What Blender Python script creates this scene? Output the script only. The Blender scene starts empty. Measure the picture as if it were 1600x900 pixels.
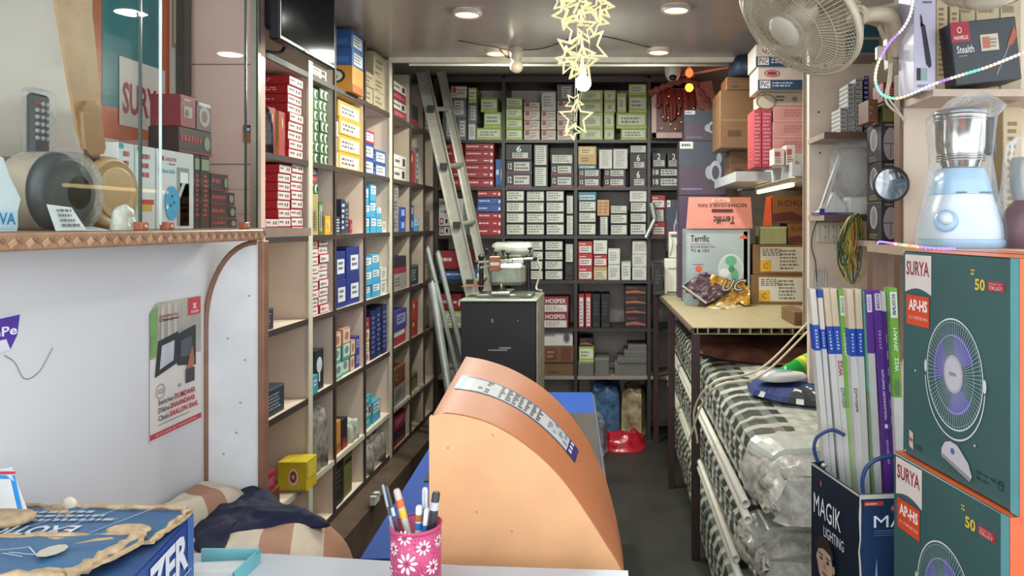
import bpy, bmesh, math, random
from mathutils import Vector, Matrix
random.seed(7)
R = math.radians
sc = bpy.context.scene
COL = sc.collection
# ------------------------------------------------------------------ camera
ZC, F, CX, CY = 1.47, 1150.0, 955.0, 350.0
cam_d = bpy.data.cameras.new('camera'); cam = bpy.data.objects.new('camera', cam_d); COL.objects.link(cam)
cam.location = (0, 0, ZC); cam.rotation_euler = (R(90), 0, 0)
cam_d.sensor_width = 36; cam_d.lens = F/1600*36
cam_d.shift_x = (800-CX)/1600; cam_d.shift_y = -(450-CY)/1600
cam_d.clip_start = .02; sc.camera = cam
# ------------------------------------------------------------------ world, lights, exposure
w = bpy.data.worlds.new('daylight'); sc.world = w; w.use_nodes = True
bg = w.node_tree.nodes['Background']; bg.inputs[0].default_value = (.86, .93, 1, 1); bg.inputs[1].default_value = 1.55
vs = sc.view_settings; vs.view_transform = 'Standard'; vs.look = 'None'; vs.gamma = 1; vs.use_curve_mapping = False
vs.exposure = 0.95
def light(name, kind, loc, power, col=(1,1,1), size=.1, rot=(0,0,0), sy=None):
    d = bpy.data.lights.new(name, kind); d.energy = power; d.color = col
    if kind == 'AREA':
        d.size = size
        if sy: d.shape = 'RECTANGLE'; d.size_y = sy
        else: d.shape = 'DISK'
    else: d.shadow_soft_size = size
    o = bpy.data.objects.new(name, d); COL.objects.link(o); o.location = loc; o.rotation_euler = rot; return o
light('downlight_lamp', 'AREA', (-.42, 2.14, 2.345), 8, (1, .96, .88), .11)
light('downlight_lamp', 'AREA', (.19, 2.14, 2.345), 6, (1, .96, .88), .11)
light('downlight_lamp', 'AREA', (-.49, 3.74, 2.345), 13, (.95, 1, .9), .11)
light('downlight_lamp', 'AREA', (.245, 3.74, 2.345), 8, (.95, 1, .9), .11)
# ------------------------------------------------------------------ helpers
def P(px, py, Y): return Vector(((px-CX)/F*Y, Y, ZC-(py-CY)/F*Y))
def PX(px, Y): return (px-CX)/F*Y
def PZ(py, Y): return ZC-(py-CY)/F*Y
def lin(c):
    c = c/255; return c/12.92 if c <= .04045 else ((c+.055)/1.055)**2.4
_m = {}
def M(hexc, rough=.55, metal=0, emit=0, var=.06, nscale=18, bump=0, alpha=1, key=''):
    k = (hexc, rough, metal, emit, var, nscale, bump, alpha)
    if k in _m: return _m[k]
    h = hexc.lstrip('#'); c = [lin(int(h[i:i+2], 16)) for i in (0, 2, 4)]
    m = bpy.data.materials.new('m_'+h); m.use_nodes = True; nt = m.node_tree; b = nt.nodes['Principled BSDF']
    b.inputs['Roughness'].default_value = rough; b.inputs['Metallic'].default_value = metal
    if emit:
        b.inputs['Base Color'].default_value = (*c, 1); b.inputs['Emission Color'].default_value = (*c, 1); b.inputs['Emission Strength'].default_value = emit
    else:
        tc = nt.nodes.new('ShaderNodeTexCoord'); n = nt.nodes.new('ShaderNodeTexNoise'); n.inputs['Scale'].default_value = nscale; n.inputs['Detail'].default_value = 5
        nt.links.new(tc.outputs['Object'], n.inputs['Vector'])
        r = nt.nodes.new('ShaderNodeMapRange'); r.inputs[1].default_value = .3; r.inputs[2].default_value = .7; r.inputs[3].default_value = 1-var*1.6; r.inputs[4].default_value = 1+var
        nt.links.new(n.outputs['Fac'], r.inputs[0])
        mx = nt.nodes.new('ShaderNodeVectorMath'); mx.operation = 'SCALE'; mx.inputs[0].default_value = c
        nt.links.new(r.outputs[0], mx.inputs['Scale']); nt.links.new(mx.outputs[0], b.inputs['Base Color'])
        if bump:
            bp = nt.nodes.new('ShaderNodeBump'); bp.inputs['Strength'].default_value = bump; bp.inputs['Distance'].default_value = .004
            nt.links.new(n.outputs['Fac'], bp.inputs['Height']); nt.links.new(bp.outputs[0], b.inputs['Normal'])
    if alpha < 1: b.inputs['Alpha'].default_value = alpha
    _m[k] = m; return m
def film(name, tint=(.9,.95,.95), amount=.12, rough=.08, nscale=22, bump=.9, fk=.55):
    m = bpy.data.materials.new(name); m.use_nodes = True; nt = m.node_tree; nt.nodes.clear()
    o = nt.nodes.new('ShaderNodeOutputMaterial'); t = nt.nodes.new('ShaderNodeBsdfTransparent'); g = nt.nodes.new('ShaderNodeBsdfPrincipled')
    g.inputs['Base Color'].default_value = (*tint, 1); g.inputs['Roughness'].default_value = rough
    mx = nt.nodes.new('ShaderNodeMixShader'); fr = nt.nodes.new('ShaderNodeLayerWeight'); fr.inputs[0].default_value = .25
    ad = nt.nodes.new('ShaderNodeMath'); ad.operation = 'ADD'; ad.use_clamp = True; ad.inputs[1].default_value = amount
    sc_ = nt.nodes.new('ShaderNodeMath'); sc_.operation = 'MULTIPLY'; sc_.inputs[1].default_value = fk
    if bump:
        tc = nt.nodes.new('ShaderNodeTexCoord'); n = nt.nodes.new('ShaderNodeTexNoise'); n.inputs['Scale'].default_value = nscale; n.inputs['Detail'].default_value = 4; n.inputs['Distortion'].default_value = 1.2
        nt.links.new(tc.outputs['Object'], n.inputs['Vector'])
        bp = nt.nodes.new('ShaderNodeBump'); bp.inputs['Strength'].default_value = bump; bp.inputs['Distance'].default_value = .01
        nt.links.new(n.outputs['Fac'], bp.inputs['Height']); nt.links.new(bp.outputs[0], g.inputs['Normal']); nt.links.new(bp.outputs[0], fr.inputs['Normal'])
    nt.links.new(fr.outputs['Fresnel'], sc_.inputs[0]); nt.links.new(sc_.outputs[0], ad.inputs[0]); nt.links.new(ad.outputs[0], mx.inputs[0])
    nt.links.new(t.outputs[0], mx.inputs[1]); nt.links.new(g.outputs[0], mx.inputs[2]); nt.links.new(mx.outputs[0], o.inputs[0])
    return m
FILM = film('clear_wrap', amount=.05, fk=.45); FILM2 = film('clear_wrap_dense', amount=.38, rough=.2); 
def glass(name, k=.5):
    m = bpy.data.materials.new(name); m.use_nodes = True; nt = m.node_tree; nt.nodes.clear()
    o = nt.nodes.new('ShaderNodeOutputMaterial'); t = nt.nodes.new('ShaderNodeBsdfTransparent'); t.inputs[0].default_value = (.93,.96,.95,1); g = nt.nodes.new('ShaderNodeBsdfGlossy'); g.inputs['Roughness'].default_value = .015
    mx = nt.nodes.new('ShaderNodeMixShader'); fr = nt.nodes.new('ShaderNodeFresnel'); fr.inputs[0].default_value = 1.45; ml = nt.nodes.new('ShaderNodeMath'); ml.operation = 'MULTIPLY'; ml.inputs[1].default_value = k
    nt.links.new(fr.outputs[0], ml.inputs[0]); nt.links.new(ml.outputs[0], mx.inputs[0]); nt.links.new(t.outputs[0], mx.inputs[1]); nt.links.new(g.outputs[0], mx.inputs[2]); nt.links.new(mx.outputs[0], o.inputs[0]); return m
GLASS = glass('glass_pane', .035)
def stripe_mat(c1, c2, d, width, duty=.5, rough=.85):
    m = M(c1, rough, var=.06, key='s').copy(); nt = m.node_tree; b = nt.nodes['Principled BSDF']; cs_ = [lin(int(c2.lstrip('#')[i:i+2],16)) for i in (0,2,4)]
    geo = nt.nodes.new('ShaderNodeNewGeometry'); dp = nt.nodes.new('ShaderNodeVectorMath'); dp.operation = 'DOT_PRODUCT'; dp.inputs[1].default_value = d; nt.links.new(geo.outputs['Position'], dp.inputs[0])
    dv = nt.nodes.new('ShaderNodeMath'); dv.operation = 'DIVIDE'; dv.inputs[1].default_value = width; fc = nt.nodes.new('ShaderNodeMath'); fc.operation = 'FRACT'; gt = nt.nodes.new('ShaderNodeMath'); gt.operation = 'GREATER_THAN'; gt.inputs[1].default_value = duty
    nt.links.new(dp.outputs['Value'], dv.inputs[0]); nt.links.new(dv.outputs[0], fc.inputs[0]); nt.links.new(fc.outputs[0], gt.inputs[0])
    mx = nt.nodes.new('ShaderNodeMix'); mx.data_type = 'RGBA'; src = b.inputs['Base Color'].links[0].from_socket
    nt.links.new(gt.outputs[0], mx.inputs[0]); nt.links.new(src, mx.inputs[6]); mx.inputs[7].default_value = (*cs_, 1); nt.links.new(mx.outputs[2], b.inputs['Base Color']); return m
def mute(h, k):  # greys and darkens a carton colour, so haze is put into the colour
    h = h.lstrip('#'); c = [int(h[i:i+2],16) for i in (0,2,4)]; g = .3*c[0]+.55*c[1]+.15*c[2]; return '#%02x%02x%02x' % tuple(int((x+(g*.97-x)*k)*.93) for x in c)

_txt = {}
def textmesh(s, bold=0):
    k = (s, bold)
    if k in _txt: return _txt[k]
    c = bpy.data.curves.new('t', 'FONT'); c.body = s; c.size = 1; c.resolution_u = 2; c.offset = bold
    o = bpy.data.objects.new('t', c); me = bpy.data.meshes.new_from_object(o)
    vs_ = [v.co.copy() for v in me.vertices]; fs = [tuple(p.vertices) for p in me.polygons]
    bpy.data.objects.remove(o); bpy.data.meshes.remove(me); bpy.data.curves.remove(c)
    x0 = min(v.x for v in vs_); x1 = max(v.x for v in vs_); y0 = min(v.y for v in vs_); y1 = max(v.y for v in vs_)
    vs_ = [((v.x-x0)/(x1-x0), (v.y-y0)/(y1-y0)) for v in vs_]
    _txt[k] = (vs_, fs, (x1-x0)/(y1-y0)); return _txt[k]
class MB:
    def __init__(s): s.v = []; s.f = []; s.mi = []; s.sm = []; s.mats = []; s.T = Matrix()
    def mat(s, m):
        if isinstance(m, str): m = M(m)
        if m not in s.mats: s.mats.append(m)
        return s.mats.index(m)
    def add(s, vs_, fs, m, smooth=False):
        b = len(s.v); s.v += [s.T @ Vector(v) for v in vs_]; i = s.mat(m)
        for f in fs: s.f.append(tuple(b+k for k in f)); s.mi.append(i); s.sm.append(smooth)
    def poly(s, pts, m): s.add(pts, [tuple(range(len(pts)))], m)
    def box(s, lo, hi, m, bev=0, rot=None):
        lo = Vector(lo); hi = Vector(hi); c = (lo+hi)/2; d = (hi-lo)/2
        old = s.T
        if rot is not None: s.T = s.T @ Matrix.Translation(c) @ rot.to_4x4() @ Matrix.Translation(-c)
        if bev <= 0:
            v = [(x, y, z) for x in (lo.x, hi.x) for y in (lo.y, hi.y) for z in (lo.z, hi.z)]
            s.add(v, [(0,1,3,2),(4,6,7,5),(0,4,5,1),(2,3,7,6),(0,2,6,4),(1,5,7,3)], m)
        else:
            b = min(bev, d.x*.9, d.y*.9, d.z*.9); v = []; idx = {}
            for sx in (-1,1):
                for sy in (-1,1):
                    for sz in (-1,1):
                        for a in range(3):
                            p = Vector((sx*d.x, sy*d.y, sz*d.z))
                            for k in range(3):
                                if k != a: p[k] -= b*(sx,sy,sz)[k]
                            idx[(sx,sy,sz,a)] = len(v); v.append(c+p)
            fs = []
            for a in range(3):
                o1, o2 = [(1,2),(2,0),(0,1)][a]
                for sg in (-1,1):
                    q = []
                    for s1, s2 in ((-1,-1),(1,-1),(1,1),(-1,1)):
                        t = [0,0,0]; t[a] = sg; t[o1] = s1; t[o2] = s2; q.append(idx[(*t, a)])
                    fs.append(tuple(q if sg > 0 else q[::-1]))
                for s1 in (-1,1):
                    for s2 in (-1,1):
                        t0 = [0,0,0]; t0[a] = -1; t0[o1] = s1; t0[o2] = s2; t1 = list(t0); t1[a] = 1
                        q = (idx[(*t0,o1)], idx[(*t1,o1)], idx[(*t1,o2)], idx[(*t0,o2)]); fs.append(q if s1*s2 < 0 else q[::-1])
            for sx in (-1,1):
                for sy in (-1,1):
                    for sz in (-1,1):
                        q = tuple(idx[(sx,sy,sz,a)] for a in range(3)); fs.append(q if sx*sy*sz > 0 else q[::-1])
            s.add(v, fs, m)
        s.T = old
    def prism(s, pts, ext, m, cap=True, smooth=False):      # pts: 3D loop, ext: vector
        n = len(pts); e = Vector(ext); a = [Vector(p) for p in pts]; v = a+[p+e for p in a]
        s.add(v, [(i, (i+1) % n, (i+1) % n+n, i+n) for i in range(n)], m, smooth)
        if cap: s.add(v, [tuple(range(n))[::-1], tuple(range(n, 2*n))], m)
    def loft(s, loops, m, closed=True, cap=True, smooth=True):
        n = len(loops[0]); v = [p for l in loops for p in l]; fs = []
        for k in range(len(loops)-1):
            for i in range(n if closed else n-1):
                j = (i+1) % n; fs.append((k*n+i, k*n+j, (k+1)*n+j, (k+1)*n+i))
        s.add(v, fs, m, smooth)
        if cap and closed: s.add(list(loops[0]), [tuple(range(n))[::-1]], m); s.add(list(loops[-1]), [tuple(range(n))], m)
    def tube(s, path, r, m, seg=8, cap=True):
        path = [Vector(p) for p in path]; n = len(path); rs = r if isinstance(r, (list, tuple)) else [r]*n
        loops = []; prev = None
        for i, p in enumerate(path):
            t = (path[min(i+1, n-1)]-path[max(i-1, 0)]).normalized()
            if prev is None:
                a = Vector((0,0,1)) if abs(t.z) < .9 else Vector((1,0,0)); u = t.cross(a).normalized()
            else: u = (prev-t*prev.dot(t)).normalized()
            prev = u; w_ = t.cross(u)
            loops.append([p+(u*math.cos(2*math.pi*k/seg)+w_*math.sin(2*math.pi*k/seg))*rs[i] for k in range(seg)])
        s.loft(loops, m, cap=cap)
    def lathe(s, prof, m, c=(0,0,0), seg=24, axis=None, smooth=True, sx=1, sy=1, cap=True):
        c = Vector(c); A = Matrix()
        if axis is not None: A = Vector((0,0,1)).rotation_difference(Vector(axis)).to_matrix().to_4x4()
        loops = [[c+(A @ Vector((r*math.cos(2*math.pi*k/seg)*sx, r*math.sin(2*math.pi*k/seg)*sy, z))) for k in range(seg)] for r, z in prof]
        s.loft(loops, m, smooth=smooth, cap=cap)
    def ball(s, c, r, m, seg=14):
        rr = r if isinstance(r, (tuple, list)) else (r, r, r); pr = []
        loops = [[Vector(c)+Vector((math.sin(a)*math.cos(2*math.pi*k/seg)*rr[0], math.sin(a)*math.sin(2*math.pi*k/seg)*rr[1], math.cos(a)*rr[2])) for k in range(seg)] for a in [math.pi*(i+.02)/(8.04) for i in range(9)]]
        s.loft([l[::-1] for l in loops], m)
    def build(s, name, parent=None, origin=None, kind=None):
        me = bpy.data.meshes.new(name)
        if origin is None:
            if parent is not None: origin = parent['_o']
            else:
                xs = [v.x for v in s.v]; ys = [v.y for v in s.v]; zs = [v.z for v in s.v]
                origin = ((min(xs)+max(xs))/2, (min(ys)+max(ys))/2, min(zs))
        og = Vector(origin)
        me.from_pydata([v-og for v in s.v], [], s.f); me.update()
        for mm in s.mats: me.materials.append(mm)
        me.polygons.foreach_set('material_index', s.mi); me.polygons.foreach_set('use_smooth', s.sm)
        o = bpy.data.objects.new(name, me); COL.objects.link(o); o['_o'] = tuple(og)
        if parent is not None:
            o.parent = parent; o.location = og-Vector(parent['_o'])
        else: o.location = og
        if kind: o['kind'] = kind
        return o
class Face:      # drawing on a plane with coordinates 0..1 in u and v
    def __init__(s, mb, o, ux, uy, lift=.0006):
        s.mb = mb; s.o = Vector(o); s.ux = Vector(ux); s.uy = Vector(uy); s.n = s.ux.cross(s.uy).normalized(); s.k = lift; s.l = 1
    def pt(s, u, v): return s.o+s.ux*u+s.uy*v+s.n*(s.k*s.l)
    def rect(s, u0, v0, u1, v1, m, l=None):
        if l: s.l = l
        s.mb.poly([s.pt(u0,v0), s.pt(u1,v0), s.pt(u1,v1), s.pt(u0,v1)], m)
    def poly(s, pts, m, l=None):
        if l: s.l = l
        s.mb.poly([s.pt(*p) for p in pts], m)
    def ell(s, u, v, ru, rv, m, l=None, n=28):
        s.poly([(u+ru*math.cos(2*math.pi*i/n), v+rv*math.sin(2*math.pi*i/n)) for i in range(n)], m, l)
    def ring(s, u, v, ru, rv, t, m, l=None, n=36, a0=0, a1=2*math.pi):
        if l: s.l = l
        vv = []; 
        for i in range(n+1):
            a = a0+(a1-a0)*i/n
            vv += [s.pt(u+ru*math.cos(a), v+rv*math.sin(a)), s.pt(u+ru*(1-t)*math.cos(a), v+rv*(1-t)*math.sin(a))]
        s.mb.add(vv, [(2*i, 2*i+2, 2*i+3, 2*i+1) for i in range(n)], m)
    def line(s, a, b, wd, m, l=None):
        if l: s.l = l
        A = s.pt(*a); B = s.pt(*b); d = (B-A).normalized().cross(s.n)*wd/2
        s.mb.poly([A+d, B+d, B-d, A-d], m)
    def text(s, t, u0, v0, u1, v1, m, l=None, bold=.012, flip=False):
        if l: s.l = l
        vs_, fs, asp = textmesh(t, bold)
        if flip: vs_ = [(1-a, 1-b) for a, b in vs_]
        s.mb.add([s.pt(u0+(u1-u0)*a, v0+(v1-v0)*b) for a, b in vs_], fs, m)
    def bars(s, u0, v0, u1, v1, rows, m, l=None, cw=.05, rnd=random):
        if l: s.l = l
        dv = (v1-v0)/rows
        for r in range(rows):
            u = u0; e = u0+(u1-u0)*rnd.uniform(.65, 1)
            while u < e:
                w_ = cw*rnd.uniform(.5, 1.6)*(u1-u0); w_ = min(w_, e-u)
                s.rect(u, v0+dv*(r+.25), u+w_, v0+dv*(r+.78), m); u += w_+cw*.35*(u1-u0)
def faces(mb, w_, d, h, lift=.0006):      # faces of a box standing on origin, centred in x and y, front = -y
    return dict(front=Face(mb, (-w_/2,-d/2,0), (w_,0,0), (0,0,h), lift), back=Face(mb, (w_/2,d/2,0), (-w_,0,0), (0,0,h), lift),
        left=Face(mb, (-w_/2,d/2,0), (0,-d,0), (0,0,h), lift), right=Face(mb, (w_/2,-d/2,0), (0,d,0), (0,0,h), lift),
        top=Face(mb, (-w_/2,-d/2,h), (w_,0,0), (0,d,0), lift))
LABELS = {}
def tag(o, label, cat, group=None, kind=None):
    o['label'] = label; o['category'] = cat
    if group: o['group'] = group
    if kind: o['kind'] = kind
    n = len(label.split())
    if n < 4 or n > 16: print('LABEL LENGTH', n, label)
    if label in LABELS: print('LABEL TWICE', label)
    LABELS[label] = 1
    return o
def empty(name, loc, label, cat, group=None):
    o = bpy.data.objects.new(name, None); COL.objects.link(o); o.location = loc; o['_o'] = tuple(loc); o.empty_display_size = .05
    return tag(o, label, cat, group)
def st(mb, name): o = mb.build(name); o['kind'] = 'structure'; return o
def smooth_path(pts, n=8):
    pts = [Vector(p) for p in pts]; out = []
    q = [pts[0]*2-pts[1]]+pts+[pts[-1]*2-pts[-2]]
    for i in range(1, len(q)-2):
        for k in range(n):
            t = k/n; a, b, c, d = q[i-1], q[i], q[i+1], q[i+2]
            out.append(.5*((2*b)+(c-a)*t+(2*a-5*b+4*c-d)*t*t+(3*b-a-3*c+d)*t**3))
    out.append(pts[-1]); return out
from mathutils import noise as _ns
def nz(x, y, z=0): return _ns.noise(Vector((x, y, z)))
def heap(mb, poly, z0, h, m, n=26, amp=.02, freq=14, seed=0, prof=.5, thick=0, matfn=None, base=None, boxy=1):
    # a soft lump over the outline poly (list of xy): rings from the rim to the middle, displaced by noise
    cx = sum(p[0] for p in poly)/len(poly); cy = sum(p[1] for p in poly)/len(poly)
    out = smooth_path([(p[0], p[1], 0) for p in poly]+[(poly[0][0], poly[0][1], 0)], 6)[:-1]; N = len(out); loops = []
    for k in range(n+1):
        t = k/n; sh = 1-t**boxy*.985; loop = []
        for p in out:
            x = cx+(p.x-cx)*sh; y = cy+(p.y-cy)*sh
            zz = (base(x, y) if base else z0)+h*(1-(1-min(1, t*1.6))**2)**prof+(amp*nz(x*freq, y*freq, seed)+amp*.5*nz(x*freq*2.7, y*freq*2.7, seed+5))*min(1, t*5)
            loop.append(Vector((x+amp*.6*nz(x*freq*1.3, y*freq, seed+9), y+amp*.6*nz(x*freq, y*freq*1.4, seed+17), zz)))
        loops.append(loop)
    b = [Vector((p.x, p.y, (base(p.x, p.y) if base else z0))) for p in loops[0]]
    loops.insert(0, b)
    if matfn is None: mb.loft(loops, m)
    else:
        for k in range(len(loops)-1):
            for i in range(N):
                j = (i+1) % N; q = [loops[k][i], loops[k][j], loops[k+1][j], loops[k+1][i]]; c = sum(q, Vector())/4
                mb.add(q, [(0,1,2,3)], matfn(c.x, c.y, c.z), True)
        mb.add(loops[0], [tuple(range(N))[::-1]], matfn(cx, cy, z0))
# ------------------------------------------------------------------ the setting
WALL = '#d6c5b2'
mb = MB()
mb.box((-2.2,-3,-.06), (2.2,5.6,0), M('#302f2a', .5, var=.22, nscale=5)); st(mb, 'floor')
mb = MB(); mb.box((-2.2,.9,2.37), (1.6,4.0,2.43), M('#8f857e', .22, var=.05, nscale=3)); st(mb, 'ceiling')
mb = MB(); mb.box((-2.2,4.03,2.5), (1.6,5.6,2.56), M('#cdc8b8', .25, var=.05, nscale=3)); mb.box((-2.2,4.0,2.43), (1.6,4.03,2.56), '#a9a498'); st(mb, 'ceiling')
mb = MB(); mb.box((-1.2,3.97,2.345), (1.2,4.0,2.37), M('#d6d0c0', .4)); st(mb, 'trim_1')
mb = MB(); mb.box((-1.62,2.42,0), (-1.54,5.6,2.56), M(WALL, .6)); st(mb, 'wall_left')
mb = MB(); mb.box((-1.62,5.36,0), (1.4,5.44,2.56), M('#b0a498', .6)); st(mb, 'wall_back')
mb = MB(); mb.box((1.22,2.0,0), (1.3,5.36,2.56), M('#c4b2a0', .6)); st(mb, 'wall_right')
# pink laminate partition behind the display case, its dark post, and the case walls
mb = MB(); mb.box((-1.62,2.36,0), (-1.128,2.4,2.37), M('#e9c4b4', .3, var=.05, nscale=4))
for z in (1.66, 1.98): mb.box((-1.36,2.357,z), (-1.13,2.36,z+.003), '#8a6a60')
for z in (1.5,1.58): mb.box((-1.36,2.358,z), (-1.13,2.36,z+.002), '#b39080')
st(mb, 'wall_pink')
mb = MB(); mb.box((-1.146,2.34,.0), (-1.122,2.358,2.37), M('#b9b6a4', .3, .6)); mb.box((-1.128,2.338,0), (-1.124,2.34,2.37), '#4a4538'); st(mb, 'trim_2')
# right side: partition with switchboard, beige board behind the mixer
mb = MB(); mb.box((.705,2.62,.9), (1.22,2.65,2.37), M('#d8c6b2', .5, var=.05))
for (u, v) in ((.735,1.865),(.80,1.79),(.74,1.72),(.87,2.05),(.76,2.03)): mb.box((u,2.616,v), (u+.006,2.62,v+.006), '#3b2a22')
mb.box((1.0,2.62,0), (1.22,2.65,.9), M('#d8c6b2', .5, var=.05)); st(mb, 'wall_alcove')
mb = MB(); mb.box((.80,2.02,0), (1.6,2.05,2.37), M('#d8c4ae', .45, var=.05, nscale=6)); mb.box((.79,2.015,1.1), (.80,2.055,2.37), '#6b4c38')
mb.box((.81,2.018,1.806), (1.3,2.02,1.809), '#8d6f5c'); st(mb, 'wall_right_front')
mb = MB(); mb.box((.84,3.20,1.022), (.87,3.23,2.37), M('#cfcabd', .35, .2)); mb.box((.833,3.195,1.022),(.84,3.20,2.37),'#8d7f6a'); st(mb, 'trim_3')
# ceiling conduits
def simple(name, label, cat, f, group=None, kind=None):
    mb = MB(); f(mb); return tag(mb.build(name), label, cat, group, kind)
simple('conduit', 'thin white conduit running across the rear ceiling to the camera', 'conduit', lambda m: m.tube([(-1.1,4.015,2.34),(.0,4.01,2.335),(.72,4.02,2.34),(.48,4.95,2.47)], .008, '#cfcabd', 6))
simple('conduit', 'white conduit slanting over the shrine towards the right wall', 'conduit', lambda m: m.tube([P(1120,152,4.6),P(1190,104,4.0),P(1250,46,3.2)], .01, '#b8b2a6', 6))
simple('ceiling_cable', 'thin black cable looping across ceiling near the globe bulb', 'cable', lambda m: m.tube(smooth_path([(-.75,3.6,2.366),(-.6,3.7,2.362),(-.52,3.76,2.36),(-.35,3.74,2.362),(-.1,3.5,2.366),(.2,3.72,2.362)]), .003, '#3a3530', 5))

# ------------------------------------------------------------------ shelving
ZR = [2.07, 1.72, 1.425, 1.095, .78, .45, .22]
PANEL = M('#dccab6', .5, var=.05, nscale=6); POST = M('#c6c2ad', .4, .1); DARK = M('#3a2f2a', .5, var=.12)
SX = -1.2
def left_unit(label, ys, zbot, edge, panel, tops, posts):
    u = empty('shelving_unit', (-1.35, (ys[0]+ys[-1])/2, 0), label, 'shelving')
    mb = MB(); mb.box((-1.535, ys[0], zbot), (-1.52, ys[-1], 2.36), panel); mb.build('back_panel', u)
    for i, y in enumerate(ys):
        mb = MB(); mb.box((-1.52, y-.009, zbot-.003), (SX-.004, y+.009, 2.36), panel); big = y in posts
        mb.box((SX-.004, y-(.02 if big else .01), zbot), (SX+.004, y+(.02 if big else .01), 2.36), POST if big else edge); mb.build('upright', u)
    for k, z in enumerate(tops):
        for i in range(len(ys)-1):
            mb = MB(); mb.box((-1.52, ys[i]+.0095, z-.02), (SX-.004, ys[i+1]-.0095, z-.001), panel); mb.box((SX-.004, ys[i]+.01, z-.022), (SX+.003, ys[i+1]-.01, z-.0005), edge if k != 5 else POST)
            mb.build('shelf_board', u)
    return u
YA = [2.42, 2.93, 3.194, 3.584, 4.0]; YB = [4.04, 4.4, 4.72, 4.98]
left_unit('beige wall shelving of dark-edged cubby holes along the left wall', YA, .2, DARK, PANEL, ZR[:6]+[.22], (2.93, 4.0))
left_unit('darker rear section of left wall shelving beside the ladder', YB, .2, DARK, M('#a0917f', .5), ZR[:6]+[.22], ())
mb = MB(); mb.box((-1.5,2.45,0), (-1.08,5.0,.195), M('#5a4a3e', .4, var=.2, nscale=6)); tag(mb.build('plinth'), 'low brown plinth board running under the left shelving', 'plinth')
# back unit
BY = 5.0
BXP = [682, 786.5, 899.5, 1014, 1085]; BZP = [128, 218, 292, 368, 438, 513, 588, 692]
def back_unit():
    BACK = M('#c4b7ab', .5, var=.06); BD = M('#332d2b', .45, var=.12)
    u = empty('shelving_unit', (PX(880,BY), BY+.17, 0), 'tall dark wood shelving unit filling the back wall', 'shelving')
    xs = [PX(p, BY) for p in BXP]; xs[0] = -1.19; zs = [PZ(p, BY) for p in BZP]
    mb = MB(); mb.box((xs[0], 5.33, .05), (xs[-1], 5.345, 2.46), BACK); mb.build('back_panel', u)
    for x in xs:
        mb = MB(); mb.box((x-.011, BY, 0), (x+.011, 5.33, 2.46), BD); mb.build('upright', u)
    for k, z in enumerate(zs):
        for i in range(len(xs)-1):
            mb = MB(); t = .022 if k < 7 else .08
            if k == 0: mb.box((xs[i]+.0115, BY, z-.001), (xs[i+1]-.0115, 5.33, z+.04), BD)
            else: mb.box((xs[i]+.0115, BY+.002, z-t), (xs[i+1]-.0115, 5.33, z-.001), BD if k < 6 else M('#8b8178', .5))
            mb.build('shelf_board', u)
back_unit()

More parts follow.
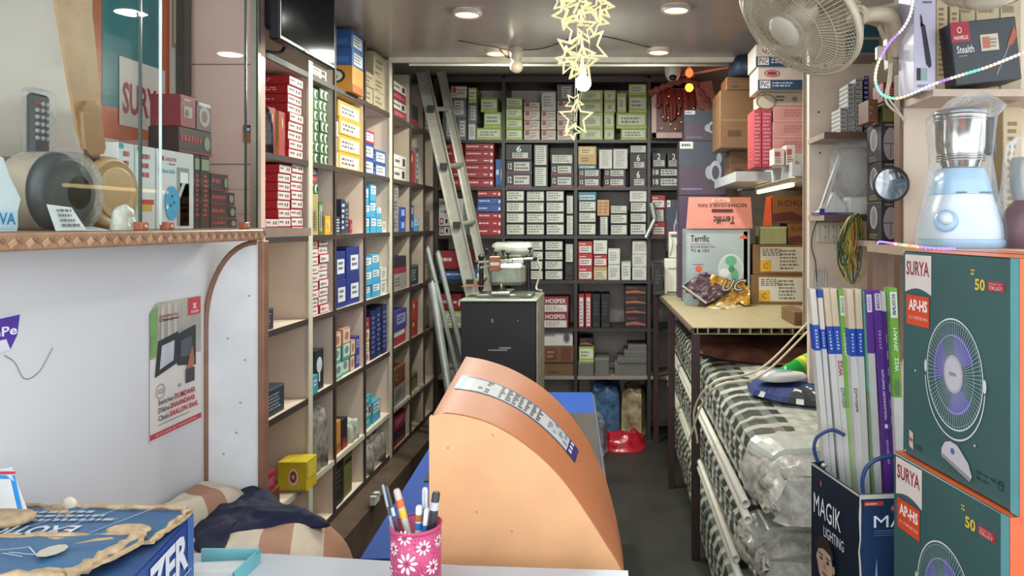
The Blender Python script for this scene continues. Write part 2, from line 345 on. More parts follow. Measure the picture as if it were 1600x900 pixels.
# ------------------------------------------------------------------ printed cartons
W = '#d9d6cc'; INK = '#5d5a55'; BLK = '#262324'; RED = '#b8232b'
ST = {
 'blackw': (BLK, [('front','r',.06,.1,.94,.9,'#c5c8b8'),('front','b',.12,.2,.88,.85,'#77786c',3)]),
 'blackv': (BLK, [('front','r',.12,.06,.88,.94,'#c5c8b8'),('front','b',.2,.1,.8,.9,'#77786c',8)]),
 'hinge6': (BLK, [('front','r',.25,.1,.85,.45,'#b9bbb0'),('front','b',.3,.14,.8,.42,INK,2),('front','t',.4,.5,.6,.9,'#e2e2dc','6'),('front','r',.02,.0,.98,.05,'#8b1f2c')]),
 'hinge12': (BLK, [('front','r',.3,.18,.9,.82,'#b9bbb0'),('front','b',.35,.24,.85,.76,INK,2),('front','t',.08,.3,.22,.75,'#e2e2dc','12'),('front','r',0,.0,1,.07,'#a83a50')]),
 'hinge18': (BLK, [('front','r',.32,.15,.98,.85,'#c9cabf'),('front','b',.36,.22,.92,.78,INK,2),('front','t',.06,.25,.24,.8,'#e2e2dc','18')]),
 'hinge2': (BLK, [('front','r',.1,.12,.9,.5,'#b9bbb0'),('front','t',.35,.55,.6,.95,'#e2e2dc','2'),('front','b',.15,.18,.85,.46,INK,2)]),
 'green': ('#8fae33', [('front','r',.06,.22,.94,.86,'#cdd6b4'),('front','b',.15,.3,.85,.75,'#7a8466',2),('front','r',0,0,1,.14,'#a9c944')]),
 'greenplain': ('#a9bd63', [('front','r',.1,.15,.9,.8,'#ccd4b0'),('front','b',.25,.25,.75,.7,'#7f8a66',3),('front','e',.5,.5,.16,.2,'#a9ad93')]),
 'redtag': ('#cbbfae', [('front','r',.08,.45,.34,.9,'#b53b40'),('front','b',.4,.25,.92,.8,'#8c8377',2),('front','b',.1,.1,.6,.35,'#a0968a',1),('front','r',0,.93,1,1,'#9c3338')]),
 'greylab': ('#6c7173', [('front','r',.3,.15,.85,.85,'#c5c4ba'),('front','b',.36,.2,.8,.8,INK,4),('front','r',0,.9,1,1,'#575c5f')]),
 'whiteplain': ('#cfcdc4', [('front','b',.15,.2,.85,.8,'#8f8c85',4),('front','r',0,.95,1,1,'#a9a69d')]),
 'whitev': ('#cfcdc4', [('front','b',.2,.08,.8,.92,'#9c9a92',9)]),
 'redfull': ('#ab1f2b', [('front','b',.06,.35,.55,.7,'#e5cfcd',1),('front','e',.92,.45,.04,.22,'#efe6e0'),('front','b',.66,.35,.84,.65,'#efe0da',1),('front','r',0,0,1,.1,'#7d1520')]),
 'bluefull': ('#2a57a8', [('front','b',.06,.35,.55,.7,'#c9d6ee',1),('front','e',.92,.45,.04,.22,'#e6ecf4'),('front','r',0,0,1,.1,'#1c3a78')]),
 'compact': ('#b9b8b2', [('front','t',.06,.35,.55,.7,'#3a3a3c','COMPACT'),('front','e',.7,.5,.05,.28,BLK)]),
 'compact18': ('#c2c0b8', [('front','r',.04,.15,.2,.85,'#a3252d'),('front','t',.07,.3,.17,.7,'#e8e2da','18'),('front','e',.32,.5,.05,.25,BLK),('front','b',.45,.25,.9,.75,INK,2)]),
 'redlab': ('#c02a30', [('front','r',.08,.12,.92,.62,'#dcd6cc'),('front','b',.14,.18,.86,.55,INK,2),('front','b',.1,.72,.6,.86,'#f0dcd6',1)]),
 'tan': ('#b89a5c', [('front','r',.08,.1,.92,.7,'#cfc3a2'),('front','b',.15,.15,.85,.62,'#7a6c4c',3)]),
 'orange': ('#c79058', [('front','b',.12,.1,.45,.9,'#8d5a36',4),('front','b',.55,.1,.9,.9,'#8d5a36',4)]),
 'yellowish': ('#c39a4e', [('front','r',.1,.55,.9,.92,'#d8c08c'),('front','b',.2,.6,.8,.85,'#7a5a2c',2),('front','b',.2,.15,.6,.4,'#7a5a2c',2)]),
 'teal': ('#3a7f94', [('front','r',.1,.1,.9,.6,'#b9c6c4'),('front','b',.15,.15,.85,.5,INK,1)]),
 'hosper': ('#8d2a33', [('front','t',.14,.6,.9,.9,'#e6d8d4','HOSPER'),('front','r',.1,.05,.94,.5,'#d0ccc6'),('front','b',.15,.1,.85,.44,'#8a7f7c',3)]),
 'hosperend': ('#8d2a33', [('front','t',.2,.6,.8,.9,'#e6d8d4','ER'),('front','r',.1,.05,.8,.5,'#d0ccc6')]),
 'binder': ('#a8222c', [('front','r',.2,.05,.8,.9,'#d8cfc8'),('front','b',.3,.1,.7,.8,'#7a4a4a',7)]),
 'blackcase': ('#1d1c1d', [('front','b',.2,.35,.8,.8,'#4a4648',4),('front','r',.1,.05,.9,.12,'#3a3838')]),
 'darkorange': ('#2b201c', [('front','p',.05,.2,.95,.5,'#b5583a'),('front','b',.1,.6,.6,.85,'#8a3a30',1)]),
 'whitedev': ('#c7c6c2', [('front','e',.8,.5,.12,.36,'#8f8c8a'),('front','e',.8,.5,.08,.24,'#4f4d4d'),('front','b',.08,.6,.5,.85,INK,2)]),
 'brown': ('#7a4a2a', [('front','r',.1,.15,.48,.85,'#6a3c22'),('front','b',.15,.25,.42,.75,'#a77a52',2),('front','r',.6,.1,.9,.9,'#68391f')]),
 'carton': ('#74502f', [('front','r',0,.46,1,.5,'#836040'),('front','b',.2,.15,.6,.35,'#4d331b',1)]),
 'greystep': ('#6a6762', [('front','r',0,.9,1,1,'#8b8781')]),
 'redsw': ('#c3202a', [('front','r',.02,.14,.98,.98,'#d9cfc8'),('front','b',.08,.4,.5,.8,'#5a5050',1),('front','e',.62,.56,.05,.2,'#4a4444'),('front','e',.8,.56,.06,.22,'#6a6060'),('left','b',.2,.3,.85,.75,'#e8c8c4',2),('left','r',.0,.0,1,.05,'#8d141c')]),
 'redswv': ('#c3202a', [('front','r',.02,.1,.98,.98,'#d9cfc8'),('front','b',.1,.3,.9,.7,'#6a6060',1),('front','e',.3,.5,.08,.25,'#8a8080')]),
 'greenbulb': ('#3c6b34', [('front','e',.25,.5,.16,.42,'#d8dcd0'),('front','e',.7,.5,.16,.42,'#d8dcd0'),('front','e',.33,.45,.1,.3,'#2a2d2a'),('front','e',.78,.45,.1,.3,'#2a2d2a')]),
 'yellowlamp': ('#c99a2e', [('front','r',.08,.1,.92,.8,'#d2ccb8'),('front','b',.15,.2,.85,.7,INK,2),('left','e',.3,.5,.13,.33,'#3a2a1a'),('left','e',.7,.5,.13,.33,'#3a2a1a'),('left','r',0,.92,1,1,'#a87c1e')]),
 'bluepack': ('#2b5a9c', [('front','r',.15,.1,.9,.75,'#c9ccd0'),('front','b',.2,.2,.85,.7,INK,3),('left','r',.1,.15,.9,.5,'#3a70b8')]),
 'gauge': ('#c88a2e', [('left','e',.5,.6,.3,.28,BLK),('left','e',.5,.6,.22,.2,'#cfc9b8'),('left','e',.5,.56,.08,.08,BLK),('front','r',0,0,1,.3,'#a85a1e')]),
 'cream': ('#a39878', [('front','b',.15,.25,.8,.75,'#6d6248',2),('left','e',.5,.5,.3,.3,'#6d6248'),('left','e',.5,.5,.22,.22,'#b3a888'),('front','r',.1,.08,.5,.14,'#8a3a34')]),
 'redblue': ('#a5303c', [('left','r',.2,.3,.8,.8,'#3a3038'),('front','r',.1,.2,.9,.8,'#c9ccd0'),('front','b',.15,.3,.85,.7,INK,2)]),
 'bluewhite': ('#2a4f94', [('left','r',0,.5,1,.62,'#b8c0cc'),('left','r',0,0,1,.35,'#9ab0c8'),('front','r',.1,.1,.9,.8,'#ccd0d4'),('front','b',.2,.25,.8,.7,INK,2)]),
 'lightblue': ('#3f9cc4', [('front','r',.1,.45,.9,.92,'#d2dadd'),('front','b',.2,.5,.8,.85,INK,2),('left','r',.1,.5,.9,.9,'#d2dadd')]),
 'navy': ('#1c2f7d', [('front','r',.3,.2,.9,.72,'#cfd2d8'),('front','b',.4,.3,.8,.66,'#44404a',2),('left','e',.5,.3,.1,.1,'#d0d4dc')]),
 'navystrip': ('#1b2350', [('front','b',.15,.1,.85,.9,'#6a7ab0',8),('front','r',.45,.02,.55,.98,'#2f3f86')]),
 'peach': ('#b9866a', [('front','r',.06,.08,.9,.92,'#d3c4a6'),('front','e',.5,.5,.28,.3,'#b0705a')]),
 'tealpack': ('#4f9c8e', [('front','r',.08,.2,.92,.98,'#c8d2c8'),('front','e',.5,.6,.28,.26,'#6a8a80')]),
 'purple': ('#3a3480', [('front','r',.2,.3,.9,.8,'#8a88b8'),('front','b',.3,.4,.8,.7,'#2a2460',2)]),
 'darkgrey': ('#2e3640', [('front','b',.15,.2,.85,.8,'#8a929a',5),('front','r',0,.92,1,1,'#59636e'),('left','r',.1,.1,.9,.5,'#34456a')]),
 'cfl': ('#1f2830', [('front','e',.5,.62,.32,.2,'#c8ccd0'),('front','r',.42,.2,.58,.48,'#c8ccd0'),('left','b',.1,.1,.5,.9,'#7a8a9a',8)]),
 'tealsmall': ('#3a9cb0', [('front','b',.2,.4,.8,.8,'#d8e4e4',2),('left','b',.2,.4,.8,.8,'#d8e4e4',2)]),
 'whitered': ('#cdc8c0', [('front','b',.1,.3,.6,.7,'#4a4040',1),('front','r',.7,.2,.9,.8,'#35302e'),('left','b',.1,.3,.9,.7,'#4a4040',1)]),
 'winered': ('#9c2438', [('front','b',.1,.3,.9,.7,'#c98a92',3),('left','b',.1,.3,.9,.7,'#c98a92',3)]),
 'yellowbar': ('#d8a11e', [('front','r',.2,.15,.8,.75,'#e6c45a'),('front','b',.35,.25,.65,.65,'#5a4a2a',5),('left','r',.1,.1,.9,.7,'#e0b03a')]),
 'flower': ('#d6bb1a', [('left','e',.55,.5,.17,.28,'#e6dcc0'),('left','e',.55,.5,.12,.2,'#9c2030'),('left','e',.55,.5,.05,.08,'#d8b0a0'),('left','r',0,0,1,.06,'#8a8a60'),('front','r',.1,.4,.9,.9,'#e0c840')]),
 'brass': ('#a8965a', [('front','r',.2,.1,.8,.6,'#8a7a3a'),('front','b',.3,.15,.7,.55,'#4a4020',6),('left','r',.1,.05,.9,.9,'#b8a664')]),
 'tuffo': ('#2a2632', [('left','t',.15,.5,.85,.7,'#d8d0cc','TUFFO'),('front','r',0,0,1,.35,'#8d2a30')]),
 'greyparc': ('#8b857c', [('front','b',.1,.2,.7,.8,'#5d5852',3),('left','b',.1,.2,.7,.8,'#5d5852',3)]),
 'bluecart': ('#25489c', [('front','r',.3,.3,.8,.8,'#8fa6d0'),('left','b',.2,.4,.8,.8,'#8fa6d0',2)]),
 'emptyred': ('#9c2b34', [('front','r',.1,.6,.9,.95,'#c8beb4'),('left','r',.1,.5,.9,.9,'#c8beb4')]),
 'olive': ('#6c6a34', [('front','r',.1,.7,.9,.8,'#2e2c22'),('left','r',.1,.6,.9,.75,'#2e2c22')]),
 'redtall': ('#a83030', [('left','e',.5,.75,.1,.12,'#d8b060'),('left','r',.86,0,1,1,'#d0a850'),('front','e',.5,.75,.1,.12,'#d8b060')]),
 'starblock': ('#26304a', [('front','b',.1,.1,.9,.9,'#b8c4d0',5),('left','b',.1,.1,.9,.9,'#b8c4d0',4)]),
}
def product(name, w_, d, h, style, T, bev=.0012, seed=0, flapline=True, mk=.08):
    mb = MB(); mb.T = T; body, ops = ST[style]; rnd = random.Random(seed)
    mb.box((-w_/2,-d/2,0), (w_/2,d/2,h), M(mute(body, mk), .5, var=.05), bev=bev)
    fc = faces(mb, w_, d, h)
    for oi, op in enumerate(ops):
        f = fc[op[0]]; k = op[1]; u0, v0, u1, v1, c = op[2:7]; c = mute(c, mk)
        if k == 'r': f.rect(u0, v0, u1, v1, M(c, .5), 1+.3*oi)
        elif k == 'b': f.bars(u0, v0, u1, v1, op[7], M(c, .6), 1.1+.3*oi, cw=.13, rnd=rnd)
        elif k == 'e': f.ell(u0, v0, u1, v1, M(c, .5), 1.1+.3*oi, 14)
        elif k == 'p': f.poly([(u0,v0),(u0+(u1-u0)*.4,v0+.05),(u1,v0),(u1,v0+.1),(u0+(u1-u0)*.5,v1),(u0,v1-.1)], M(c, .5), 1+.3*oi)
        elif k == 't': f.text(op[7], u0, v0, u1, v1, M(c, .5), 1.2+.3*oi)
    if flapline:      # the seam of the closing flaps on top
        fc['top'].rect(.0, .49, 1, .505, M('#3b3530'), 1)
    return mb
ORD = ['', 'second', 'third', 'fourth', 'fifth', 'sixth', 'seventh', 'eighth', 'ninth', 'tenth']
def pos(i, n):      # i from the bottom
    if n == 1: return ''
    if n == 2: return ['lower one', 'upper one'][i]
    if i == 0: return 'bottom one'
    if i == n-1: return 'top one'
    if i <= (n-1)/2: return ORD[i]+' from bottom'
    return ORD[n-1-i]+' from top'
def lab(desc, p, where): return desc+(', '+p if p else '')+', '+where
seed = [0]
def back_col(rects, styles, desc, where, d=.22, name='product_box', group='boxes on the back shelving', cat='box', base=None, Yf=None, jit=.004):
    """rects: list of (x0,y0,x1,y1) pixels on the front plane, bottom one first"""
    n = len(rects); zt = base
    for i, (x0, y0, x1, y1) in enumerate(rects):
        s_ = styles if isinstance(styles, str) else styles[i]; dd = desc if isinstance(desc, str) else desc[i]
        seed[0] += 1; r = random.Random(seed[0]); yf = (Yf or BY+.012)+r.uniform(0, .02)
        xa_, xb_ = PX(x0,BY), PX(x1,BY); us = [-1.19]+[PX(p,BY) for p in BXP[1:]]
        for e in us:
            if abs(e-xa_) < .03 and (xa_+xb_)/2 > e: xa_ = max(xa_, e+.0135)
            if abs(e-xb_) < .03 and (xa_+xb_)/2 < e: xb_ = min(xb_, e-.0135)
        w_ = xb_-xa_-.003; z0 = PZ(y1,BY) if zt is None else zt
        if i == 0 and base is None:      # sit on the nearest shelf board
            z0 = min((PZ(p,BY) for p in BZP), key=lambda z: abs(z-z0))
        h = max(.02, PZ(y0,BY)-z0)
        T = Matrix.Translation(((xa_+xb_)/2, yf+d/2, z0)) @ Matrix.Rotation(r.uniform(-jit, jit)*2, 4, 'Z')
        mb = product(name, w_, d, h-.0008, s_, T, seed=seed[0], mk=.24)  # rear boxes get more of the haze mixed into their colours
        tag(mb.build(name, origin=T.translation), lab(dd, pos(i, n), where), cat, group); zt = z0+h
def left_col(pa, pb, row, hs, styles, desc, where, d=.24, inset=.012, name='product_box', group='boxes on the left wall shelving', cat='box', base=None, jit=.01):
    """stack on the left shelving between pixels pa..pb of its front plane; hs heights in pixels at pb, bottom first"""
    Ya = -SX*F/(CX-pa); Yb = -SX*F/(CX-pb); ym = (Ya+Yb)/2
    for e in YA+YB:
        g = .0125
        if abs(e-Ya) < .05 and ym > e: Ya = max(Ya, e+g)
        if abs(e-Yb) < .05 and ym < e: Yb = min(Yb, e-g)
    z = ZR[row] if base is None else base; n = len(hs)
    for i, hp in enumerate(hs):
        s_ = styles if isinstance(styles, str) else styles[i]; dd = desc if isinstance(desc, str) else desc[i]
        seed[0] += 1; r = random.Random(seed[0]); h = hp*Yb/F; w_ = Yb-Ya-.003; dd_ = d
        T = Matrix.Translation((SX-inset-dd_/2-r.uniform(0,.008), (Ya+Yb)/2, z)) @ Matrix.Rotation(R(90)+r.uniform(-jit, jit), 4, 'Z')
        mb = product(name, w_, dd_, h-.0008, s_, T, seed=seed[0])
        tag(mb.build(name, origin=T.translation), lab(dd, pos(i, n), where), cat, group); z += h
    return z
# ---- back shelving, row by row
def W_(row, bay, col=''): return (col+' column, ' if col else '')+f'back shelf {row} row {bay} bay'
def rows(x0, x1, ys): return [(x0, a, x1, b) for a, b in ys][::-1]
# first row
back_col([(690,182,713,217),(690,148,713,182)], 'greylab', 'grey box with paper label', W_('first','left','leftmost'))
back_col([(713.5,183,728,217),(701,152,728,183),(703,133,728,152)], ['greylab','greylab','redtag'], ['narrow grey labelled box','wide grey labelled box','small white and red box'], W_('first','left','second'))
back_col([(730,192,742,217),(730,160,745,192),(731,136,744,160)], ['whiteplain','greylab','green'], ['pale box','grey box','upright lime box'], W_('first','left','third'))
back_col([(743,199,784,217),(755,174,783,199),(750,152,777,174)], 'green', 'lime green box', W_('first','left','fourth'))
back_col(rows(789,816,[(151,168),(168,185),(185,201),(201,217)]), 'green', 'lime green box', W_('first','middle','first'))
back_col(rows(818,843,[(158,172),(172,187),(187,202),(202,217)]), 'redtag', 'white box with red tag', W_('first','middle','second'))
back_col(rows(845,868,[(142,172),(172,187),(187,202),(202,217)]), ['redtag','redtag','redtag','whiteplain'], 'cream box', W_('first','middle','third'))
back_col(rows(870,896,[(131,156),(156,171),(171,187),(187,202),(202,217)]), ['redtag','redtag','redtag','redtag','greylab'], 'cream box by the divider', W_('first','middle','fourth'))
back_col(rows(905,942,[(140,157),(157,175),(175,200),(200,217)]), ['greenplain']*4, 'pale green box', W_('first','right','first'))
back_col(rows(943.5,960,[(175,200),(200,217)])+[], 'greenplain', 'narrow pale green box', W_('first','right','second'))
back_col([(943.5,157,962,175),(943.5,140,962,157)], 'greenplain', 'pale green box', W_('first','right','second')+' upper', base=PZ(175,BY))
back_col([(970,200,1012,217),(963,175,1012,200)], 'green', 'wide green box', W_('first','right','third'))
back_col([(964,145,979,175)], 'greenplain', 'upright pale green box', 'near middle, back shelf first row right bay top', base=PZ(175,BY))
back_col([(982,148,1011,175),(982,130,1011,148)], 'green', 'green box', W_('first','right','last')+' top', base=PZ(175,BY))
# second row
back_col(rows(683,722,[(224,234),(234,245),(245,256),(256,267),(267,278),(278,291)]), 'redfull', 'long red box', W_('second','left','first'))
back_col(rows(725,771,[(223,234),(234,245),(245,256),(256,267),(267,278),(278,291)]), 'redfull', 'long red box', W_('second','left','second'))
back_col([(773,248,784,291)], 'bluefull', 'blue box standing on end', W_('second','left','last'))
back_col(rows(789,831,[(225,249),(249,270),(270,291)]), ['hinge12','hinge12','hinge6'], 'black fittings box with number', W_('second','middle','first'))
back_col(rows(833,856,[(225,259),(259,291)]), 'blackv', 'upright black labelled box', W_('second','middle','second'))
back_col(rows(860,896,[(240,256),(256,273),(273,291)]), ['hinge12','hinge12','blackw'], 'black labelled box', W_('second','middle','third'))
back_col([(903,277,939,291),(903,263,939,277),(903,257,932,263),(903,228,932,257)], ['hinge12','hinge12','teal','yellowish'], ['black numbered box','black numbered box','flat dark teal box','tan yellow box'], W_('second','right','first'))
back_col(rows(943,978,[(263,277),(277,291)]), 'hinge12', 'black numbered box', W_('second','right','second'))
back_col([(936,233,957,263)], 'whitev', 'upright white box', W_('second','right','second')+' top left', base=PZ(263,BY))
back_col([(958,232,981,263)], 'whitev', 'upright white box', W_('second','right','second')+' top right', base=PZ(263,BY))
back_col(rows(984,1011,[(226,239),(239,264),(264,291)]), ['hinge6','hinge6','blackw'], 'black box', W_('second','right','third'))
back_col(rows(1018,1064,[(262,276),(276,291)]), 'hinge18', 'long black 18 box', W_('second','corner'))
back_col([(1019,238,1041,262)], 'hinge2', 'small black numbered box on left', W_('second','corner'), base=PZ(262,BY))
back_col([(1043,238,1065,262)], 'hinge2', 'small black numbered box on right', W_('second','corner'), base=PZ(262,BY))
# third row
back_col(rows(683,723,[(310,324),(324,338),(338,353),(353,368)]), ['compact18','compact18','compact','compact'], 'flat grey box', W_('third','left','first'))
back_col(rows(745,783,[(297,308),(308,320),(320,331),(331,343),(343,355),(355,368)]), ['redfull','redfull','redfull','bluefull','bluefull','redfull'], ['long red box']*3+['long blue box']*2+['long red box'], W_('third','left','second'))
for c, (a, b) in zip(('first','second','third'), ((789,820),(821,851),(852,882))):
    back_col(rows(a,b,[(297,315),(315,332),(332,349),(349,368)]), 'blackw', 'black white-labelled box', W_('third','middle',c))
back_col(rows(884,897,[(304,335),(335,368)]), 'blackv', 'upright black labelled box', W_('third','middle','fourth'))
back_col(rows(903,932,[(299,313),(313,331),(331,348),(348,368)]), ['blackw','blackw','blackw','teal'], ['black white-labelled box']*3+['teal box'], W_('third','right','first'))
back_col([(936,337,951,368),(933,312,952,337)], ['blackv','orange'], ['upright white-labelled box','pale orange lettered box'], W_('third','right','second'))
back_col(rows(953,981,[(320,334),(334,350),(350,368)]), 'blackw', 'black white-labelled box', W_('third','right','third'))
back_col(rows(984,1012,[(297,315),(315,332),(332,348),(348,368)]), ['blackw','blackw','blackw','whiteplain'], 'white-labelled box', W_('third','right','fourth'))
back_col(rows(1018,1040,[(305,326),(326,347),(347,368)]), ['redlab','blackv','redlab'], ['red labelled box','dark labelled box','red labelled box'], W_('third','corner'))
# fourth row
for c, (a, b) in zip(('first','second','third'), ((789,819),(820,849),(850,880))):
    back_col(rows(a,b,[(376,392),(392,407),(407,422),(422,438)]), 'blackw', 'black white-labelled box', W_('fourth','middle',c))
back_col(rows(882,897,[(380,411),(411,438)]), ['blackcase','blackv'], 'upright black box', W_('fourth','middle','last'))
back_col(rows(903,926,[(377,397),(397,417),(417,438)]), 'redlab', 'red box with white label', W_('fourth','right','first'))
back_col(rows(927,949,[(375,397),(397,417),(417,438)]), ['tan','redlab','whiteplain'], ['tan box','red box','white box'], W_('fourth','right','second'))
back_col(rows(950,969,[(388,413),(413,438)]), 'whiteplain', 'white carton', W_('fourth','right','third'))
back_col([(971,409,986,438)], 'whiteplain', 'low white carton between taller white ones', W_('fourth','right'))
back_col(rows(988,1012,[(376,397),(397,417),(417,438)]), 'whiteplain', 'white carton', W_('fourth','right','last'))
back_col([(1018,419,1030,438)], 'redlab', 'small red box behind white device', W_('fourth','corner'))
back_col([(683,421,752,438),(683,392,735,421)], ['bluefull','redfull'], ['long blue box behind the pipes','long red box behind the pipes'], W_('fourth','left'))
# fifth row
back_col([(838,489,845,513),(838,465,845,489)], 'hosperend', 'end of wine red box', W_('fifth','middle','left'))
back_col([(846,489,888,513),(846,465,888,489)], 'hosper', 'wine red box with white label', W_('fifth','middle','right'))
for a, b, s, t in ((903,913,'binder','red and white folder-like box, far left'),(914,924,'binder','red and white folder-like box, second'),(925,938,'blackcase','upright black case, left of two'),(939,953,'blackcase','upright black case, right of two')):
    back_col([(a,460,b,513)], s, t, W_('fifth','right'), cat='box')
back_col(rows(976,1011,[(446,462),(462,478),(478,493),(493,513)]), 'darkorange', 'dark orange-printed box', W_('fifth','right','last'))
back_col([(683,485,740,513),(683,460,720,485)], ['greenplain','redfull'], ['green box behind steel pipes','red box behind steel pipes'], W_('fifth','left'))
# sixth row
back_col([(846,567,898,588),(847,541,898,567),(846,517,895,541)], ['carton','brown','whitedev'], ['cardboard carton','dark brown box','white appliance box'], W_('sixth','middle'))
back_col([(903,566,928,588),(904,542,928,566),(905,529,926,542)], ['greystep','green','darkorange'], ['flat grey box','green white box','dark small box'], W_('sixth','right','first'))
back_col([(929,560,952,588)], 'greystep', 'flat grey box leaning beside others', W_('sixth','right','second'))
back_col([(960,568,1011,588),(964,560,1011,568),(975,549,1011,560),(981,540,1011,549)], 'greystep', 'grey flat box', 'stepped pile, back shelf sixth row right bay')

# ---- left shelving, bay by bay
def L_(row, bay, col=''): return (col+' column, ' if col else '')+f'left shelf {row} row {bay} bay'
top9 = [13.7]*9
left_col(457,479,1,top9,'redsw','red switch box white end',L_('top','first','right'), d=.25)
left_col(446,456.5,1,[70],'redtall','upright red box leaning before stack',L_('top','first'), d=.14, inset=.02)
left_col(434,445.5,1,[74],'redtall','upright thin red box',L_('top','first','second'), d=.12, inset=.03)
left_col(461,479,2,[13.6]*8,'redsw','red switch box white end',L_('second','first','right'), d=.25)
left_col(441,460.5,2,[13.6]*8,'redsw','red switch box white end',L_('second','first','middle'), d=.25)
left_col(420,440.5,2,[13.6]*2,'redsw','red switch box white end',L_('second','first','left'), d=.25)
left_col(416,433,3,[33],'darkgrey','dark box with white barcode label',L_('third','first'), d=.2)
left_col(420,452,4,[42],'darkgrey','large dark blue and grey box',L_('fourth','first'), d=.24)
left_col(415,428,4,[62],'greenbulb','small green picture box behind',L_('fourth','first'), d=.12, inset=.12) if 0 else None
left_col(424,443,5,[28],'brown','open brown carton',L_('fifth','first','left'), d=.22)
left_col(424,438,5,[30],'winered','wine red carton on brown one',L_('fifth','first'), d=.2, base=ZR[5]+28*2.67/F)
Tf = Matrix.Translation((-1.215,2.85,ZR[5])) @ Matrix.Rotation(R(90),4,'Z'); tag(product('product_box',.1,.11,.114,'flower',Tf,seed=3).build('product_box',origin=Tf.translation),'bright yellow box with round red flower seal on left shelving edge','box','boxes on the left wall shelving')
for c,(a,b) in zip(('left','right'),((489,504),(505,519))):
    left_col(a,b,1,[16.5]*7,'greenbulb','green bulb box',L_('top','second',c), d=.2)
left_col(489,517,0,[9,9],'whitered','flat white box',L_('uppermost','second'), d=.2)
left_col(489,502,2,[17,17],['greenplain','greenplain'],'green capped pack',L_('second','second','back'), d=.05, inset=.2)
left_col(489,503,2,[64,16,12,14],['brass','greenbulb','winered','starblock'],['tall khaki box','small green box','small red box','small dark box'],L_('second','second','first'), d=.13)
left_col(504,510,2,[52],'greenbulb','narrow green carton',L_('second','second','second'), d=.15)
left_col(511,519,2,[80],'teal','tall dark teal pack',L_('second','second','third'), d=.15, inset=.06)
left_col(510,519,2,[29],'yellowbar','yellow box standing at shelf edge',L_('second','second'), d=.05, inset=.002)
left_col(490,503.5,3,[12.8]*9,'redswv','red box white end',L_('third','second','left'), d=.25)
left_col(504.5,518.5,3,[12.8]*9,'redswv','red box white end',L_('third','second','right'), d=.25)
left_col(498,512,4,[62],'cfl','dark lamp box with white lamp picture',L_('fourth','second'), d=.12, inset=.01)
left_col(489,498,4,[29],'tealsmall','small teal box before dark lamp box',L_('fourth','second'), d=.04, inset=.0)
left_col(541,559,0,[40,27,27],['gauge','bluepack','bluepack'],['orange box with round dial','blue box','blue box'],L_('uppermost','third'), d=.16, inset=-.03)
left_col(534,568,1,[25,25,25,24],'yellowlamp','yellow lamp box',L_('top','third','right'), d=.22)
left_col(525,533,1,[24,24,24],'whiteplain','white carton',L_('top','third','left'), d=.2)
for a,b,h,s,t in ((527,532,52,'starblock','tall navy bottle-like pack'),(533,540,27,'starblock','short dark pack'),(541,547,54,'starblock','tall black slim pack'),(548,554,50,'darkgrey','tall grey black pack'),(555,559,22,'winered','tiny wine red pack')):
    left_col(a,b,2,[h],s,t,L_('second','third'), d=.12, inset=.02)
left_col(548,568,3,[43,43],'navy','large navy box with label',L_('third','third','right'), d=.25)
left_col(527,546,3,[43,43],'navy','large navy box with label',L_('third','third','left'), d=.25)
left_col(527,539,4,[24,24,24],['tealpack','tealpack','peach'],['teal box','teal box','peach box'],L_('fourth','third','first'), d=.2)
left_col(540,552,4,[24,24,24],['tealpack','tealpack','peach'],['teal box','teal box','peach box'],L_('fourth','third','second'), d=.2)
left_col(553,560,4,[24,24],'peach','peach carton',L_('fourth','third','third'), d=.2)
left_col(561,568,4,[24,25],'purple','dark purple carton',L_('fourth','third','fourth'), d=.2)
left_col(526,538,5,[50],'gauge','orange carton standing on end',L_('fifth','third','left'), d=.16)
left_col(539,548,5,[46],'tuffo','tall dark carton beside orange one',L_('fifth','third'), d=.16)
left_col(527,541,6,[70],'blackcase','upright dark framed panel',L_('lowest','third','left'), d=.03)
left_col(543,556,6,[70],'olive','upright olive framed panel',L_('lowest','third','right'), d=.03)
left_col(572,588,0,[27,22],'cream','beige carton',L_('uppermost','fourth','left'), d=.2)
left_col(589,606,0,[26,24,34],'cream','beige carton',L_('uppermost','fourth','right'), d=.22)
left_col(573,590,1,[24,23,20],['bluewhite','bluewhite','redblue'],['blue white box','blue white box','red box'],L_('top','fourth','left'), d=.22)
left_col(591,608,1,[20,20],'bluewhite','blue white box',L_('top','fourth','right'), d=.22)
left_col(573,582,2,[24,20,26],'lightblue','light blue carton',L_('second','fourth','first'), d=.2)
left_col(583,592,2,[24,24,26],'lightblue','light blue carton',L_('second','fourth','second'), d=.2)
left_col(593,601,2,[22,18],'lightblue','light blue carton',L_('second','fourth','third'), d=.2)
left_col(602,608,2,[18],'whiteplain','tiny white carton',L_('second','fourth'), d=.18)
for c,a,b in (('first',573,585),('second',586,598)):
    left_col(a,b,3,[21,22,22],'lightblue','blue white pack',L_('third','fourth',c), d=.2)
left_col(599,608,3,[22,20],'whiteplain','cream pack',L_('third','fourth','third'), d=.2)
left_col(573,583,4,[17,17,17,17],['peach','yellowlamp','peach','winered'],['peach box','yellow box','peach box','red box'],L_('fourth','fourth','first'), d=.2)
for c,a,b in (('second',584,592),('third',593,600),('last',601,608)):
    left_col(a,b,4,[75],'navystrip','tall navy strip pack',L_('fourth','fourth',c), d=.2)
left_col(573,585,5,[18,18,14],['tealsmall','whitered','tealsmall'],['teal pack','white pack','teal pack'],L_('fifth','fourth','left'), d=.15)
left_col(587,599,5,[32],'lightblue','upright pale blue pack',L_('fifth','fourth'), d=.12)
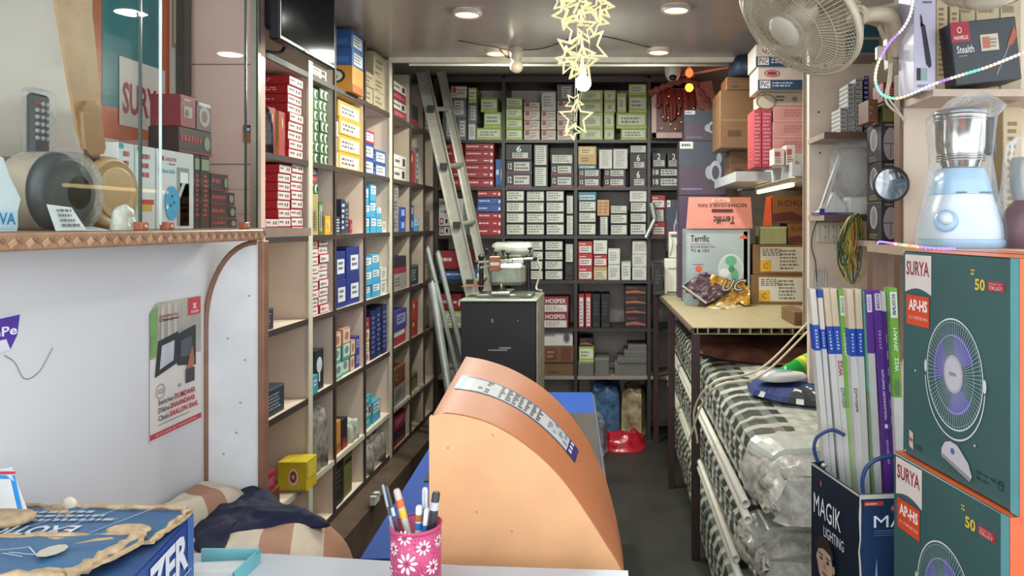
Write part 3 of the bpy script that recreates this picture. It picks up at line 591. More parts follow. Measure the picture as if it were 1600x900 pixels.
# darker rear section
left_col(618,639,0,[14,13,14,13],['winered','whitered','winered','whitered'],['wine red flat box','white flat box']*2,L_('uppermost','fifth'), d=.2)
left_col(619,638,1,[19,19],'whitered','white red carton',L_('top','fifth','first'), d=.2)
left_col(618,628,2,[27,26,20],'greyparc','grey white carton',L_('second','fifth','left'), d=.2)
left_col(629,639,2,[19,19],'bluecart','blue carton',L_('second','fifth','right'), d=.2)
left_col(618,639,3,[24,26],['greyparc','tuffo'],['grey parcel','black red tool box'],L_('third','fifth'), d=.24)
left_col(619,639,4,[22,30],['emptyred','purple'],['red-topped carton','dark purple carton'],L_('fourth','fifth'), d=.22)
left_col(619,637,5,[26,28],['greyparc','brown'],['dusty grey carton','dusty brown carton'],L_('fifth','fifth'), d=.2)
left_col(619,637,6,[22,22],['tuffo','winered'],['dark carton','wine red carton'],L_('lowest','fifth'), d=.2)
left_col(643,652,1,[50],'redtall','tall red box with gold edge',L_('top','sixth','left'), d=.13)
left_col(653,658,1,[56],'greylab','tall grey box beside red one',L_('top','sixth','right'), d=.2)
left_col(643,650,2,[21,20],'bluecart','blue carton',L_('second','sixth','left'), d=.2)
left_col(651,658,2,[20],'lightblue','turquoise carton',L_('second','sixth','right'), d=.2)
left_col(643,658,3,[30],'darkgrey','dark tool carton',L_('third','sixth'), d=.2)
left_col(643,657,4,[24,30],['redtall','redtall'],'red upright carton',L_('fourth','sixth'), d=.16)
left_col(643,657,5,[24],'olive','olive yellow carton',L_('fifth','sixth'), d=.2)
left_col(663,676,0,[40],'greylab','grey dark carton',L_('uppermost','last'), d=.2)
left_col(663,676,2,[30],'greyparc','crumpled grey carton',L_('second','last'), d=.2)
left_col(642,658,0,[34],'tuffo','dark pack behind the ladder top',L_('uppermost','sixth'), d=.2)

# loose wrapped goods between the boxes of the left shelving
def lbag(label, pa, pb, row, h, col, x1=-1.21, depth=.2, sd=1):
    Ya = -SX*F/(CX-pa); Yb = -SX*F/(CX-pb); z = ZR[row]+.0005; x0 = x1-depth; m_ = (Ya+Yb)/2; mb = MB()
    heap(mb, [(x0,Ya+.01),(x0,Yb-.01),((x0+x1)/2,Yb-.005),(x1,Yb-.02),(x1+.0,m_),(x1,Ya+.02),((x0+x1)/2,Ya+.005)], z, h, M(col,.15,var=.35,nscale=26,bump=.9), 20, .02, 26, sd, .7, boxy=2.2)
    tag(mb.build('wrapped_goods'), label, 'wrapped goods', 'plastic-wrapped goods on the left shelving')
lbag('large grey plastic-wrapped glassware in second bay fifth row', 490,518,5,.25,'#8a857c',sd=3)
lbag('crumpled white and green wrapped packet, third bay fifth row edge', 550,568,5,.09,'#a8b0a0',sd=5)
lbag('dark wrapped goods at left end of first bay top row', 420,433,1,.16,'#2f2a28',sd=7)
lbag('loose newspaper-like bundle in fourth bay lowest row', 574,607,6,.16,'#9a948c',sd=9)
lbag('beige wrapped packet beside brown carton, first bay fifth row', 426,436,3,.02,'#5a5048',sd=11) if 0 else None
lbag('dusty pale bundle in sixth bay second row of left shelving', 643,656,0,.05,'#8f8778',sd=12) if 0 else None
lbag('dusty grey bundle in fifth bay lowest row rear', 0,1,6,.1,'#777',sd=12) if 0 else None
lbag('dusty grey bundle in last bay third row of left shelving', 666,673,3,.14,'#7a7468',sd=14)
lbag('dusty dark bundle in last bay fourth row of left shelving', 666,673,4,.16,'#4a443e',sd=15)
# ------------------------------------------------------------------ display case on the left
Z0 = ZC-.012
CASEW = M('#d6ccc0', .4, var=.04, nscale=4)
mb = MB(); mb.box((-1.39,.75,Z0-.03), (-1.362,2.355,2.37), CASEW); st(mb, 'wall_case_back')
mb = MB(); mb.box((-1.36,2.30,Z0), (-1.333,2.338,2.37), M('#4a4540', .4)); st(mb, 'trim_4')
cs = empty('display_case', (-1.1,1.3,0), 'glass-fronted display case with grey front and patterned brown ledge', 'display case')
mb = MB(); mb.box((-.965,.75,0), (-.95,1.99,Z0-.026), M('#cfcfcf', .35, var=.03, nscale=2)); 
for k, (p, q) in enumerate((((1.15,1.19),(1.17,1.175)),)): pass
o = mb.build('front_panel', cs)
mb = MB(); mb.tube(smooth_path([(-.948,1.15,1.265),(-.948,1.17,1.25),(-.948,1.19,1.22),(-.948,1.22,1.225),(-.948,1.25,1.26)]), .0006, '#6a6868', 4); mb.build('crack', cs)
mb = MB(); mb.box((-1.36,.75,Z0-.025), (-.952,2.335,Z0), M('#9a8674', .5)); mb.build('case_floor', cs)
mb = MB(); LD = M('#9a7558', .45, var=.15, nscale=30); LT = M('#b08a6a', .45, var=.15)
mb.box((-.95,.75,Z0-.026), (-.82,1.74,Z0-.0005), LD, bev=.003)
y = .76
while y < 1.73:      # carved scroll pattern on the ledge
    mb.box((-.8205,y,Z0-.020), (-.8175,y+.014,Z0-.010), LT, bev=.003, rot=Matrix.Rotation(R(35),3,'X')); mb.box((-.8205,y+.015,Z0-.014), (-.8180,y+.027,Z0-.006), M('#80604a'), bev=.002, rot=Matrix.Rotation(R(-35),3,'X')); y += .03
mb.build('ledge', cs)
mb = MB(); SLAB = M('#e0e0de', .5, var=.06, nscale=9); TR = M('#8a6248', .45, var=.12)
zt = Z0-.027; r = .118; arc = [(-.945+r-r*math.cos(a), zt-.2+.2*math.sin(a)*.98) for a in [R(90)*i/12 for i in range(13)]]
out = [(-.945,.0)]+arc+[(-.822,zt),(-.822,0)]
mb.prism([(x,1.722,z) for x, z in out], (0,.02,0), SLAB)
for (x,z) in ((-.9,1.2),(-.87,1.05),(-.85,1.3),(-.88,.98),(-.91,.93),(-.86,1.15)): mb.box((x,1.7212,z),(x+.006,1.722,z+.004),'#a59c90')
mb.build('rounded_end_panel', cs)
mb = MB(); path = [Vector((x-.003,1.722,z)) for x, z in [(-.945,0)]+arc]; mb.tube(path, .0065, TR, 6)
mb.box((-.824,1.715,0), (-.81,1.742,zt), TR, bev=.002); mb.build('edge_trim', cs)
for a, b in ((.78,1.347),(1.352,1.735)):
    mb = MB(); mb.box((-.863,a,Z0+.0005), (-.859,b,2.3), GLASS); mb.box((-.8635,b-.003,Z0+.0005), (-.8585,b,2.3), M('#16352c', .2)); mb.build('glass_pane', cs)
mb = MB(); mb.box((-.8635,1.405,Z0+.01), (-.8585,1.4065,2.3), M('#c8d2cc', .2)); mb.build('glass_edge', cs)
for yy in (1.342,1.421,1.72):
    mb = MB(); mb.box((-.866,yy-.011,Z0+.0002), (-.849,yy+.011,Z0+.016), M('#9c5538', .4), bev=.002); mb.lathe([(.003,0),(.003,.002)], '#c9b8a0', (-.849,yy,Z0+.008), 10, (1,0,0)); mb.build('glass_clip', cs)
# framed fan poster in the case
def yx(px, X): return -X*F/(CX-px)
mb = MB(); X = -1.3615; y0, y1 = yx(145,X), yx(264,X); zb = Z0+.245
f = Face(mb, (X,y0,zb), (0,y1-y0,0), (0,0,.75), .0007)
f.rect(0,0,1,1,M('#c4633c', .3),1); f.rect(.1,.115,.88,1,M('#2f7f85',.25,var=.15,nscale=6),2); f.rect(.6,.62,1.0,1,M('#b7a79c',.4),3); f.rect(.98,.0,1.0,.62,'#c4633c',3)
f.rect(.3,.055,.93,.31,M('#d6cdc6',.3),4); f.text('SURYA',.34,.10,.92,.22,M('#a03038',.4),5,.03); f.rect(.4,.7,1,.715,'#9a6a44',4); f.rect(.6,.62,.62,1,'#9a6a44',4); f.bars(.66,.76,.95,.95,4,M('#8a7a70'),5)
tag(mb.build('wall_poster'), 'teal poster with orange border and white SURYA label in glass case', 'poster')
mb = MB(); X = -1.3615; f = Face(mb, (X,yx(268,X),Z0+.56), (0,.09,0), (0,0,.2), .0007); f.rect(0,0,1,1,M('#b08a6a'),1); f.rect(.12,.08,.88,.92,M('#d2c4b6'),2); f.bars(.2,.15,.8,.85,5,M('#9a8a7c'),3)
tag(mb.build('notice_frame'), 'small brown-framed notice at the top beside the dark post', 'notice')
# ceiling fan blade and motors
mb = MB(); a = Vector((-1.0, yx(141,-1.0), ZC+.145)); b = Vector((-1.0, yx(96,-1.0), ZC+.55)); d = (b-a).normalized(); s_ = d.cross(Vector((1,0,0))).normalized()
outl = []
for t, wd in ((0,.024),(.1,.034),(.3,.04),(.6,.045),(.9,.047),(1,.044)): outl.append((a+(b-a)*t, wd))
pts = [p+s_*wd for p, wd in outl]+[p-s_*wd for p, wd in outl[::-1]]
mb.prism(pts, (.004,.002,0), M('#a97e52', .35, var=.1, nscale=14)); 
bl = empty('ceiling_fan_blade', (-1.0,a.y,Z0), 'light brown wood-grain ceiling fan blade leaning inside the glass case', 'fan blade')
mb.build('blade', bl)
mb = MB(); br = [a+s_*.024+d*.075, a+s_*.026, a+s_*.018-d*.012, a-s_*.018-d*.012, a-s_*.028, a-s_*.026+d*.07, a-s_*.01+d*.09, a+s_*.012+d*.09]
mb.prism([p+Vector((.0045,0,0)) for p in br], (.008,0,0), M('#a3835f', .25, .3)); mb.box(a-Vector((.006,.012,.02)), a+Vector((.012,.012,-.008)), M('#5a4632', .4), bev=.002)
mb.tube([a-d*.012, a-d*.03, Vector((-1.0,a.y+.005,ZC+.125))], .007, M('#5a4632', .4), 6); mb.build('blade_bracket', bl)
def disc(px, py, X, r, t, m, name, label, wrap=None):
    Y = yx(px, X); c = Vector((X, Y, Z0+r+.0005)); u = empty(name, (X,Y,Z0), label, 'fan motor')
    mb = MB(); mb.lathe([(.3*r,-t),(r*.93,-t*.95),(r*.99,-t*.7),(r,-t*.1),(r*.97,t*.35),(r*.86,t*.62),(r*.84,t*.56),(r*.5,t*.66),(.02*r,t*.7)], m, c, 40, (1,-.05,0)); mb.build('motor_housing', u)
    mb = MB(); mb.lathe([(r*.2,0),(r*.2,.03),(r*.1,.034)], M('#4a3a2c', .4), c-Vector((t+.033,0,0)), 16, (1,0,0)); mb.build('spindle', u)
    return u, c
u, c = disc(166, 296, -1.0, .073, .035, M('#b8966c', .3, var=.04), 'fan_motor', 'round beige ceiling fan motor disc standing in the glass case')
mb = MB(); mb.lathe([(.05,.0),(.052,.0015),(.049,.002)], M('#c2a078', .3), c+Vector((.021,0,0)), 36, (1,-.05,0)); mb.build('cap_ring', u)
u, c = disc(90, 296, -1.0, .068, .04, M('#231f1c', .3, var=.3, nscale=60), 'fan_motor', 'black plastic-wrapped ceiling fan motor behind handwritten note')
mb = MB(); mb.lathe([(.071,-.045),(.073,-.03),(.074,.01)], M('#a4917a', .35, var=.2), c+Vector((-.01,0,0)), 30, (1,0,0), cap=False); mb.lathe([(.0745,-.05),(.0755,.0),(.073,.035),(.03,.04)], FILM, c, 30, (1,0,0), cap=False); mb.build('wrap', u)
def note(mb):
    Y0, Y1 = yx(88,-.9), yx(131,-.9); q = [(-.9,Y0,Z0+.001),(-.895,Y1,Z0+.001),(-.915,Y1-.008,Z0+.04),(-.915,Y0,Z0+.044)]
    mb.prism(q, (-.0012,0,0), M('#d2d2d0')); f = Face(mb, q[0], Vector(q[1])-Vector(q[0]), Vector(q[3])-Vector(q[0]), .0012)
    f.bars(.2,.1,.8,.85,4,M('#6a6a70'),2,cw=.16)
simple('paper_note', 'handwritten white paper note leaning before the black motor', 'note', note)
def packet(mb):
    Y = yx(193,-.9); hp = [(-.9+.018*math.cos(t*2*math.pi/10), Y+.026*math.sin(t*2*math.pi/10)) for t in range(10)]
    heap(mb, hp, Z0+.0005, .045, M('#c9c0b0', .2, var=.15, nscale=60, bump=.6), 8, .004, 90, 3)
simple('plastic_packet', 'small crumpled clear packet beside the beige fan disc', 'packet', packet)
def paper(mb): mb.prism([(-.9,yx(132,-.9),Z0+.0005),(-.88,yx(170,-.88),Z0+.0005),(-.93,yx(172,-.9),Z0+.006),(-.94,yx(140,-.9),Z0+.004)], (0,0,.0015), M('#c9cac8', .4))
simple('paper_sheet', 'flat white paper scrap between note and packet on ledge', 'paper', paper)
T = Matrix.Translation((-1.2,yx(70,-1.2),Z0)) @ Matrix.Rotation(R(90),4,'Z')
mb = product('product_box', .22, .12, .145, 'greystep', T); tag(mb.build('product_box'), 'plain grey carton behind the fan motors in glass case', 'box', 'cartons in the glass case')
rm = empty('remote_control', (-1.16,yx(60,-1.16),Z0+.146), 'wrapped black remote control standing above the fan motors', 'remote control')
mb = MB(); Y = yx(60,-1.16); mb.box((-1.17,Y-.024,Z0+.1465), (-1.152,Y+.024,Z0+.275), M('#2a292b', .3), bev=.006); mb.build('remote_body', rm)
mb = MB(); rnd = random.Random(3)
for i in range(3):
    for j in range(6): mb.lathe([(.0045,0),(.0045,.0025),(.002,.003)], '#c8c8c4' if (i,j) != (0,5) else '#b03030', (-1.152,Y-.014+i*.014,Z0+.185+j*.014), 10, (1,0,0))
mb.build('button', rm, kind='stuff'); mb = MB(); mb.box((-1.176,Y-.03,Z0+.146), (-1.146,Y+.034,Z0+.285), FILM, bev=.006); mb.build('wrap', rm)
# doorbell boxes
def dbox(px0, px1, X, label, front):
    Y0, Y1 = yx(px0,X), yx(px1,X); w_ = Y1-Y0-.002; h = .178; d = .07
    mb = MB(); mb.T = Matrix.Translation((X-d/2,(Y0+Y1)/2,Z0+.0005)) @ Matrix.Rotation(R(90),4,'Z'); mb.box((-w_/2,-d/2,0),(w_/2,d/2,h), M('#cfcfcb', .35, var=.03), bev=.001); fc = faces(mb,w_,d,h); f = fc['front']
    if front:
        f.text('ANCHOR',.2,.86,.5,.91,M('#a83040'),2); f.rect(.1,.86,.17,.92,'#a83040',2); f.bars(.3,.81,.5,.84,1,M('#333'+'333'),2)
        f.rect(.03,.7,.1,.77,'#2a98b4',2); f.text('New Gold',.13,.71,.45,.76,M('#2a98b4'),2); f.rect(.52,.04,.86,.8,M('#8a8c8a'),1); f.rect(.6,.6,.82,.74,'#e0e0dc',2); f.poly([(.66,.6),(.75,.6),(.6,.4),(.55,.45)],M('#b9bab6'),2); f.rect(.6,.04,.86,.6,M('#a2a4a2'),1)
        f.ell(.37,.33,.19,.22,M('#3a9cc4'),3); f.ell(.37,.42,.02,.02,BLKM,4,8); f.ell(.33,.3,.02,.02,BLKM,4,8); f.ell(.42,.34,.02,.02,BLKM,4,8); f.ell(.24,.28,.03,.03,M('#e4e4e0'),4,10)
    else:
        f.bars(.3,.6,.75,.93,3,M('#a83040'),2,cw=.3); f.rect(.1,.3,.9,.36,'#b8352c',2); f.rect(.1,.22,.8,.3,'#c9a23a',2); f.rect(.05,.93,.3,.99,'#2a98a4',2)
    return tag(mb.build('product_box', origin=mb.T.translation), label, 'box', 'doorbell boxes in the glass case')
BLKM = M('#262324')
dbox(184,210,-1.0,'narrow white doorbell box end, furthest left of three',0); dbox(212,243,-1.0,'white doorbell box end, behind the orange clip',0); dbox(245,303,-1.0,'white doorbell box with window and blue oval picture',1)
def casebox(px0, px1, z, h, style, label, X=-1.12, d=.08):
    Y0, Y1 = yx(px0,X), yx(px1,X); T = Matrix.Translation((X-d/2,(Y0+Y1)/2,z)) @ Matrix.Rotation(R(90),4,'Z')
    seed[0] += 1; mb = product('product_box', Y1-Y0-.002, d, h-.001, style, T, seed=seed[0]); tag(mb.build('product_box', origin=T.translation), label, 'box', 'dark and red boxes in the glass case')
ST['redblk'] = ('#33191b', [('front','b',.06,.35,.7,.8,'#b8343c',1),('front','r',.0,.0,1,.08,'#8a2028'),('front','e',.84,.5,.1,.3,'#7a8a6a')])
ST['redblkv'] = ('#2a1618', [('front','b',.3,.15,.8,.75,'#c04038',9),('front','r',.1,.8,.9,.95,'#8a9a7a')])
ST['redcircle'] = ('#8d2430', [('front','r',.2,.3,.75,.65,'#a89a88'),('front','b',.2,.8,.8,.9,'#d8c8c4',1),('front','e',.4,.45,.12,.12,'#5a3a3a')])
ST['greycircle'] = ('#6a4a48', [('front','e',.5,.5,.36,.36,'#a09a90'),('front','e',.5,.5,.2,.2,'#6a4a48'),('front','r',.1,.85,.9,.97,'#d0c8c4')])
ST['peachlab'] = ('#b98a80', [('front','r',.1,.1,.9,.9,'#c8a498')])
casebox(303,312.5,Z0,.20,'redblkv','tall thin dark box, left of two in glass case'); casebox(313,328,Z0,.20,'redblkv','tall dark box with red lettering, right of two')
zz = Z0
for h, p, n in ((.028,371,'bottom'),(.038,369,'second'),(.04,367,'third'),(.05,357,'top')):
    casebox(329,p,zz,h,'redblk','dark red-lettered box, '+n+' of stepped pile in case'); zz += h
casebox(279,331,Z0+.2,.067,'redblk','long red and black box lying across two tall ones'); 
casebox(282,306,Z0+.267,.085,'redcircle','small red box with grey window atop the case pile'); casebox(307,331,Z0+.267,.08,'greycircle','small box with round grey picture atop the case pile')
casebox(243,277,Z0,.235,'peachlab','pale pink carton behind the blue oval doorbell box',X=-1.2,d=.1)
simple('wall_sticker', 'small blue and orange sticker on the pink wall', 'sticker', lambda m: (m.box(P(380,223,2.356)-Vector((0,.001,0)), P(394,195,2.356), '#c9653a'), m.box(P(381,207,2.356)-Vector((0,.002,0)), P(393,196,2.356), '#26306a'), m.box(P(383,205,2.356)-Vector((0,.003,0)), P(391,200,2.356), '#d8d4d0')))
def wh(mb):
    Y = .99; X0 = -.93
    mb.loft([[Vector((X0,Y-.05+a*.1,Z0+.0005+z)) for a in (0,1)]+[Vector((X0-.03,Y-.05+a*.1,Z0+.0005+z)) for a in (1,0)] for z in (0,.05)], M('#cfd6da', .3))
    mb.prism([(-.90,.9,Z0+.001),(-.90,1.115,Z0+.001),(-.90,1.115,Z0+.028),(-.90,1.122,Z0+.05),(-.90,1.10,Z0+.085),(-.90,1.09,Z0+.11),(-.90,.9,Z0+.16)], (-.04,0,0), M('#cfd6da', .3))
    f = Face(mb, (-.8995,1.0,Z0+.005), (0,.115,0), (0,0,.03)); f.rect(.0,.0,1,.9,M('#b9d0dc'),1); f.text('NOVA',.4,.2,.96,.8,M('#2a78b0'),2,.02)
simple('appliance_carton', 'white carton with blue lettering at left end of case', 'carton', wh)
# stickers and poster on the grey panel
mb = MB(); X = -.9485; f = Face(mb, (X,1.05,ZC-.205), (0,.132,0), (0,0,.062), .0006)
f.poly([(0,0),(.88,.1),(.95,.45),(1,1.02),(0,.9)],M('#d4d2d8'),1); f.poly([(0,.35),(.78,.4),(.84,.12),(.94,.45),(.98,.97),(0,.86)],M('#4a2f8f'),2); f.text('PhonePe',.1,.48,.93,.72,M('#e4e0ec'),3,.02)
tag(mb.build('payment_sticker'), 'torn purple payment sticker at left edge of grey panel', 'sticker')
mb = MB(); y0, y1 = 1.512, 1.70; zt_, zb_ = ZC-.165, ZC-.452
f = Face(mb, (X,y0,zb_), (0,y1-y0,0), (0,0,zt_-zb_), .0005)
f.poly([(0,0),(1,.0),(1,1),(.12,1.0),(0,.93)],M('#d3cdc4',.3,var=.03),1); f.poly([(0,.6),(1,.55),(1,1),(.12,1),(.0,.93)],M('#a8a294',.4,var=.2,nscale=12),2); f.poly([(0,.6),(.12,.62),(.14,.98),(.06,.96),(0,.93)],M('#6f9a58',.4,var=.2),3)
for u in (.2,.32,.44): f.rect(u,.66,u+.05,.98,M('#bcb8ac'),3)
f.rect(.72,.86,.98,.995,M('#c23a44'),4); f.line((.82,.95),(.88,.91),.004,'#e8dcd8',5); f.line((.82,.91),(.88,.95),.004,'#e8dcd8',5); f.text('ANCHOR',.77,.875,.93,.895,M('#e8dcd8'),5)
f.text('Switches ka',.16,.885,.5,.91,M('#b03a44'),5); f.text('Champion',.16,.85,.52,.88,M('#2a2628'),5,.02)
f.poly([(.08,.46),(.5,.52),(.52,.76),(.14,.72)],M('#2b2d31'),4); f.poly([(.16,.51),(.42,.55),(.44,.7),(.2,.68)],M('#b9bcc0'),5); f.poly([(.5,.5),(.88,.46),(.88,.78),(.52,.74)],M('#2b2d31'),4); f.poly([(.56,.56),(.8,.54),(.78,.7),(.56,.68)],M('#50545a'),5)
f.poly([(.66,.42),(.74,.55),(.8,.62),(.84,.5),(.78,.4)],M('#a8694c'),6); f.rect(.66,.34,.84,.45,M('#3b3c3e'),7); f.ring(.18,.35,.085,.055,.12,M('#8a8680'),5,20); f.bars(.13,.33,.24,.37,2,M('#8a8680'),5); f.ell(.55,.345,.03,.015,M('#9aa08a'),5,10)
for k, (a_, b_) in enumerate((('Switchet','DUMDAAR'),('Dikhe','SHAANDAAR'),('Chale','SAALON SAAL'))):
    v = .25-k*.058; L = (.36,.26,.25)[k]; f.text(a_,.14,v,.14+L*.78,v+.04,M('#55504c'),5); f.text(b_,.14+L*.85,v,.14+L*.85+(.42,.5,.58)[k],v+.042,M('#b8343e'),5,.03)
f.bars(.14,.1,.8,.115,1,M('#9a948c'),5,cw=.04); f.rect(0,.02,1,.06,M('#b8343e'),4); f.text('ANCHOR BY PANASONIC',.08,.032,.9,.048,M('#e0b8b4'),5)
tag(mb.build('wall_poster'), 'cream switch advert poster with red logo on grey panel', 'poster')

# ------------------------------------------------------------------ counter, desk, hood
ct = empty('front_counter', (-.5,.9,0), 'white-topped front counter with dark rounded rear edge', 'counter')
mb = MB(); CT = M('#b2b6ba', .3, var=.03); top = [(-.949,.5),(.045,.5),(.028,1.232),(-.25,1.25),(-.6,1.295),(-.93,1.3),(-.949,1.3)]
mb.prism([(x,y,.865) for x, y in top], (0,0,.025), CT); mb.build('countertop', ct)
mb = MB(); mb.tube([(.028,1.234,.878),(-.25,1.252,.878),(-.6,1.297,.878),(-.93,1.302,.878)], .0095, M('#2b2e33', .3), 8); mb.build('edge_strip', ct)
mb = MB(); mb.prism([(x,y,0) for x, y in ((-.94,.55),(.0,.55),(.0,1.2),(-.25,1.22),(-.6,1.26),(-.94,1.26))], (0,0,.864), M('#a9a49c', .5)); mb.build('counter_body', ct)
dk = empty('desk', (-.35,2.4,0), 'low desk with bright blue top running back behind the counter', 'desk')
mb = MB(); dt = [(-.60,1.76),(-.37,1.76),(-.365,1.32),(.035,1.32),(-.09,3.5),(-.70,3.5)]; mb.prism([(x,y,.64) for x, y in dt], (0,0,.03), M('#0a3f90', .75, var=.06)); mb.build('desktop', dk)
mb = MB(); 
for i in range(6):
    a = Vector((*dt[i], .645)); b = Vector((*dt[(i+1) % 6], .645))
    mb.tube([a+Vector((0,0,.008)),b+Vector((0,0,.008))], .009, M('#8a7a62', .4), 6)
mb.build('edge_band', dk)
mb = MB(); mb.prism([(x,y,0) for x, y in ((-.57,1.79),(-.34,1.79),(-.33,1.36),(-.0,1.36),(-.12,3.46),(-.66,3.46))], (0,0,.639), M('#5f5348', .5, var=.15)); mb.build('desk_body', dk)
def mat_(label, pts):
    mb = MB(); mb.prism([(x,y,.6705) for x, y in pts], (0,0,.004), M('#4c4b46', .25, var=.08)); tag(mb.build('desk_mat'), label, 'mat')
mat_('dark grey mat on the blue desk, left of the orange hood', [(-.58,2.28),(-.36,2.28),(-.38,2.75),(-.62,2.75)])
mat_('dark grey mat at far right end of the blue desk', [(-.3,2.0),(-.01,2.0),(-.07,3.1),(-.3,3.1)])
def resamp(pts, n):
    pts = smooth_path(pts, 8); L = [0]
    for i in range(1, len(pts)): L.append(L[-1]+(pts[i]-pts[i-1]).length)
    out = []; j = 0
    for k in range(n+1):
        t = L[-1]*k/n
        while j < len(L)-2 and L[j+1] < t: j += 1
        out.append(pts[j]+(pts[j+1]-pts[j])*((t-L[j])/(L[j+1]-L[j]+1e-9)))
    return out
FR = [(676,649),(690,645),(730,650),(770,663),(810,686),(850,718),(880,750),(905,784),(930,822),(950,854),(966,880),(975,905),(980,960)]
RR = [(728,557),(760,563),(800,577),(840,600),(870,625),(900,660),(925,700),(945,745),(958,790),(968,835),(974,872)]
NH = 40
fp = resamp([P(x,y,1.31) for x, y in FR], NH); rp = resamp([P(x,y,1.78) for x, y in RR], NH)
HZ = .6712
hood = empty('orange_hood', (-.15,1.5,HZ), 'large orange quarter-round hood cover standing behind the white counter', 'hood cover')
OR_ = M('#bf7040', .5, var=.05, nscale=7)
def hs(i, t, l=0):
    a, b = fp[i], rp[i]; p = a+(b-a)*t
    if l:
        j = min(i+1, NH); k_ = max(i-1, 0); tan = (fp[j]-fp[k_]).normalized(); n = tan.cross((b-a).normalized()); n = n if n.z+n.x > 0 else -n; p = p+n.normalized()*l
    return p
mb = MB(); mb.add([hs(i,t) for i in range(NH+1) for t in (0,1)], [(2*i,2*i+2,2*i+3,2*i+1) for i in range(NH)], OR_, True)
mb.poly([Vector((fp[0].x-.003,1.311,HZ)), Vector((rp[0].x,1.78,HZ)), rp[0], fp[0]], OR_); mb.poly([Vector((fp[-1].x,1.31,HZ)), fp[-1], rp[-1], Vector((rp[-1].x,1.78,HZ))], OR_)
mb.poly([Vector((rp[0].x,1.78,HZ))]+[Vector((rp[-1].x,1.78,HZ))]+rp[::-1], OR_)
mb.build('curved_cover', hood)
mb = MB(); lo = [Vector((p.x,1.3095,p.z)) for p in fp]; mb.prism([Vector((PX(672,1.31),1.3095,HZ)), Vector((PX(672,1.31),1.3095,ZC-.342))]+[Vector((PX(674,1.31),1.3095,ZC-.339))]+lo+[Vector((lo[-1].x,1.3095,HZ))], (0,-.006,0), M('#d69f70', .5, var=.07, nscale=9));  # front panel paler than the cover: daylight on it put into the colour
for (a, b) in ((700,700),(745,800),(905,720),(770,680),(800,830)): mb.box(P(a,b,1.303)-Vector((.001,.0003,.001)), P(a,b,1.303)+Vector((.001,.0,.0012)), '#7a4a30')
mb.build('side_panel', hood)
mb = MB(); mb.tube([p+Vector((0,-.002,.0005)) for p in fp[::2]], .0016, M('#a05c34', .4), 5); mb.build('seam', hood)
mb = MB()
def strip(i0, i1, t0, t1, m, l):
    mb.add([hs(i, t, l) for i in range(i0, i1+1) for t in (t0, t1)], [(2*i,2*i+2,2*i+3,2*i+1) for i in range(i1-i0)], m)
strip(1,21,.36,.60,M('#cfcfc9',.3),.0008); strip(1,2,.36,.60,M('#2a8acb',.3),.0012); strip(19,21,.36,.60,M('#2f2c7a',.3),.0012)
for t in (.36,.585): strip(1,21,t,t+.015,M('#3a6aa0',.3),.001)
rnd = random.Random(5)
for i in range(3,19):
    for t in (.39,.43,.47,.51,.55):
        if (7 <= i <= 13 or rnd.random() < .35) and not i in (6,14): 
            a, b = hs(i,t,.0013), hs(i+1,t,.0013); e = rnd.uniform(.35,.8); dd = hs(i,t+.028,.0013)-a; mb.poly([a, a+(b-a)*e, a+(b-a)*e+dd, a+dd], M('#4a4a48' if i < 14 else '#7a8aa0'))
for k, t in enumerate((.4,.47,.54)): 
    a, b = hs(19,t,.0016), hs(20,t,.0016); dd = hs(19,t+.04,.0016)-a; mb.poly([a+(b-a)*.3, a+(b-a)*.9, a+(b-a)*.9+dd, a+(b-a)*.3+dd], M('#d8d8e4'))
tag(mb.build('label_strip', parent=hood), 'x x x x', 'x') if 0 else mb.build('label_strip', hood)
# pen cup
CX0, CY0, CZ0 = PX(650,1.15), 1.15, .8902
cup = empty('pen_cup', (CX0,CY0,CZ0), 'pink flower-patterned perforated pen cup on the counter', 'pen cup')
PK = M('#b8406a', .4, .1); CH = ZC-.469-CZ0
mb = MB(); mb.lathe([(.001,.001),(.0385,.001),(.0385,CH),(.0365,CH),(.0365,.004),(.001,.004)], PK, (CX0,CY0,CZ0), 40, cap=False)
mb.lathe([(.0395,CH-.004),(.0402,CH-.001),(.0402,CH+.0015),(.0375,CH+.0015)], PK, (CX0,CY0,CZ0), 40, cap=False)
def oncyl(a, z, l=.0006): return Vector((CX0+math.sin(a)*(.0385+l), CY0-math.cos(a)*(.0385+l), CZ0+z))
rnd = random.Random(11); fl = [(-.75,.085,.011),(.55,.088,.012),(-.1,.066,.017),(.95,.055,.012),(-.2,.105,.012),(-1.1,.05,.012),(.45,.035,.013),(-.6,.02,.013),(1.3,.09,.01),(.0,.012,.01)]
for (a, z, r_) in fl:
    for k in range(9):
        th = k*2*math.pi/9; pts = []
        for q in range(8):
            ph = q*math.pi/4; du = r_*.66*math.cos(th)+r_*.34*math.cos(ph)*math.cos(th)-r_*.15*math.sin(ph)*math.sin(th); dv = r_*.66*math.sin(th)+r_*.34*math.cos(ph)*math.sin(th)+r_*.15*math.sin(ph)*math.cos(th); pts.append(oncyl(a+du/.0385, z+dv))
        mb.poly(pts, M('#ddd5d0'))
    mb.poly([oncyl(a+.003*math.cos(q*math.pi/4)/.0385, z+.003*math.sin(q*math.pi/4)) for q in range(8)], M('#9a2a50'))
for k in range(520):
    a = rnd.uniform(-1.7,1.7); z = rnd.uniform(.004,CH-.006)
    if any(abs((a-f_[0])*.0385)**2+(z-f_[1])**2 < (f_[2]*1.05)**2 for f_ in fl): continue
    r_ = rnd.uniform(.0008,.0016); th = rnd.uniform(0,3); mb.poly([oncyl(a+r_*math.cos(th+q*math.pi/2)*(.6 if q % 2 else 1)/.0385, z+r_*math.sin(th+q*math.pi/2)*(.6 if q % 2 else 1), .0004) for q in range(4)], M('#8a2448') if rnd.random() < .45 else M('#e79ab4'))
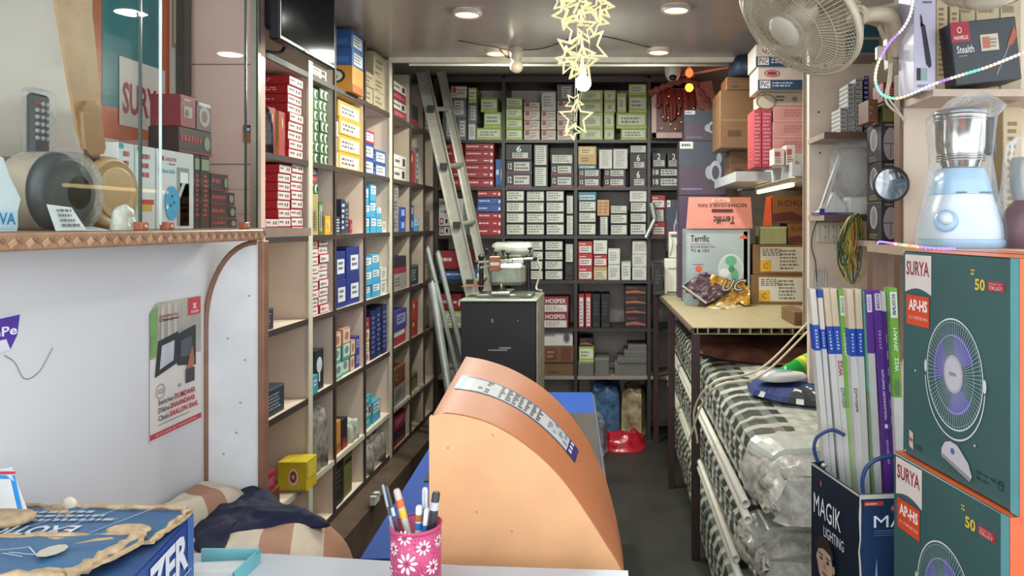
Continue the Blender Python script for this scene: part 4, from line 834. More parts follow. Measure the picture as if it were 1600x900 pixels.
mb.build('cup_body', cup)
def pen(name, label, px, py, bx, by, r_, cols, cap=None):
    top_ = P(px,py,1.15+by); bot = Vector((CX0+bx,CY0+by*1.0,CZ0+.006)); d = top_-bot
    mb = MB(); mb.tube([bot+d*.02, bot+d*.5, top_-d*.02, top_], [r_*.6, r_, r_, r_*.7], M(cols[0], .3), 10)
    for k, c in enumerate(cols[1:]): mb.tube([bot+d*(.72+.1*k), bot+d*(.8+.1*k)], r_*1.08, M(c, .3), 10)
    if cap: mb.box(top_-Vector((.001,r_+.003,.03)), top_+Vector((.001,-r_,-.001)), cap)
    tag(mb.build(name), label, 'pen', 'pens in the pink cup')
pen('pen','thin silver pen leaning leftmost in the pink cup',598,757,-.01,-.012,.0022,['#8a8e96','#3a3e48'])
pen('pen','second thin dark pen leaning left in pink cup',604,760,-.004,.0,.0024,['#4a4e58','#c8ccd0'])
pen('marker','fat clear-capped marker with orange and yellow barrel',619,764,.01,.006,.0055,['#b8b0a0','#d8b030','#d2642c'])
pen('marker','black marker with white band at right of cup',682,768,.012,.0,.0062,['#262628','#2f2f33','#b8b8b8'])
pen('pen','white pen with clip standing at back of cup',664,762,.008,.022,.0045,['#d0d0ce','#8a8a90'],'#b8b8b8')
pen('pen','blue and white striped pen in cup middle',655,790,.0,.008,.0055,['#c9d2d8','#3a7ab8','#b0683a'])
pen('pen','white and blue pen at centre right of cup',667,794,.004,.0,.004,['#d2d2d0','#2f6aa8'])
# blue fan carton with torn flaps
BLU = M('#2f5f86', .4, var=.12, nscale=9); DB = M('#1c3f86', .4, var=.08); KR = M('#b49a76', .8, var=.2, nscale=60, bump=.6)
bx = empty('torn_carton', (-.85,1.05,.8902), 'worn blue fan carton with torn taped flaps on the counter', 'carton')
zt = ZC-.452; B = [(-.945,.90),(-.605,.90),(-.652,1.148),(-.945,1.165)]
mb = MB()
for i in range(4):
    a, b = B[i], B[(i+1) % 4]; n = Vector((b[1]-a[1], a[0]-b[0], 0)).normalized()*.003
    mb.prism([Vector((*a,.8905)),Vector((*b,.8905)),Vector((*b,zt)),Vector((*a,zt))], -n, DB)
f = Face(mb, (B[1][0],B[1][1],.8905), Vector((B[2][0]-B[1][0],B[2][1]-B[1][1],0)), (0,0,zt-.8905), .0008)
f.text('LAZER',.04,.46,.90,.9,M('#d0d4da'),2,.04); f.line((.0,.38),(.95,.38),.002,'#b8c0c8',2); f.bars(.1,.1,.7,.2,1,M('#9ab0c8'),2); f.rect(.9,.0,1,1,M('#3a62a0'),1)
mb.prism([Vector((x,y,zt-.004)) for x, y in B],(0,0,.003),M('#2d4f7c',.5,var=.2,nscale=12)); mb.build('carton_body', bx)
def flap(name, pts, z, rise, col):
    mb = MB(); n = len(pts); mid = Vector((sum(p[0] for p in pts)/n, sum(p[1] for p in pts)/n, 0)); rnd = random.Random(n*7+int(z*1000)); L = []
    for i in range(n):
        a, b = Vector((*pts[i],0)), Vector((*pts[(i+1) % n],0))
        for k in range(14):
            p = a+(b-a)*k/14; zz_ = z+rise*(1-(p.y-.9)/.26)+.003*nz(p.x*20,p.y*20); L.append(Vector((p.x+rnd.uniform(-.002,.002),p.y+rnd.uniform(-.002,.002),zz_)))
    inn = [mid+(Vector((p.x,p.y,0))-mid)*.955+Vector((0,0,p.z+.0008)) for p in L]
    mb.prism(L, (0,0,.0045), KR); up = [p+Vector((0,0,.0045)) for p in inn]; 
    c = sum(up, Vector())/len(up); mb.add(up+[c], [(i,(i+1) % len(up),len(up)) for i in range(len(up))], col)
    return mb
mb = flap('f', [(-.945,1.02),(-.64,1.03),(-.65,1.145),(-.945,1.16)], zt+.002, .004, BLU)
f = Face(mb, (-1.12,1.02,zt+.0085), (.48,.01,0), (0,.13,.0), .001); f.text('EXOTICA',.42,.15,.72,.4,M('#c8ccd0'),2,.03,flip=True); f.bars(.45,.5,.8,.85,3,M('#a8b4c0'),2,cw=.06)
for k in range(4): f.line((.42+k*.12,.2),(.53+k*.11,.95),.0018,'#9ab0bc',2)
mb.build('flap', bx)
mb = flap('g', [(-.945,.90),(-.665,.885),(-.642,1.01),(-.66,1.035),(-.945,1.028)], zt+.009, .006, BLU)
f = Face(mb, (-1.12,.90,zt+.0205), (.46,0,0), (0,.12,.0), .001)
for k in range(3): f.poly([(.40+.07*k,.2),(.48+.07*k,.35),(.54+.07*k,.62),(.50+.07*k,.6),(.43+.07*k,.42),(.385+.07*k,.28)],M('#a9b6bf'),2)
rnd = random.Random(8)
for k in range(14): u, v = rnd.uniform(.4,.85), rnd.uniform(.15,.7); f.line((u,v),(u+rnd.uniform(-.12,.12),v+rnd.uniform(.05,.25)),.0015,'#b8c4cc',2)
f.ell(.84,.55,.035,.16,M('#b8b09c'),3,10); mb.build('flap', bx)
mb = MB()      # torn rolled kraft edges
def ragged(a, b, r_, sd):
    rnd = random.Random(sd); a, b = Vector(a), Vector(b); pts = [a+(b-a)*k/14+Vector((rnd.uniform(-.003,.003),rnd.uniform(-.003,.003),rnd.uniform(-.002,.002))) for k in range(15)]; mb.tube(pts, [r_*rnd.uniform(.5,1.3) for _ in pts], KR, 6)
ragged((-.945,1.022,zt+.014),(-.66,1.035,zt+.016),.006,1); ragged((-.66,1.035,zt+.016),(-.665,.895,zt+.022),.007,2); ragged((-.94,.893,zt+.022),(-.665,.888,zt+.022),.009,3); ragged((-.945,1.16,zt+.008),(-.66,1.145,zt+.01),.005,4); ragged((-.655,1.145,zt+.008),(-.645,1.03,zt+.01),.004,5)
mb.ball((-.685,1.045,zt+.018),(.032,.014,.007),KR); mb.ball((-.90,1.09,zt+.016),(.045,.03,.012),KR); mb.ball((-.85,1.155,zt+.012),(.012,.005,.012),M('#cfc6b4')); mb.build('torn_edge', bx)
# payment stand, card tray
mb = MB(); q = [Vector((PX(-30,1.1),1.1,zt+.02)),Vector((PX(40,1.1),1.1,zt+.02)),P(14,731,1.11),P(-36,738,1.11)]
mb.prism(q, (0,.005,0), M('#d2d4d6', .3)); f = Face(mb, q[0], q[1]-q[0], q[3]-q[0], -.0008); f.k = .0008
f.poly([(.05,.0),(.95,.0),(.86,.93),(.05,.93)],M('#2a8fd6'),1); f.poly([(.05,.0),(.86,.0),(.76,.84),(.05,.84)],M('#d6d6d4'),2); f.poly([(0,1.02),(0,.95),(.89,.96),(.9,1.03)],M('#c2304a'),3)
tag(mb.build('payment_stand'), 'white standee with blue border and red top at left edge', 'standee')
tr = empty('card_tray', (-.68,1.2,.8902), 'clear teal-edged acrylic tray of papers beside blue carton', 'tray')
mb = MB(); A = (-.70,1.17); mb.box((-.70,1.168,.8905),(-.60,1.172,.915),GLASS); mb.box((-.603,1.172,.8905),(-.600,1.26,.915),M('#5ab0b8',.2)); mb.box((-.70,1.256,.8905),(-.603,1.26,.915),M('#7ab8bc',.2)); mb.box((-.70,1.172,.8905),(-.603,1.256,.893),M('#8f9496',.3)); mb.build('tray_body', tr)
for k in range(3):
    mb = MB(); mb.box((-.695,1.178+k*.004,.8935+k*.003),(-.615,1.24,.896+k*.003),'#cfcfcc',rot=Matrix.Rotation(R(3*k),3,'Z')); tag(mb.build('paper_slip'), ('bottom','middle','top')[k]+' white paper slip lying in the teal-edged tray', 'paper', 'papers in the tray')
# seat with cushion and navy cloth
def D(px, py, drop): Y = drop*F/(py-CY); return (PX(px,Y), Y)
mb = MB(); mb.box((-.94,1.34,0),(-.62,1.71,.60),M('#6a5646',.5,var=.15),bev=.004); tag(mb.build('stool'), 'brown bench seat under striped cushion behind the counter', 'stool')
CR = stripe_mat('#c9bca6','#a67c62',(1,.35,0),.125); BR = stripe_mat('#a67c62','#c9bca6',(0.2,1,0),.14,.4)
mb = MB(); ol = [(-.935,1.38),(-.937,1.55),(-.935,1.70),(-.86,1.706),(-.72,1.70),(-.6,1.69),(-.555,1.60),(-.57,1.42),(-.66,1.35),(-.85,1.34)]
heap(mb, ol, .601, .235, None, 26, .012, 7, 2, .35, matfn=lambda x, y, z: CR)
tag(mb.build('cushion'), 'cream and brown striped cushion on seat behind counter', 'cushion')
mb = MB(); ol = [(-.94,1.5),(-.942,1.6),(-.935,1.70),(-.85,1.71),(-.84,1.64),(-.88,1.5),(-.9,1.42),(-.935,1.42)]
heap(mb, ol, .815, .075, None, 18, .01, 9, 6, .4, matfn=lambda x, y, z: BR)
tag(mb.build('blanket_roll'), 'rolled striped blanket end against the grey panel', 'blanket')
mb = MB(); ol = [D(x,y,.62) for x, y in ((296,800),(318,772),(350,768),(385,752),(420,757),(445,775),(512,797),(505,806),(430,812),(385,822),(352,832),(345,850),(305,850),(298,826))]
heap(mb, ol, ZC-.645, .03, M('#161c36', .85, var=.2, nscale=30), 22, .014, 16, 4, .6)
tag(mb.build('navy_cloth'), 'crumpled navy blue cloth lying over the striped cushion', 'cloth')
# ------------------------------------------------------------------ work bench on the right
BD2 = M('#3b2824', .5, var=.12); BZ = ZC-.45
def bxe(y): return .372-(y-3.2)*.04
bn = empty('work_bench', (.7,4.1,0), 'long cream bench with fluted top on dark posts along right wall', 'bench')
mb = MB(); BT = M('#978b6c', .4, var=.06); poly = [(.355,3.2),(.90,3.19),(1.215,3.19),(1.215,4.985),(.30,4.985)]
mb.prism([(x,y,BZ-.004) for x, y in poly], (0,0,.004), BT); mb.prism([(x,y,BZ-.03) for x, y in poly], (0,0,.004), BT)
x = .372
while x < 1.2: mb.box((x,3.195,BZ-.0265), (x+.006,4.9,BZ-.0035), BT); mb.poly([(x+.02,3.2,BZ+.0004),(x+.023,3.2,BZ+.0004),(x+.023-.0,4.97,BZ+.0004),(x+.02,4.97,BZ+.0004)], M('#8f866c')); x += .046
mb.box((.375,3.3,BZ-.0265),(1.2,3.31,BZ-.0035),'#3a322a'); mb.build('bench_top', bn)
mb = MB(); mb.tube([(.352,3.2,BZ-.015),(.297,4.985,BZ-.015)], .012, M('#4a3630', .5), 6); mb.build('edge_rail', bn)
for y in (3.23, 4.1, 4.96):
    mb = MB(); X = bxe(y); mb.box((X-.018,y-.016,.001), (X+.018,y+.016,BZ-.032), BD2, bev=.002); mb.build('leg', bn)
    mb = MB(); mb.box((1.16,y-.016,.001), (1.2,y+.016,BZ-.032), BD2, bev=.002); mb.build('leg', bn)
for z in (.62, .385):
    for y in (3.23,4.1,4.94):
        mb = MB(); mb.box((.40,y-.015,z-.02), (1.18,y+.015,z), BD2); mb.build('crossbar', bn)
# conduit bundles wrapped in printed film
PW = M('#b9bbae', .22, var=.12, nscale=22, bump=.5); PD = M('#3c423c', .3, var=.3, nscale=120); PG = M('#6e7f5c', .3, var=.1)
def bundle(label, x0, x1, z0, z1, y0, y1, seed_, endmess, npipe):
    u = empty('conduit_bundle', ((x0+x1)/2,(y0+y1)/2,z0), label, 'conduit bundle', 'film-wrapped conduit bundles in the bench rack')
    mb = MB(); NY = int((y1-y0)/.014); cx, cz = (x0+x1)/2, (z0+z1)/2; a_, b_ = (x1-x0)/2, (z1-z0)/2; loops = []; NR = 64
    for k in range(NY+1):
        y = y0+(y1-y0)*k/NY; t = min(1, (k+.5)/7); loop = []
        for i in range(NR):
            th = 2*math.pi*i/NR; c, s = math.cos(th), math.sin(th); rr = (abs(c)**5+abs(s)**5)**(-1/5)*(.80+.2*t)
            wv = .006*nz(y*7, i*.35, seed_)+.004*nz(y*25, i*.9, seed_+3)+.0025*abs(math.sin(i*math.pi/2.0))
            loop.append(Vector((cx+a_*rr*c+wv*c, y+.006*nz(i*.5, y*9, seed_), max(z0, cz+b_*rr*s+wv*s))))
        loops.append(loop)
    for k in range(NY):
        y = y0+(y1-y0)*k/NY; ph = (y+.015*math.sin(seed_))/.105
        for i in range(NR):
            th = (i+.5)/NR*2*math.pi; q = (loops[k][i], loops[k][(i+1) % NR], loops[k+1][(i+1) % NR], loops[k+1][i]); fr = ph % 1
            c, s = math.cos(th), math.sin(th); m = PW
            # printed block: on the left flank and on the left part of the top
            zone = (110 < math.degrees(th) < 152) or (158 < math.degrees(th) < 205)
            if zone and k > 6:
                if fr < .56: m = PD if i % 3 else M('#6a7068', .3)
                elif fr < .62: m = PG
            mb.add(q, [(3,2,1,0)], m, True)
    mb.add(loops[0], [tuple(range(NR))], PW); mb.add(loops[-1], [tuple(range(NR))[::-1]], PW); mb.build('printed_film', u)
    rnd = random.Random(seed_)
    for j in range(npipe):      # pipe ends sticking out of the film
        px_ = x0+.04+(x1-x0-.1)*((j*.618) % 1); pz_ = z0+.022+(z1-z0-.07)*((j*.37+.1) % 1)*.75; yy = y0-rnd.uniform(.005,.05); mb = MB(); r_ = .0125; PM = M('#cfc9b4', .35)
        mb.lathe([(r_,.12),(r_,0),(r_*.8,0),(r_*.8,.1),(.0005,.1)], PM, (px_,yy,pz_), 14, (0,1,0), cap=False); mb.add([Vector((px_+r_*.8*math.cos(q*.628),yy+.03,pz_+r_*.8*math.sin(q*.628))) for q in range(10)], [tuple(range(10))], M('#5a5142')); mb.build('pipe', u)
    if endmess:      # crumpled clear film bunched over the near end
        mb = MB(); loops = []
        for k in range(12):
            y = y0+.1-.016*k; loop = []
            for i in range(56):
                th = 2*math.pi*i/56; c, s = math.cos(th), math.sin(th); rr = (abs(c)**3+abs(s)**3)**(-1/3)*(1.04-.012*k); w2 = (.012+.0025*k)
                loop.append(Vector((cx+.03*k/12+a_*rr*c+w2*nz(i*.8, y*50, seed_+7), y+w2*nz(i*1.1, y*30, seed_+8), cz+(b_*rr*s)*(1-.01*k)+w2*nz(i*.9, y*40, seed_+9)-.003*k)))
            loops.append(loop)
        mb.loft(loops, M('#d2cdbf', .12, var=.18, nscale=50, bump=.8, alpha=.6), cap=True); mb.build('film_end', u)
    return u
bundle('uppermost film-wrapped white conduit bundle with crumpled near end', .405, .93, .622, .845, 2.12, 4.9, 3, True, 10)
bundle('middle conduit bundle with dark printed film, below the uppermost one', .402, .89, .387, .575, 2.22, 4.9, 8, True, 14)
bundle('lowest conduit bundle lying on the floor under the bench', .405, .88, .002, .25, 2.5, 4.9, 14, False, 8)
for k, (x, z, y) in enumerate(((.385,.637,2.07),(.388,.664,2.12),(.386,.405,2.2),(.387,.432,2.28))):
    def lp(m, x=x, z=z, y=y):
        r_ = .0125; m.lathe([(.0005,.08),(r_*.8,.08),(r_*.8,0),(r_,0),(r_,2.7)], M('#d3cebd', .35), (x,y,z), 12, (-.0,1,0), cap=False)
    simple('conduit_pipe', ('lower loose white pipe beside the uppermost bundle','upper loose white pipe beside the uppermost bundle','lower loose white pipe beside the middle bundle','upper loose white pipe beside the middle bundle')[k], 'pipe', lp, 'loose white conduit pipes')
# things lying on the uppermost bundle
TB = .862
mb = MB(); ol = [(.50,2.62),(.60,2.50),(.74,2.44),(.86,2.5),(.9,2.7),(.80,2.84),(.62,2.86),(.52,2.78)]
heap(mb, ol, TB, .035, None, 14, .012, 14, 21, .5, matfn=lambda x, y, z: M('#1d2f66',.8) if y > 2.56+.05*math.sin(x*40) else (M('#c9c9c4',.8) if (math.sin(x*110)+math.sin(x*47+y*90)) > 1.0 else M('#22252a',.8)))
tag(mb.build('folded_cloth'), 'navy and black-white patterned cloth lying on the conduit bundle', 'cloth')
ir = empty('travel_iron', (.62,2.68,.906), 'flat white pear-shaped appliance lying on the navy cloth', 'appliance')
mb = MB(); c0 = Vector((.615,2.66,.908)); loops = []
for z, s_ in ((0,.9),(.006,1),(.016,1),(.026,.86),(.03,.5),(.031,.1)):
    loops.append([c0+Vector((math.cos(t)*.092*s_, math.sin(t)*.055*s_*(1-.35*math.cos(t)), z)) for t in [2*math.pi*i/28 for i in range(28)]])
mb.loft(loops, M('#d6d4ca', .3)); mb.build('shell', ir)
mb = MB(); mb.lathe([(.03,0),(.03,.003),(.02,.006),(.002,.006)], M('#8fb0cc', .3), c0+Vector((.0,0,.0275)), 20, sx=1.4, sy=.6); mb.build('blue_panel', ir)
bt = empty('drink_bottle', (.74,2.9,TB), 'green plastic drink bottle lying on its side under bench', 'bottle')
a = P(1207,598,2.78); d = (P(1275,561,2.87)-a).normalized(); GR = M('#1f9a3e', .08, alpha=.85)
mb = MB(); mb.lathe([(.012,0),(.012,.02),(.018,.03),(.034,.06),(.038,.09),(.036,.11),(.038,.13)], GR, a, 20, d, cap=False); mb.lathe([(.038,.19),(.038,.22),(.033,.235),(.01,.232)], GR, a, 20, d, cap=False); mb.build('bottle_body', bt)
mb = MB(); mb.lathe([(.0385,.13),(.0385,.19)], M('#7ab83a', .3), a, 20, d, cap=False); mb.lathe([(.0388,.145),(.0388,.165)], M('#d8c83a', .3), a, 20, d, cap=False); mb.build('bottle_label', bt)
mb = MB(); mb.lathe([(.001,-.012),(.014,-.012),(.014,.006),(.001,.006)], M('#1a7a34', .3), a, 14, d); mb.build('cap', bt)
def bag_dark(m): heap(m, [(.42,4.0),(.42,3.5),(.6,3.25),(.85,3.2),(1.1,3.3),(1.1,4.2),(.7,4.4)], TB-.004, .05, M('#8a5a4c', .4, var=.35, nscale=8, bump=.3), 14, .02, 6, 33, .5)
simple('plastic_bag', 'brownish clear plastic sheet lying on conduits under the bench', 'plastic bag', bag_dark)
def bag_navy(m): heap(m, [(.44,4.45),(.44,4.6),(.7,4.8),(1.1,4.8),(1.1,4.6),(.7,4.45)], TB, .1, M('#1d2740', .6, var=.5, nscale=40), 14, .02, 9, 35, .5)
simple('folded_cloth', 'dark navy speckled cloth bundle at back under the bench', 'cloth', bag_navy)
for k, pts in enumerate(([P(1268,498,2.9),P(1190,575,2.66),P(1115,598,2.6),P(1085,640,2.75),P(1090,692,2.8)],[P(1268,512,2.85),P(1190,586,2.6),P(1130,600,2.55),P(1100,625,2.65),P(1076,690,2.8)])):
    simple('cable', ('upper','lower')[k]+' white cable sagging from the tubes over the bench leg', 'cable', lambda m: m.tube(smooth_path(pts, 8), .004, M('#cbc2a8', .4), 6), 'white cables hanging under the bench')

# ---- things on the bench
def faceT(px0, px1, Y, z, d, rz=0):
    return Matrix.Translation((PX((px0+px1)/2,Y), Y+d/2, z)) @ Matrix.Rotation(R(rz),4,'Z')
ST.update({
 'meterbox': ('#7c5730', [('front','r',.14,.1,.92,.92,'#cdc8b6'),('front','b',.18,.62,.6,.88,'#4a463e',4),('front','b',.5,.15,.85,.85,'#6a665c',6),('front','r',.14,.1,.34,.48,'#d8a51e'),('front','t',.19,.2,.28,.38,'#8a5a10','C'),('left','r',.2,.5,.5,.9,'#4a3a2c'),('left','b',.2,.1,.8,.4,'#3a2e24',2)]),
 'rokii': ('#875628', [('front','t',.15,.6,.85,.82,'#4a2a18','ROKII'),('front','p',.0,.02,1.0,.42,'#5a2420'),('left','r',.3,.2,.7,.85,'#b8b0a0'),('left','b',.35,.3,.65,.8,'#6a5a4a',4)]),
 'palegreen': ('#9ca06c', [('front','r',0,.9,1,1,'#b3b684')]),
 'camera': ('#4c3c4c', [('front','r',0,.55,1,1,'#3c4450'),('front','e',.66,.42,.1,.13,'#9a9aa2'),('front','e',.78,.44,.13,.2,'#a8a8b0'),('front','e',.78,.42,.08,.13,'#4a4a58'),('front','e',.86,.68,.06,.1,'#9a9aa2'),('front','r',.05,.1,.5,.13,'#7a6a94'),('front','r',.02,.86,.3,.99,'#d2d0cc'),('front','b',.05,.88,.27,.97,'#5a5660',1),]),
 'purpleplain': ('#4f3a54', [('front','b',.4,.1,.9,.45,'#9a7ab4',3),('left','b',.2,.1,.7,.9,'#9a7ab4',6)]),
 'pvc': ('#c9b9ad', [('front','r',0,.0,1,.44,'#1f4468'),('front','r',.04,.07,.24,.4,'#d8d2cc'),('front','t',.06,.11,.22,.36,'#1f2c40','PVC'),('front','b',.28,.12,.7,.36,'#b8c4d0',2),('front','e',.27,.72,.15,.16,'#8a2a34'),('front','e',.27,.72,.13,.12,'#c8a8a4'),('front','e',.27,.72,.1,.09,'#9c2a38'),('front','r',.0,.96,1,1,'#a89a90')]),
 'pinkbox': ('#c98a84', [('front','b',.3,.3,.95,.8,'#b86a68',3),('front','r',0,0,1,.06,'#d8b0a8')]),
 'creamclock': ('#bcb09a', [('front','e',.1,.3,.22,.6,'#8a7a62'),('front','e',.1,.3,.18,.5,'#bcb09a'),('front','b',.3,.3,.5,.8,'#4a4236',2),('front','e',.7,.5,.06,.2,'#8a7a62')]),
 'pinkstrip': ('#b5384c', [('front','b',.1,.05,.9,.95,'#d88a94',14),('left','b',.1,.05,.9,.95,'#c25a40',12)]),
 'whitepink': ('#cfc4ba', [('front','r',.1,.5,.6,.8,'#b8485a'),('front','b',.15,.1,.8,.45,'#7a6a60',3)]),
})
def put(name, px0, px1, Y, z, h, d, style, label, cat='box', group=None, rz=0, **k):
    seed[0] += 1; T = faceT(px0,px1,Y,z,d,rz); mb = product(name, (px1-px0)/F*Y, d, h-.001, style, T, seed=seed[0], bev=.002); return tag(mb.build(name, origin=T.translation), label, cat, group)
CB = 'cartons stacked on the right bench'
z1 = BZ+.001
put('carton',1176,1262,4.11,z1,.165,.28,'meterbox','brown carton with white and yellow label, lower of two on bench','carton',CB,rz=-3)
put('carton',1178,1262,4.12,z1+.166,.168,.28,'meterbox','brown carton with white and yellow label, upper of two','carton',CB,rz=-2)
put('carton',1188,1229,4.13,z1+.335,.10,.14,'palegreen','plain pale green box on the labelled brown cartons','carton',CB)
put('carton',1231,1267,4.14,z1+.335,.12,.2,'rokii','lower brown lettered carton with dark swoosh under the shelf','carton',CB)
put('carton',1207,1266,4.15,z1+.456,.155,.2,'rokii','upper brown lettered carton with dark swoosh under the shelf','carton',CB)
simple('card_flap', 'bright orange card cone standing on pale green box', 'card', lambda m: m.loft([[P(1192,353.0,4.15),P(1206,353.0,4.15),P(1206,353.0,4.22),P(1192,353.0,4.22)],[P(1197,308,4.16),P(1205,308,4.16),P(1205,308,4.19),P(1197,308,4.19)]], M('#d1502a',.5), smooth=False))
# rechargeable fan carton
fb = empty('fan_carton', (PX(1122,4.12),4.2,z1), 'grey rechargeable fan carton with raised pink upside-down lettered flap', 'carton')
w_ = 100/F*4.12; h = ZC-.029-z1
mb = MB(); mb.T = faceT(1072,1172,4.12,z1,.22); mb.box((-w_/2,-.11,0),(w_/2,.11,h),M('#8f989b',.4,var=.05),bev=.002); f = faces(mb,w_,.22,h)['front']
f.rect(.02,.0,.97,.98,M('#98a3a6',.35,var=.08,nscale=5),1); f.rect(.9,.0,.96,.97,M('#5a6468'),1); f.text('Terrific',.07,.83,.36,.92,BLKM,2,.02); f.bars(.07,.79,.42,.81,1,M('#a04a4a'),2); f.text('RECHARGEABLE FAN',.07,.75,.45,.78,M('#4a5054'),2); f.text('TC # 12U',.07,.69,.36,.735,BLKM,2,.02)
f.ell(.2,.47,.055,.045,M('#c25a3a'),2); f.bars(.1,.52,.3,.54,1,M('#7a4a4a'),2); f.ell(.7,.46,.2,.21,M('#b9c2c2'),3); f.ell(.7,.46,.18,.19,M('#a3b2b0'),4)
f.ell(.70,.58,.09,.07,M('#5a9a7c'),5,14); f.ell(.76,.38,.06,.1,M('#5a9a7c'),5,14); f.ell(.6,.42,.08,.06,M('#c6cccb'),5,14); f.ell(.71,.47,.05,.045,M('#3f7a60'),6,14); f.poly([(.66,.26),(.78,.26),(.83,.12),(.8,.08),(.72,.1)],M('#b4c3cc'),3); f.poly([(.82,.88),(.9,.93),(.98,.88),(.93,.87)],M('#c2504a'),2)
mb.build('carton_body', fb)
mb = MB(); q = [P(1072,357,4.11),P(1176,357,4.11),P(1173,308,4.10),P(1076,308,4.10)]; mb.prism(q,(0,.003,0),M('#d0877a',.45)); f = Face(mb,q[0]-Vector((0,.0012,0)),q[1]-q[0],q[3]-q[0])
f.text('Terrific',.4,.15,.72,.4,BLKM,2,.02,flip=True); f.rect(.36,.52,.68,.62,M('#4a2a2c'),2); f.text('RECHARGEABLE FAN',.15,.68,.88,.8,M('#4a2a2c'),2,.01,flip=True); f.rect(.35,.84,.62,.95,M('#d8b0a4'),2); f.text('TC#12U',.38,.86,.58,.93,M('#8a4a44'),3,flip=True); mb.build('lid_flap', fb)
# purple camera cartons stacked behind
PB = 'purple camera cartons behind the fan carton'
h_ = .323
put('carton',1060,1134,4.5,z1,.32,.15,'purpleplain','plain purple carton at stack bottom behind the fan carton','carton',PB)
put('carton',1061,1134,4.5,z1+.321,PZ(305,4.5)-z1-.322,.15,'purpleplain','plain purple carton second from bottom behind pink flap','carton',PB)
zt = ZC-(305-350)/F*4.3
put('carton',1061,1134,4.5,PZ(305,4.5),85/F*4.5-.001,.15,'camera','purple and grey camera-picture carton, larger lower one','carton',PB)
put('carton',1069,1126,4.5,PZ(220,4.5),48/F*4.5,.15,'camera','purple and grey camera-picture carton, smaller top one','carton',PB)
put('carton',1043,1060,4.8,z1,.27,.15,'blackcase','black narrow case behind the white intercom units','carton')
put('carton',1042,1060,4.8,z1+.272,PZ(312,4.8)-z1-.272,.15,'camera','narrow purple carton with white label beside purple stack','carton',PB)
def phone(px0, px1, y0, y1, Y, label, low):
    z0 = PZ(y1,Y) if not low else z1; u = empty('intercom_unit', (PX((px0+px1)/2,Y),Y,z0), label, 'intercom')
    mb = MB(); mb.box((PX(px0,Y),Y-.02,z0),(PX(px1,Y),Y+.05,PZ(y0,Y)),M('#cfccba',.35),bev=.006); mb.build('casing', u)
    mb = MB(); 
    if low: mb.box((PX(px0+4,Y),Y-.022,z0+.01),(PX(px1-2,Y),Y-.0195,z0+.02),'#4a4a46'); mb.box((PX(px0+5,Y),Y-.0215,z0+.16),(PX(px1-8,Y),Y-.0195,z0+.17),'#8a8a80')
    else: mb.box((PX(px0+2,Y),Y-.024,PZ(y0+8,Y)),(PX(px1-3,Y),Y-.0195,PZ(y0+4,Y)),'#5a5a56'); mb.tube(smooth_path([(PX(px0+2,Y),Y-.02,PZ(y0+3,Y)),(PX(px0+5,Y),Y-.028,PZ(y0+18,Y)),(PX(px0+1,Y),Y-.025,PZ(y0+36,Y))]),.003,'#b8b5a4',6)
    mb.build('slot', u)
phone(1038,1064,404,460,4.70,'larger white wall-phone casing standing at bench edge',True)
phone(1045,1063,362,403.6,4.70,'smaller white casing standing on the larger white one',False)
put('carton',1021,1036,4.62,z1,.2,.14,'blackcase','dark rounded case at far left end of bench','case')
# yellow-black printed bag
def panel(mb, q, nx, ny, amp, th, mf, sd=0):
    q = [Vector(p) for p in q]; n = (q[1]-q[0]).cross(q[3]-q[0]).normalized(); g = []
    for side in (0, 1):
        for j in range(ny+1):
            for i in range(nx+1):
                u, v = i/nx, j/ny; p = q[0].lerp(q[1],u).lerp(q[3].lerp(q[2],u),v); g.append(p+n*(amp*nz(u*5,v*5,sd)+amp*.5*nz(u*13,v*11,sd+3)-side*th)+(q[3]-q[0]).normalized()*(amp*1.5*nz(u*7,3,sd) if j in (0,ny) else 0))
    N = (nx+1)*(ny+1)
    for j in range(ny):
        for i in range(nx):
            a = j*(nx+1)+i; m = mf(i/nx, j/ny); mb.add([g[a],g[a+1],g[a+nx+2],g[a+nx+1]],[(0,1,2,3)],m,True); mb.add([g[N+a],g[N+a+1],g[N+a+nx+2],g[N+a+nx+1]],[(3,2,1,0)],m,True)
    rim = list(range(0,nx))+[nx+k*(nx+1) for k in range(ny)]+[ny*(nx+1)+nx-k for k in range(nx)]+[(ny-k)*(nx+1) for k in range(ny)]
    for k in range(len(rim)):
        a, b = rim[k], rim[(k+1) % len(rim)]; mb.add([g[a],g[b],g[N+b],g[N+a]],[(3,2,1,0)],mf(0,0))
    return n
YL = M('#9c7222',.3,var=.1,nscale=9,bump=.3); YW = M('#aaa294',.3,var=.1)
pbg = empty('printed_bag', (PX(1130,4.0),4.0,z1), 'crumpled yellow and white printed bag with black outlined letters on bench', 'bag')
mb = MB(); qq = [P(1090,476,4.0),P(1172,475,4.0),P(1172,446,4.06),P(1112,429,4.065)]
n_ = panel(mb, qq, 22, 12, .016, .012, lambda u, v: YL, 4)
f = Face(mb, qq[0], qq[1]-qq[0], qq[3]-qq[0]); f.n = n_; f.k = .001; f.text('UC',.3,.38,.74,.82,BLKM,14,.06); f.text('UC',.32,.42,.72,.78,YW,16,-.01); f.bars(.2,.2,.75,.28,1,M('#3a2a20'),19,cw=.05); mb.build('bag_body', pbg)
mb = MB(); heap(mb, [D(1084,472,.445),D(1100,478,.445),D(1120,482,.445),D(1150,480,.445),D(1182,470,.445),D(1180,462,.445),D(1140,466,.445),D(1100,462,.445)], z1, .022, None, 16, .02, 30, 12, .7, matfn=lambda x, y, z: YW if nz(x*20,y*20,2) > -.12 else YL); mb.build('hem', pbg)
pch = empty('dark_pouch', (PX(1095,4.0),4.0,z1), 'maroon printed pouch with grey edge slumped behind the yellow bag', 'pouch')
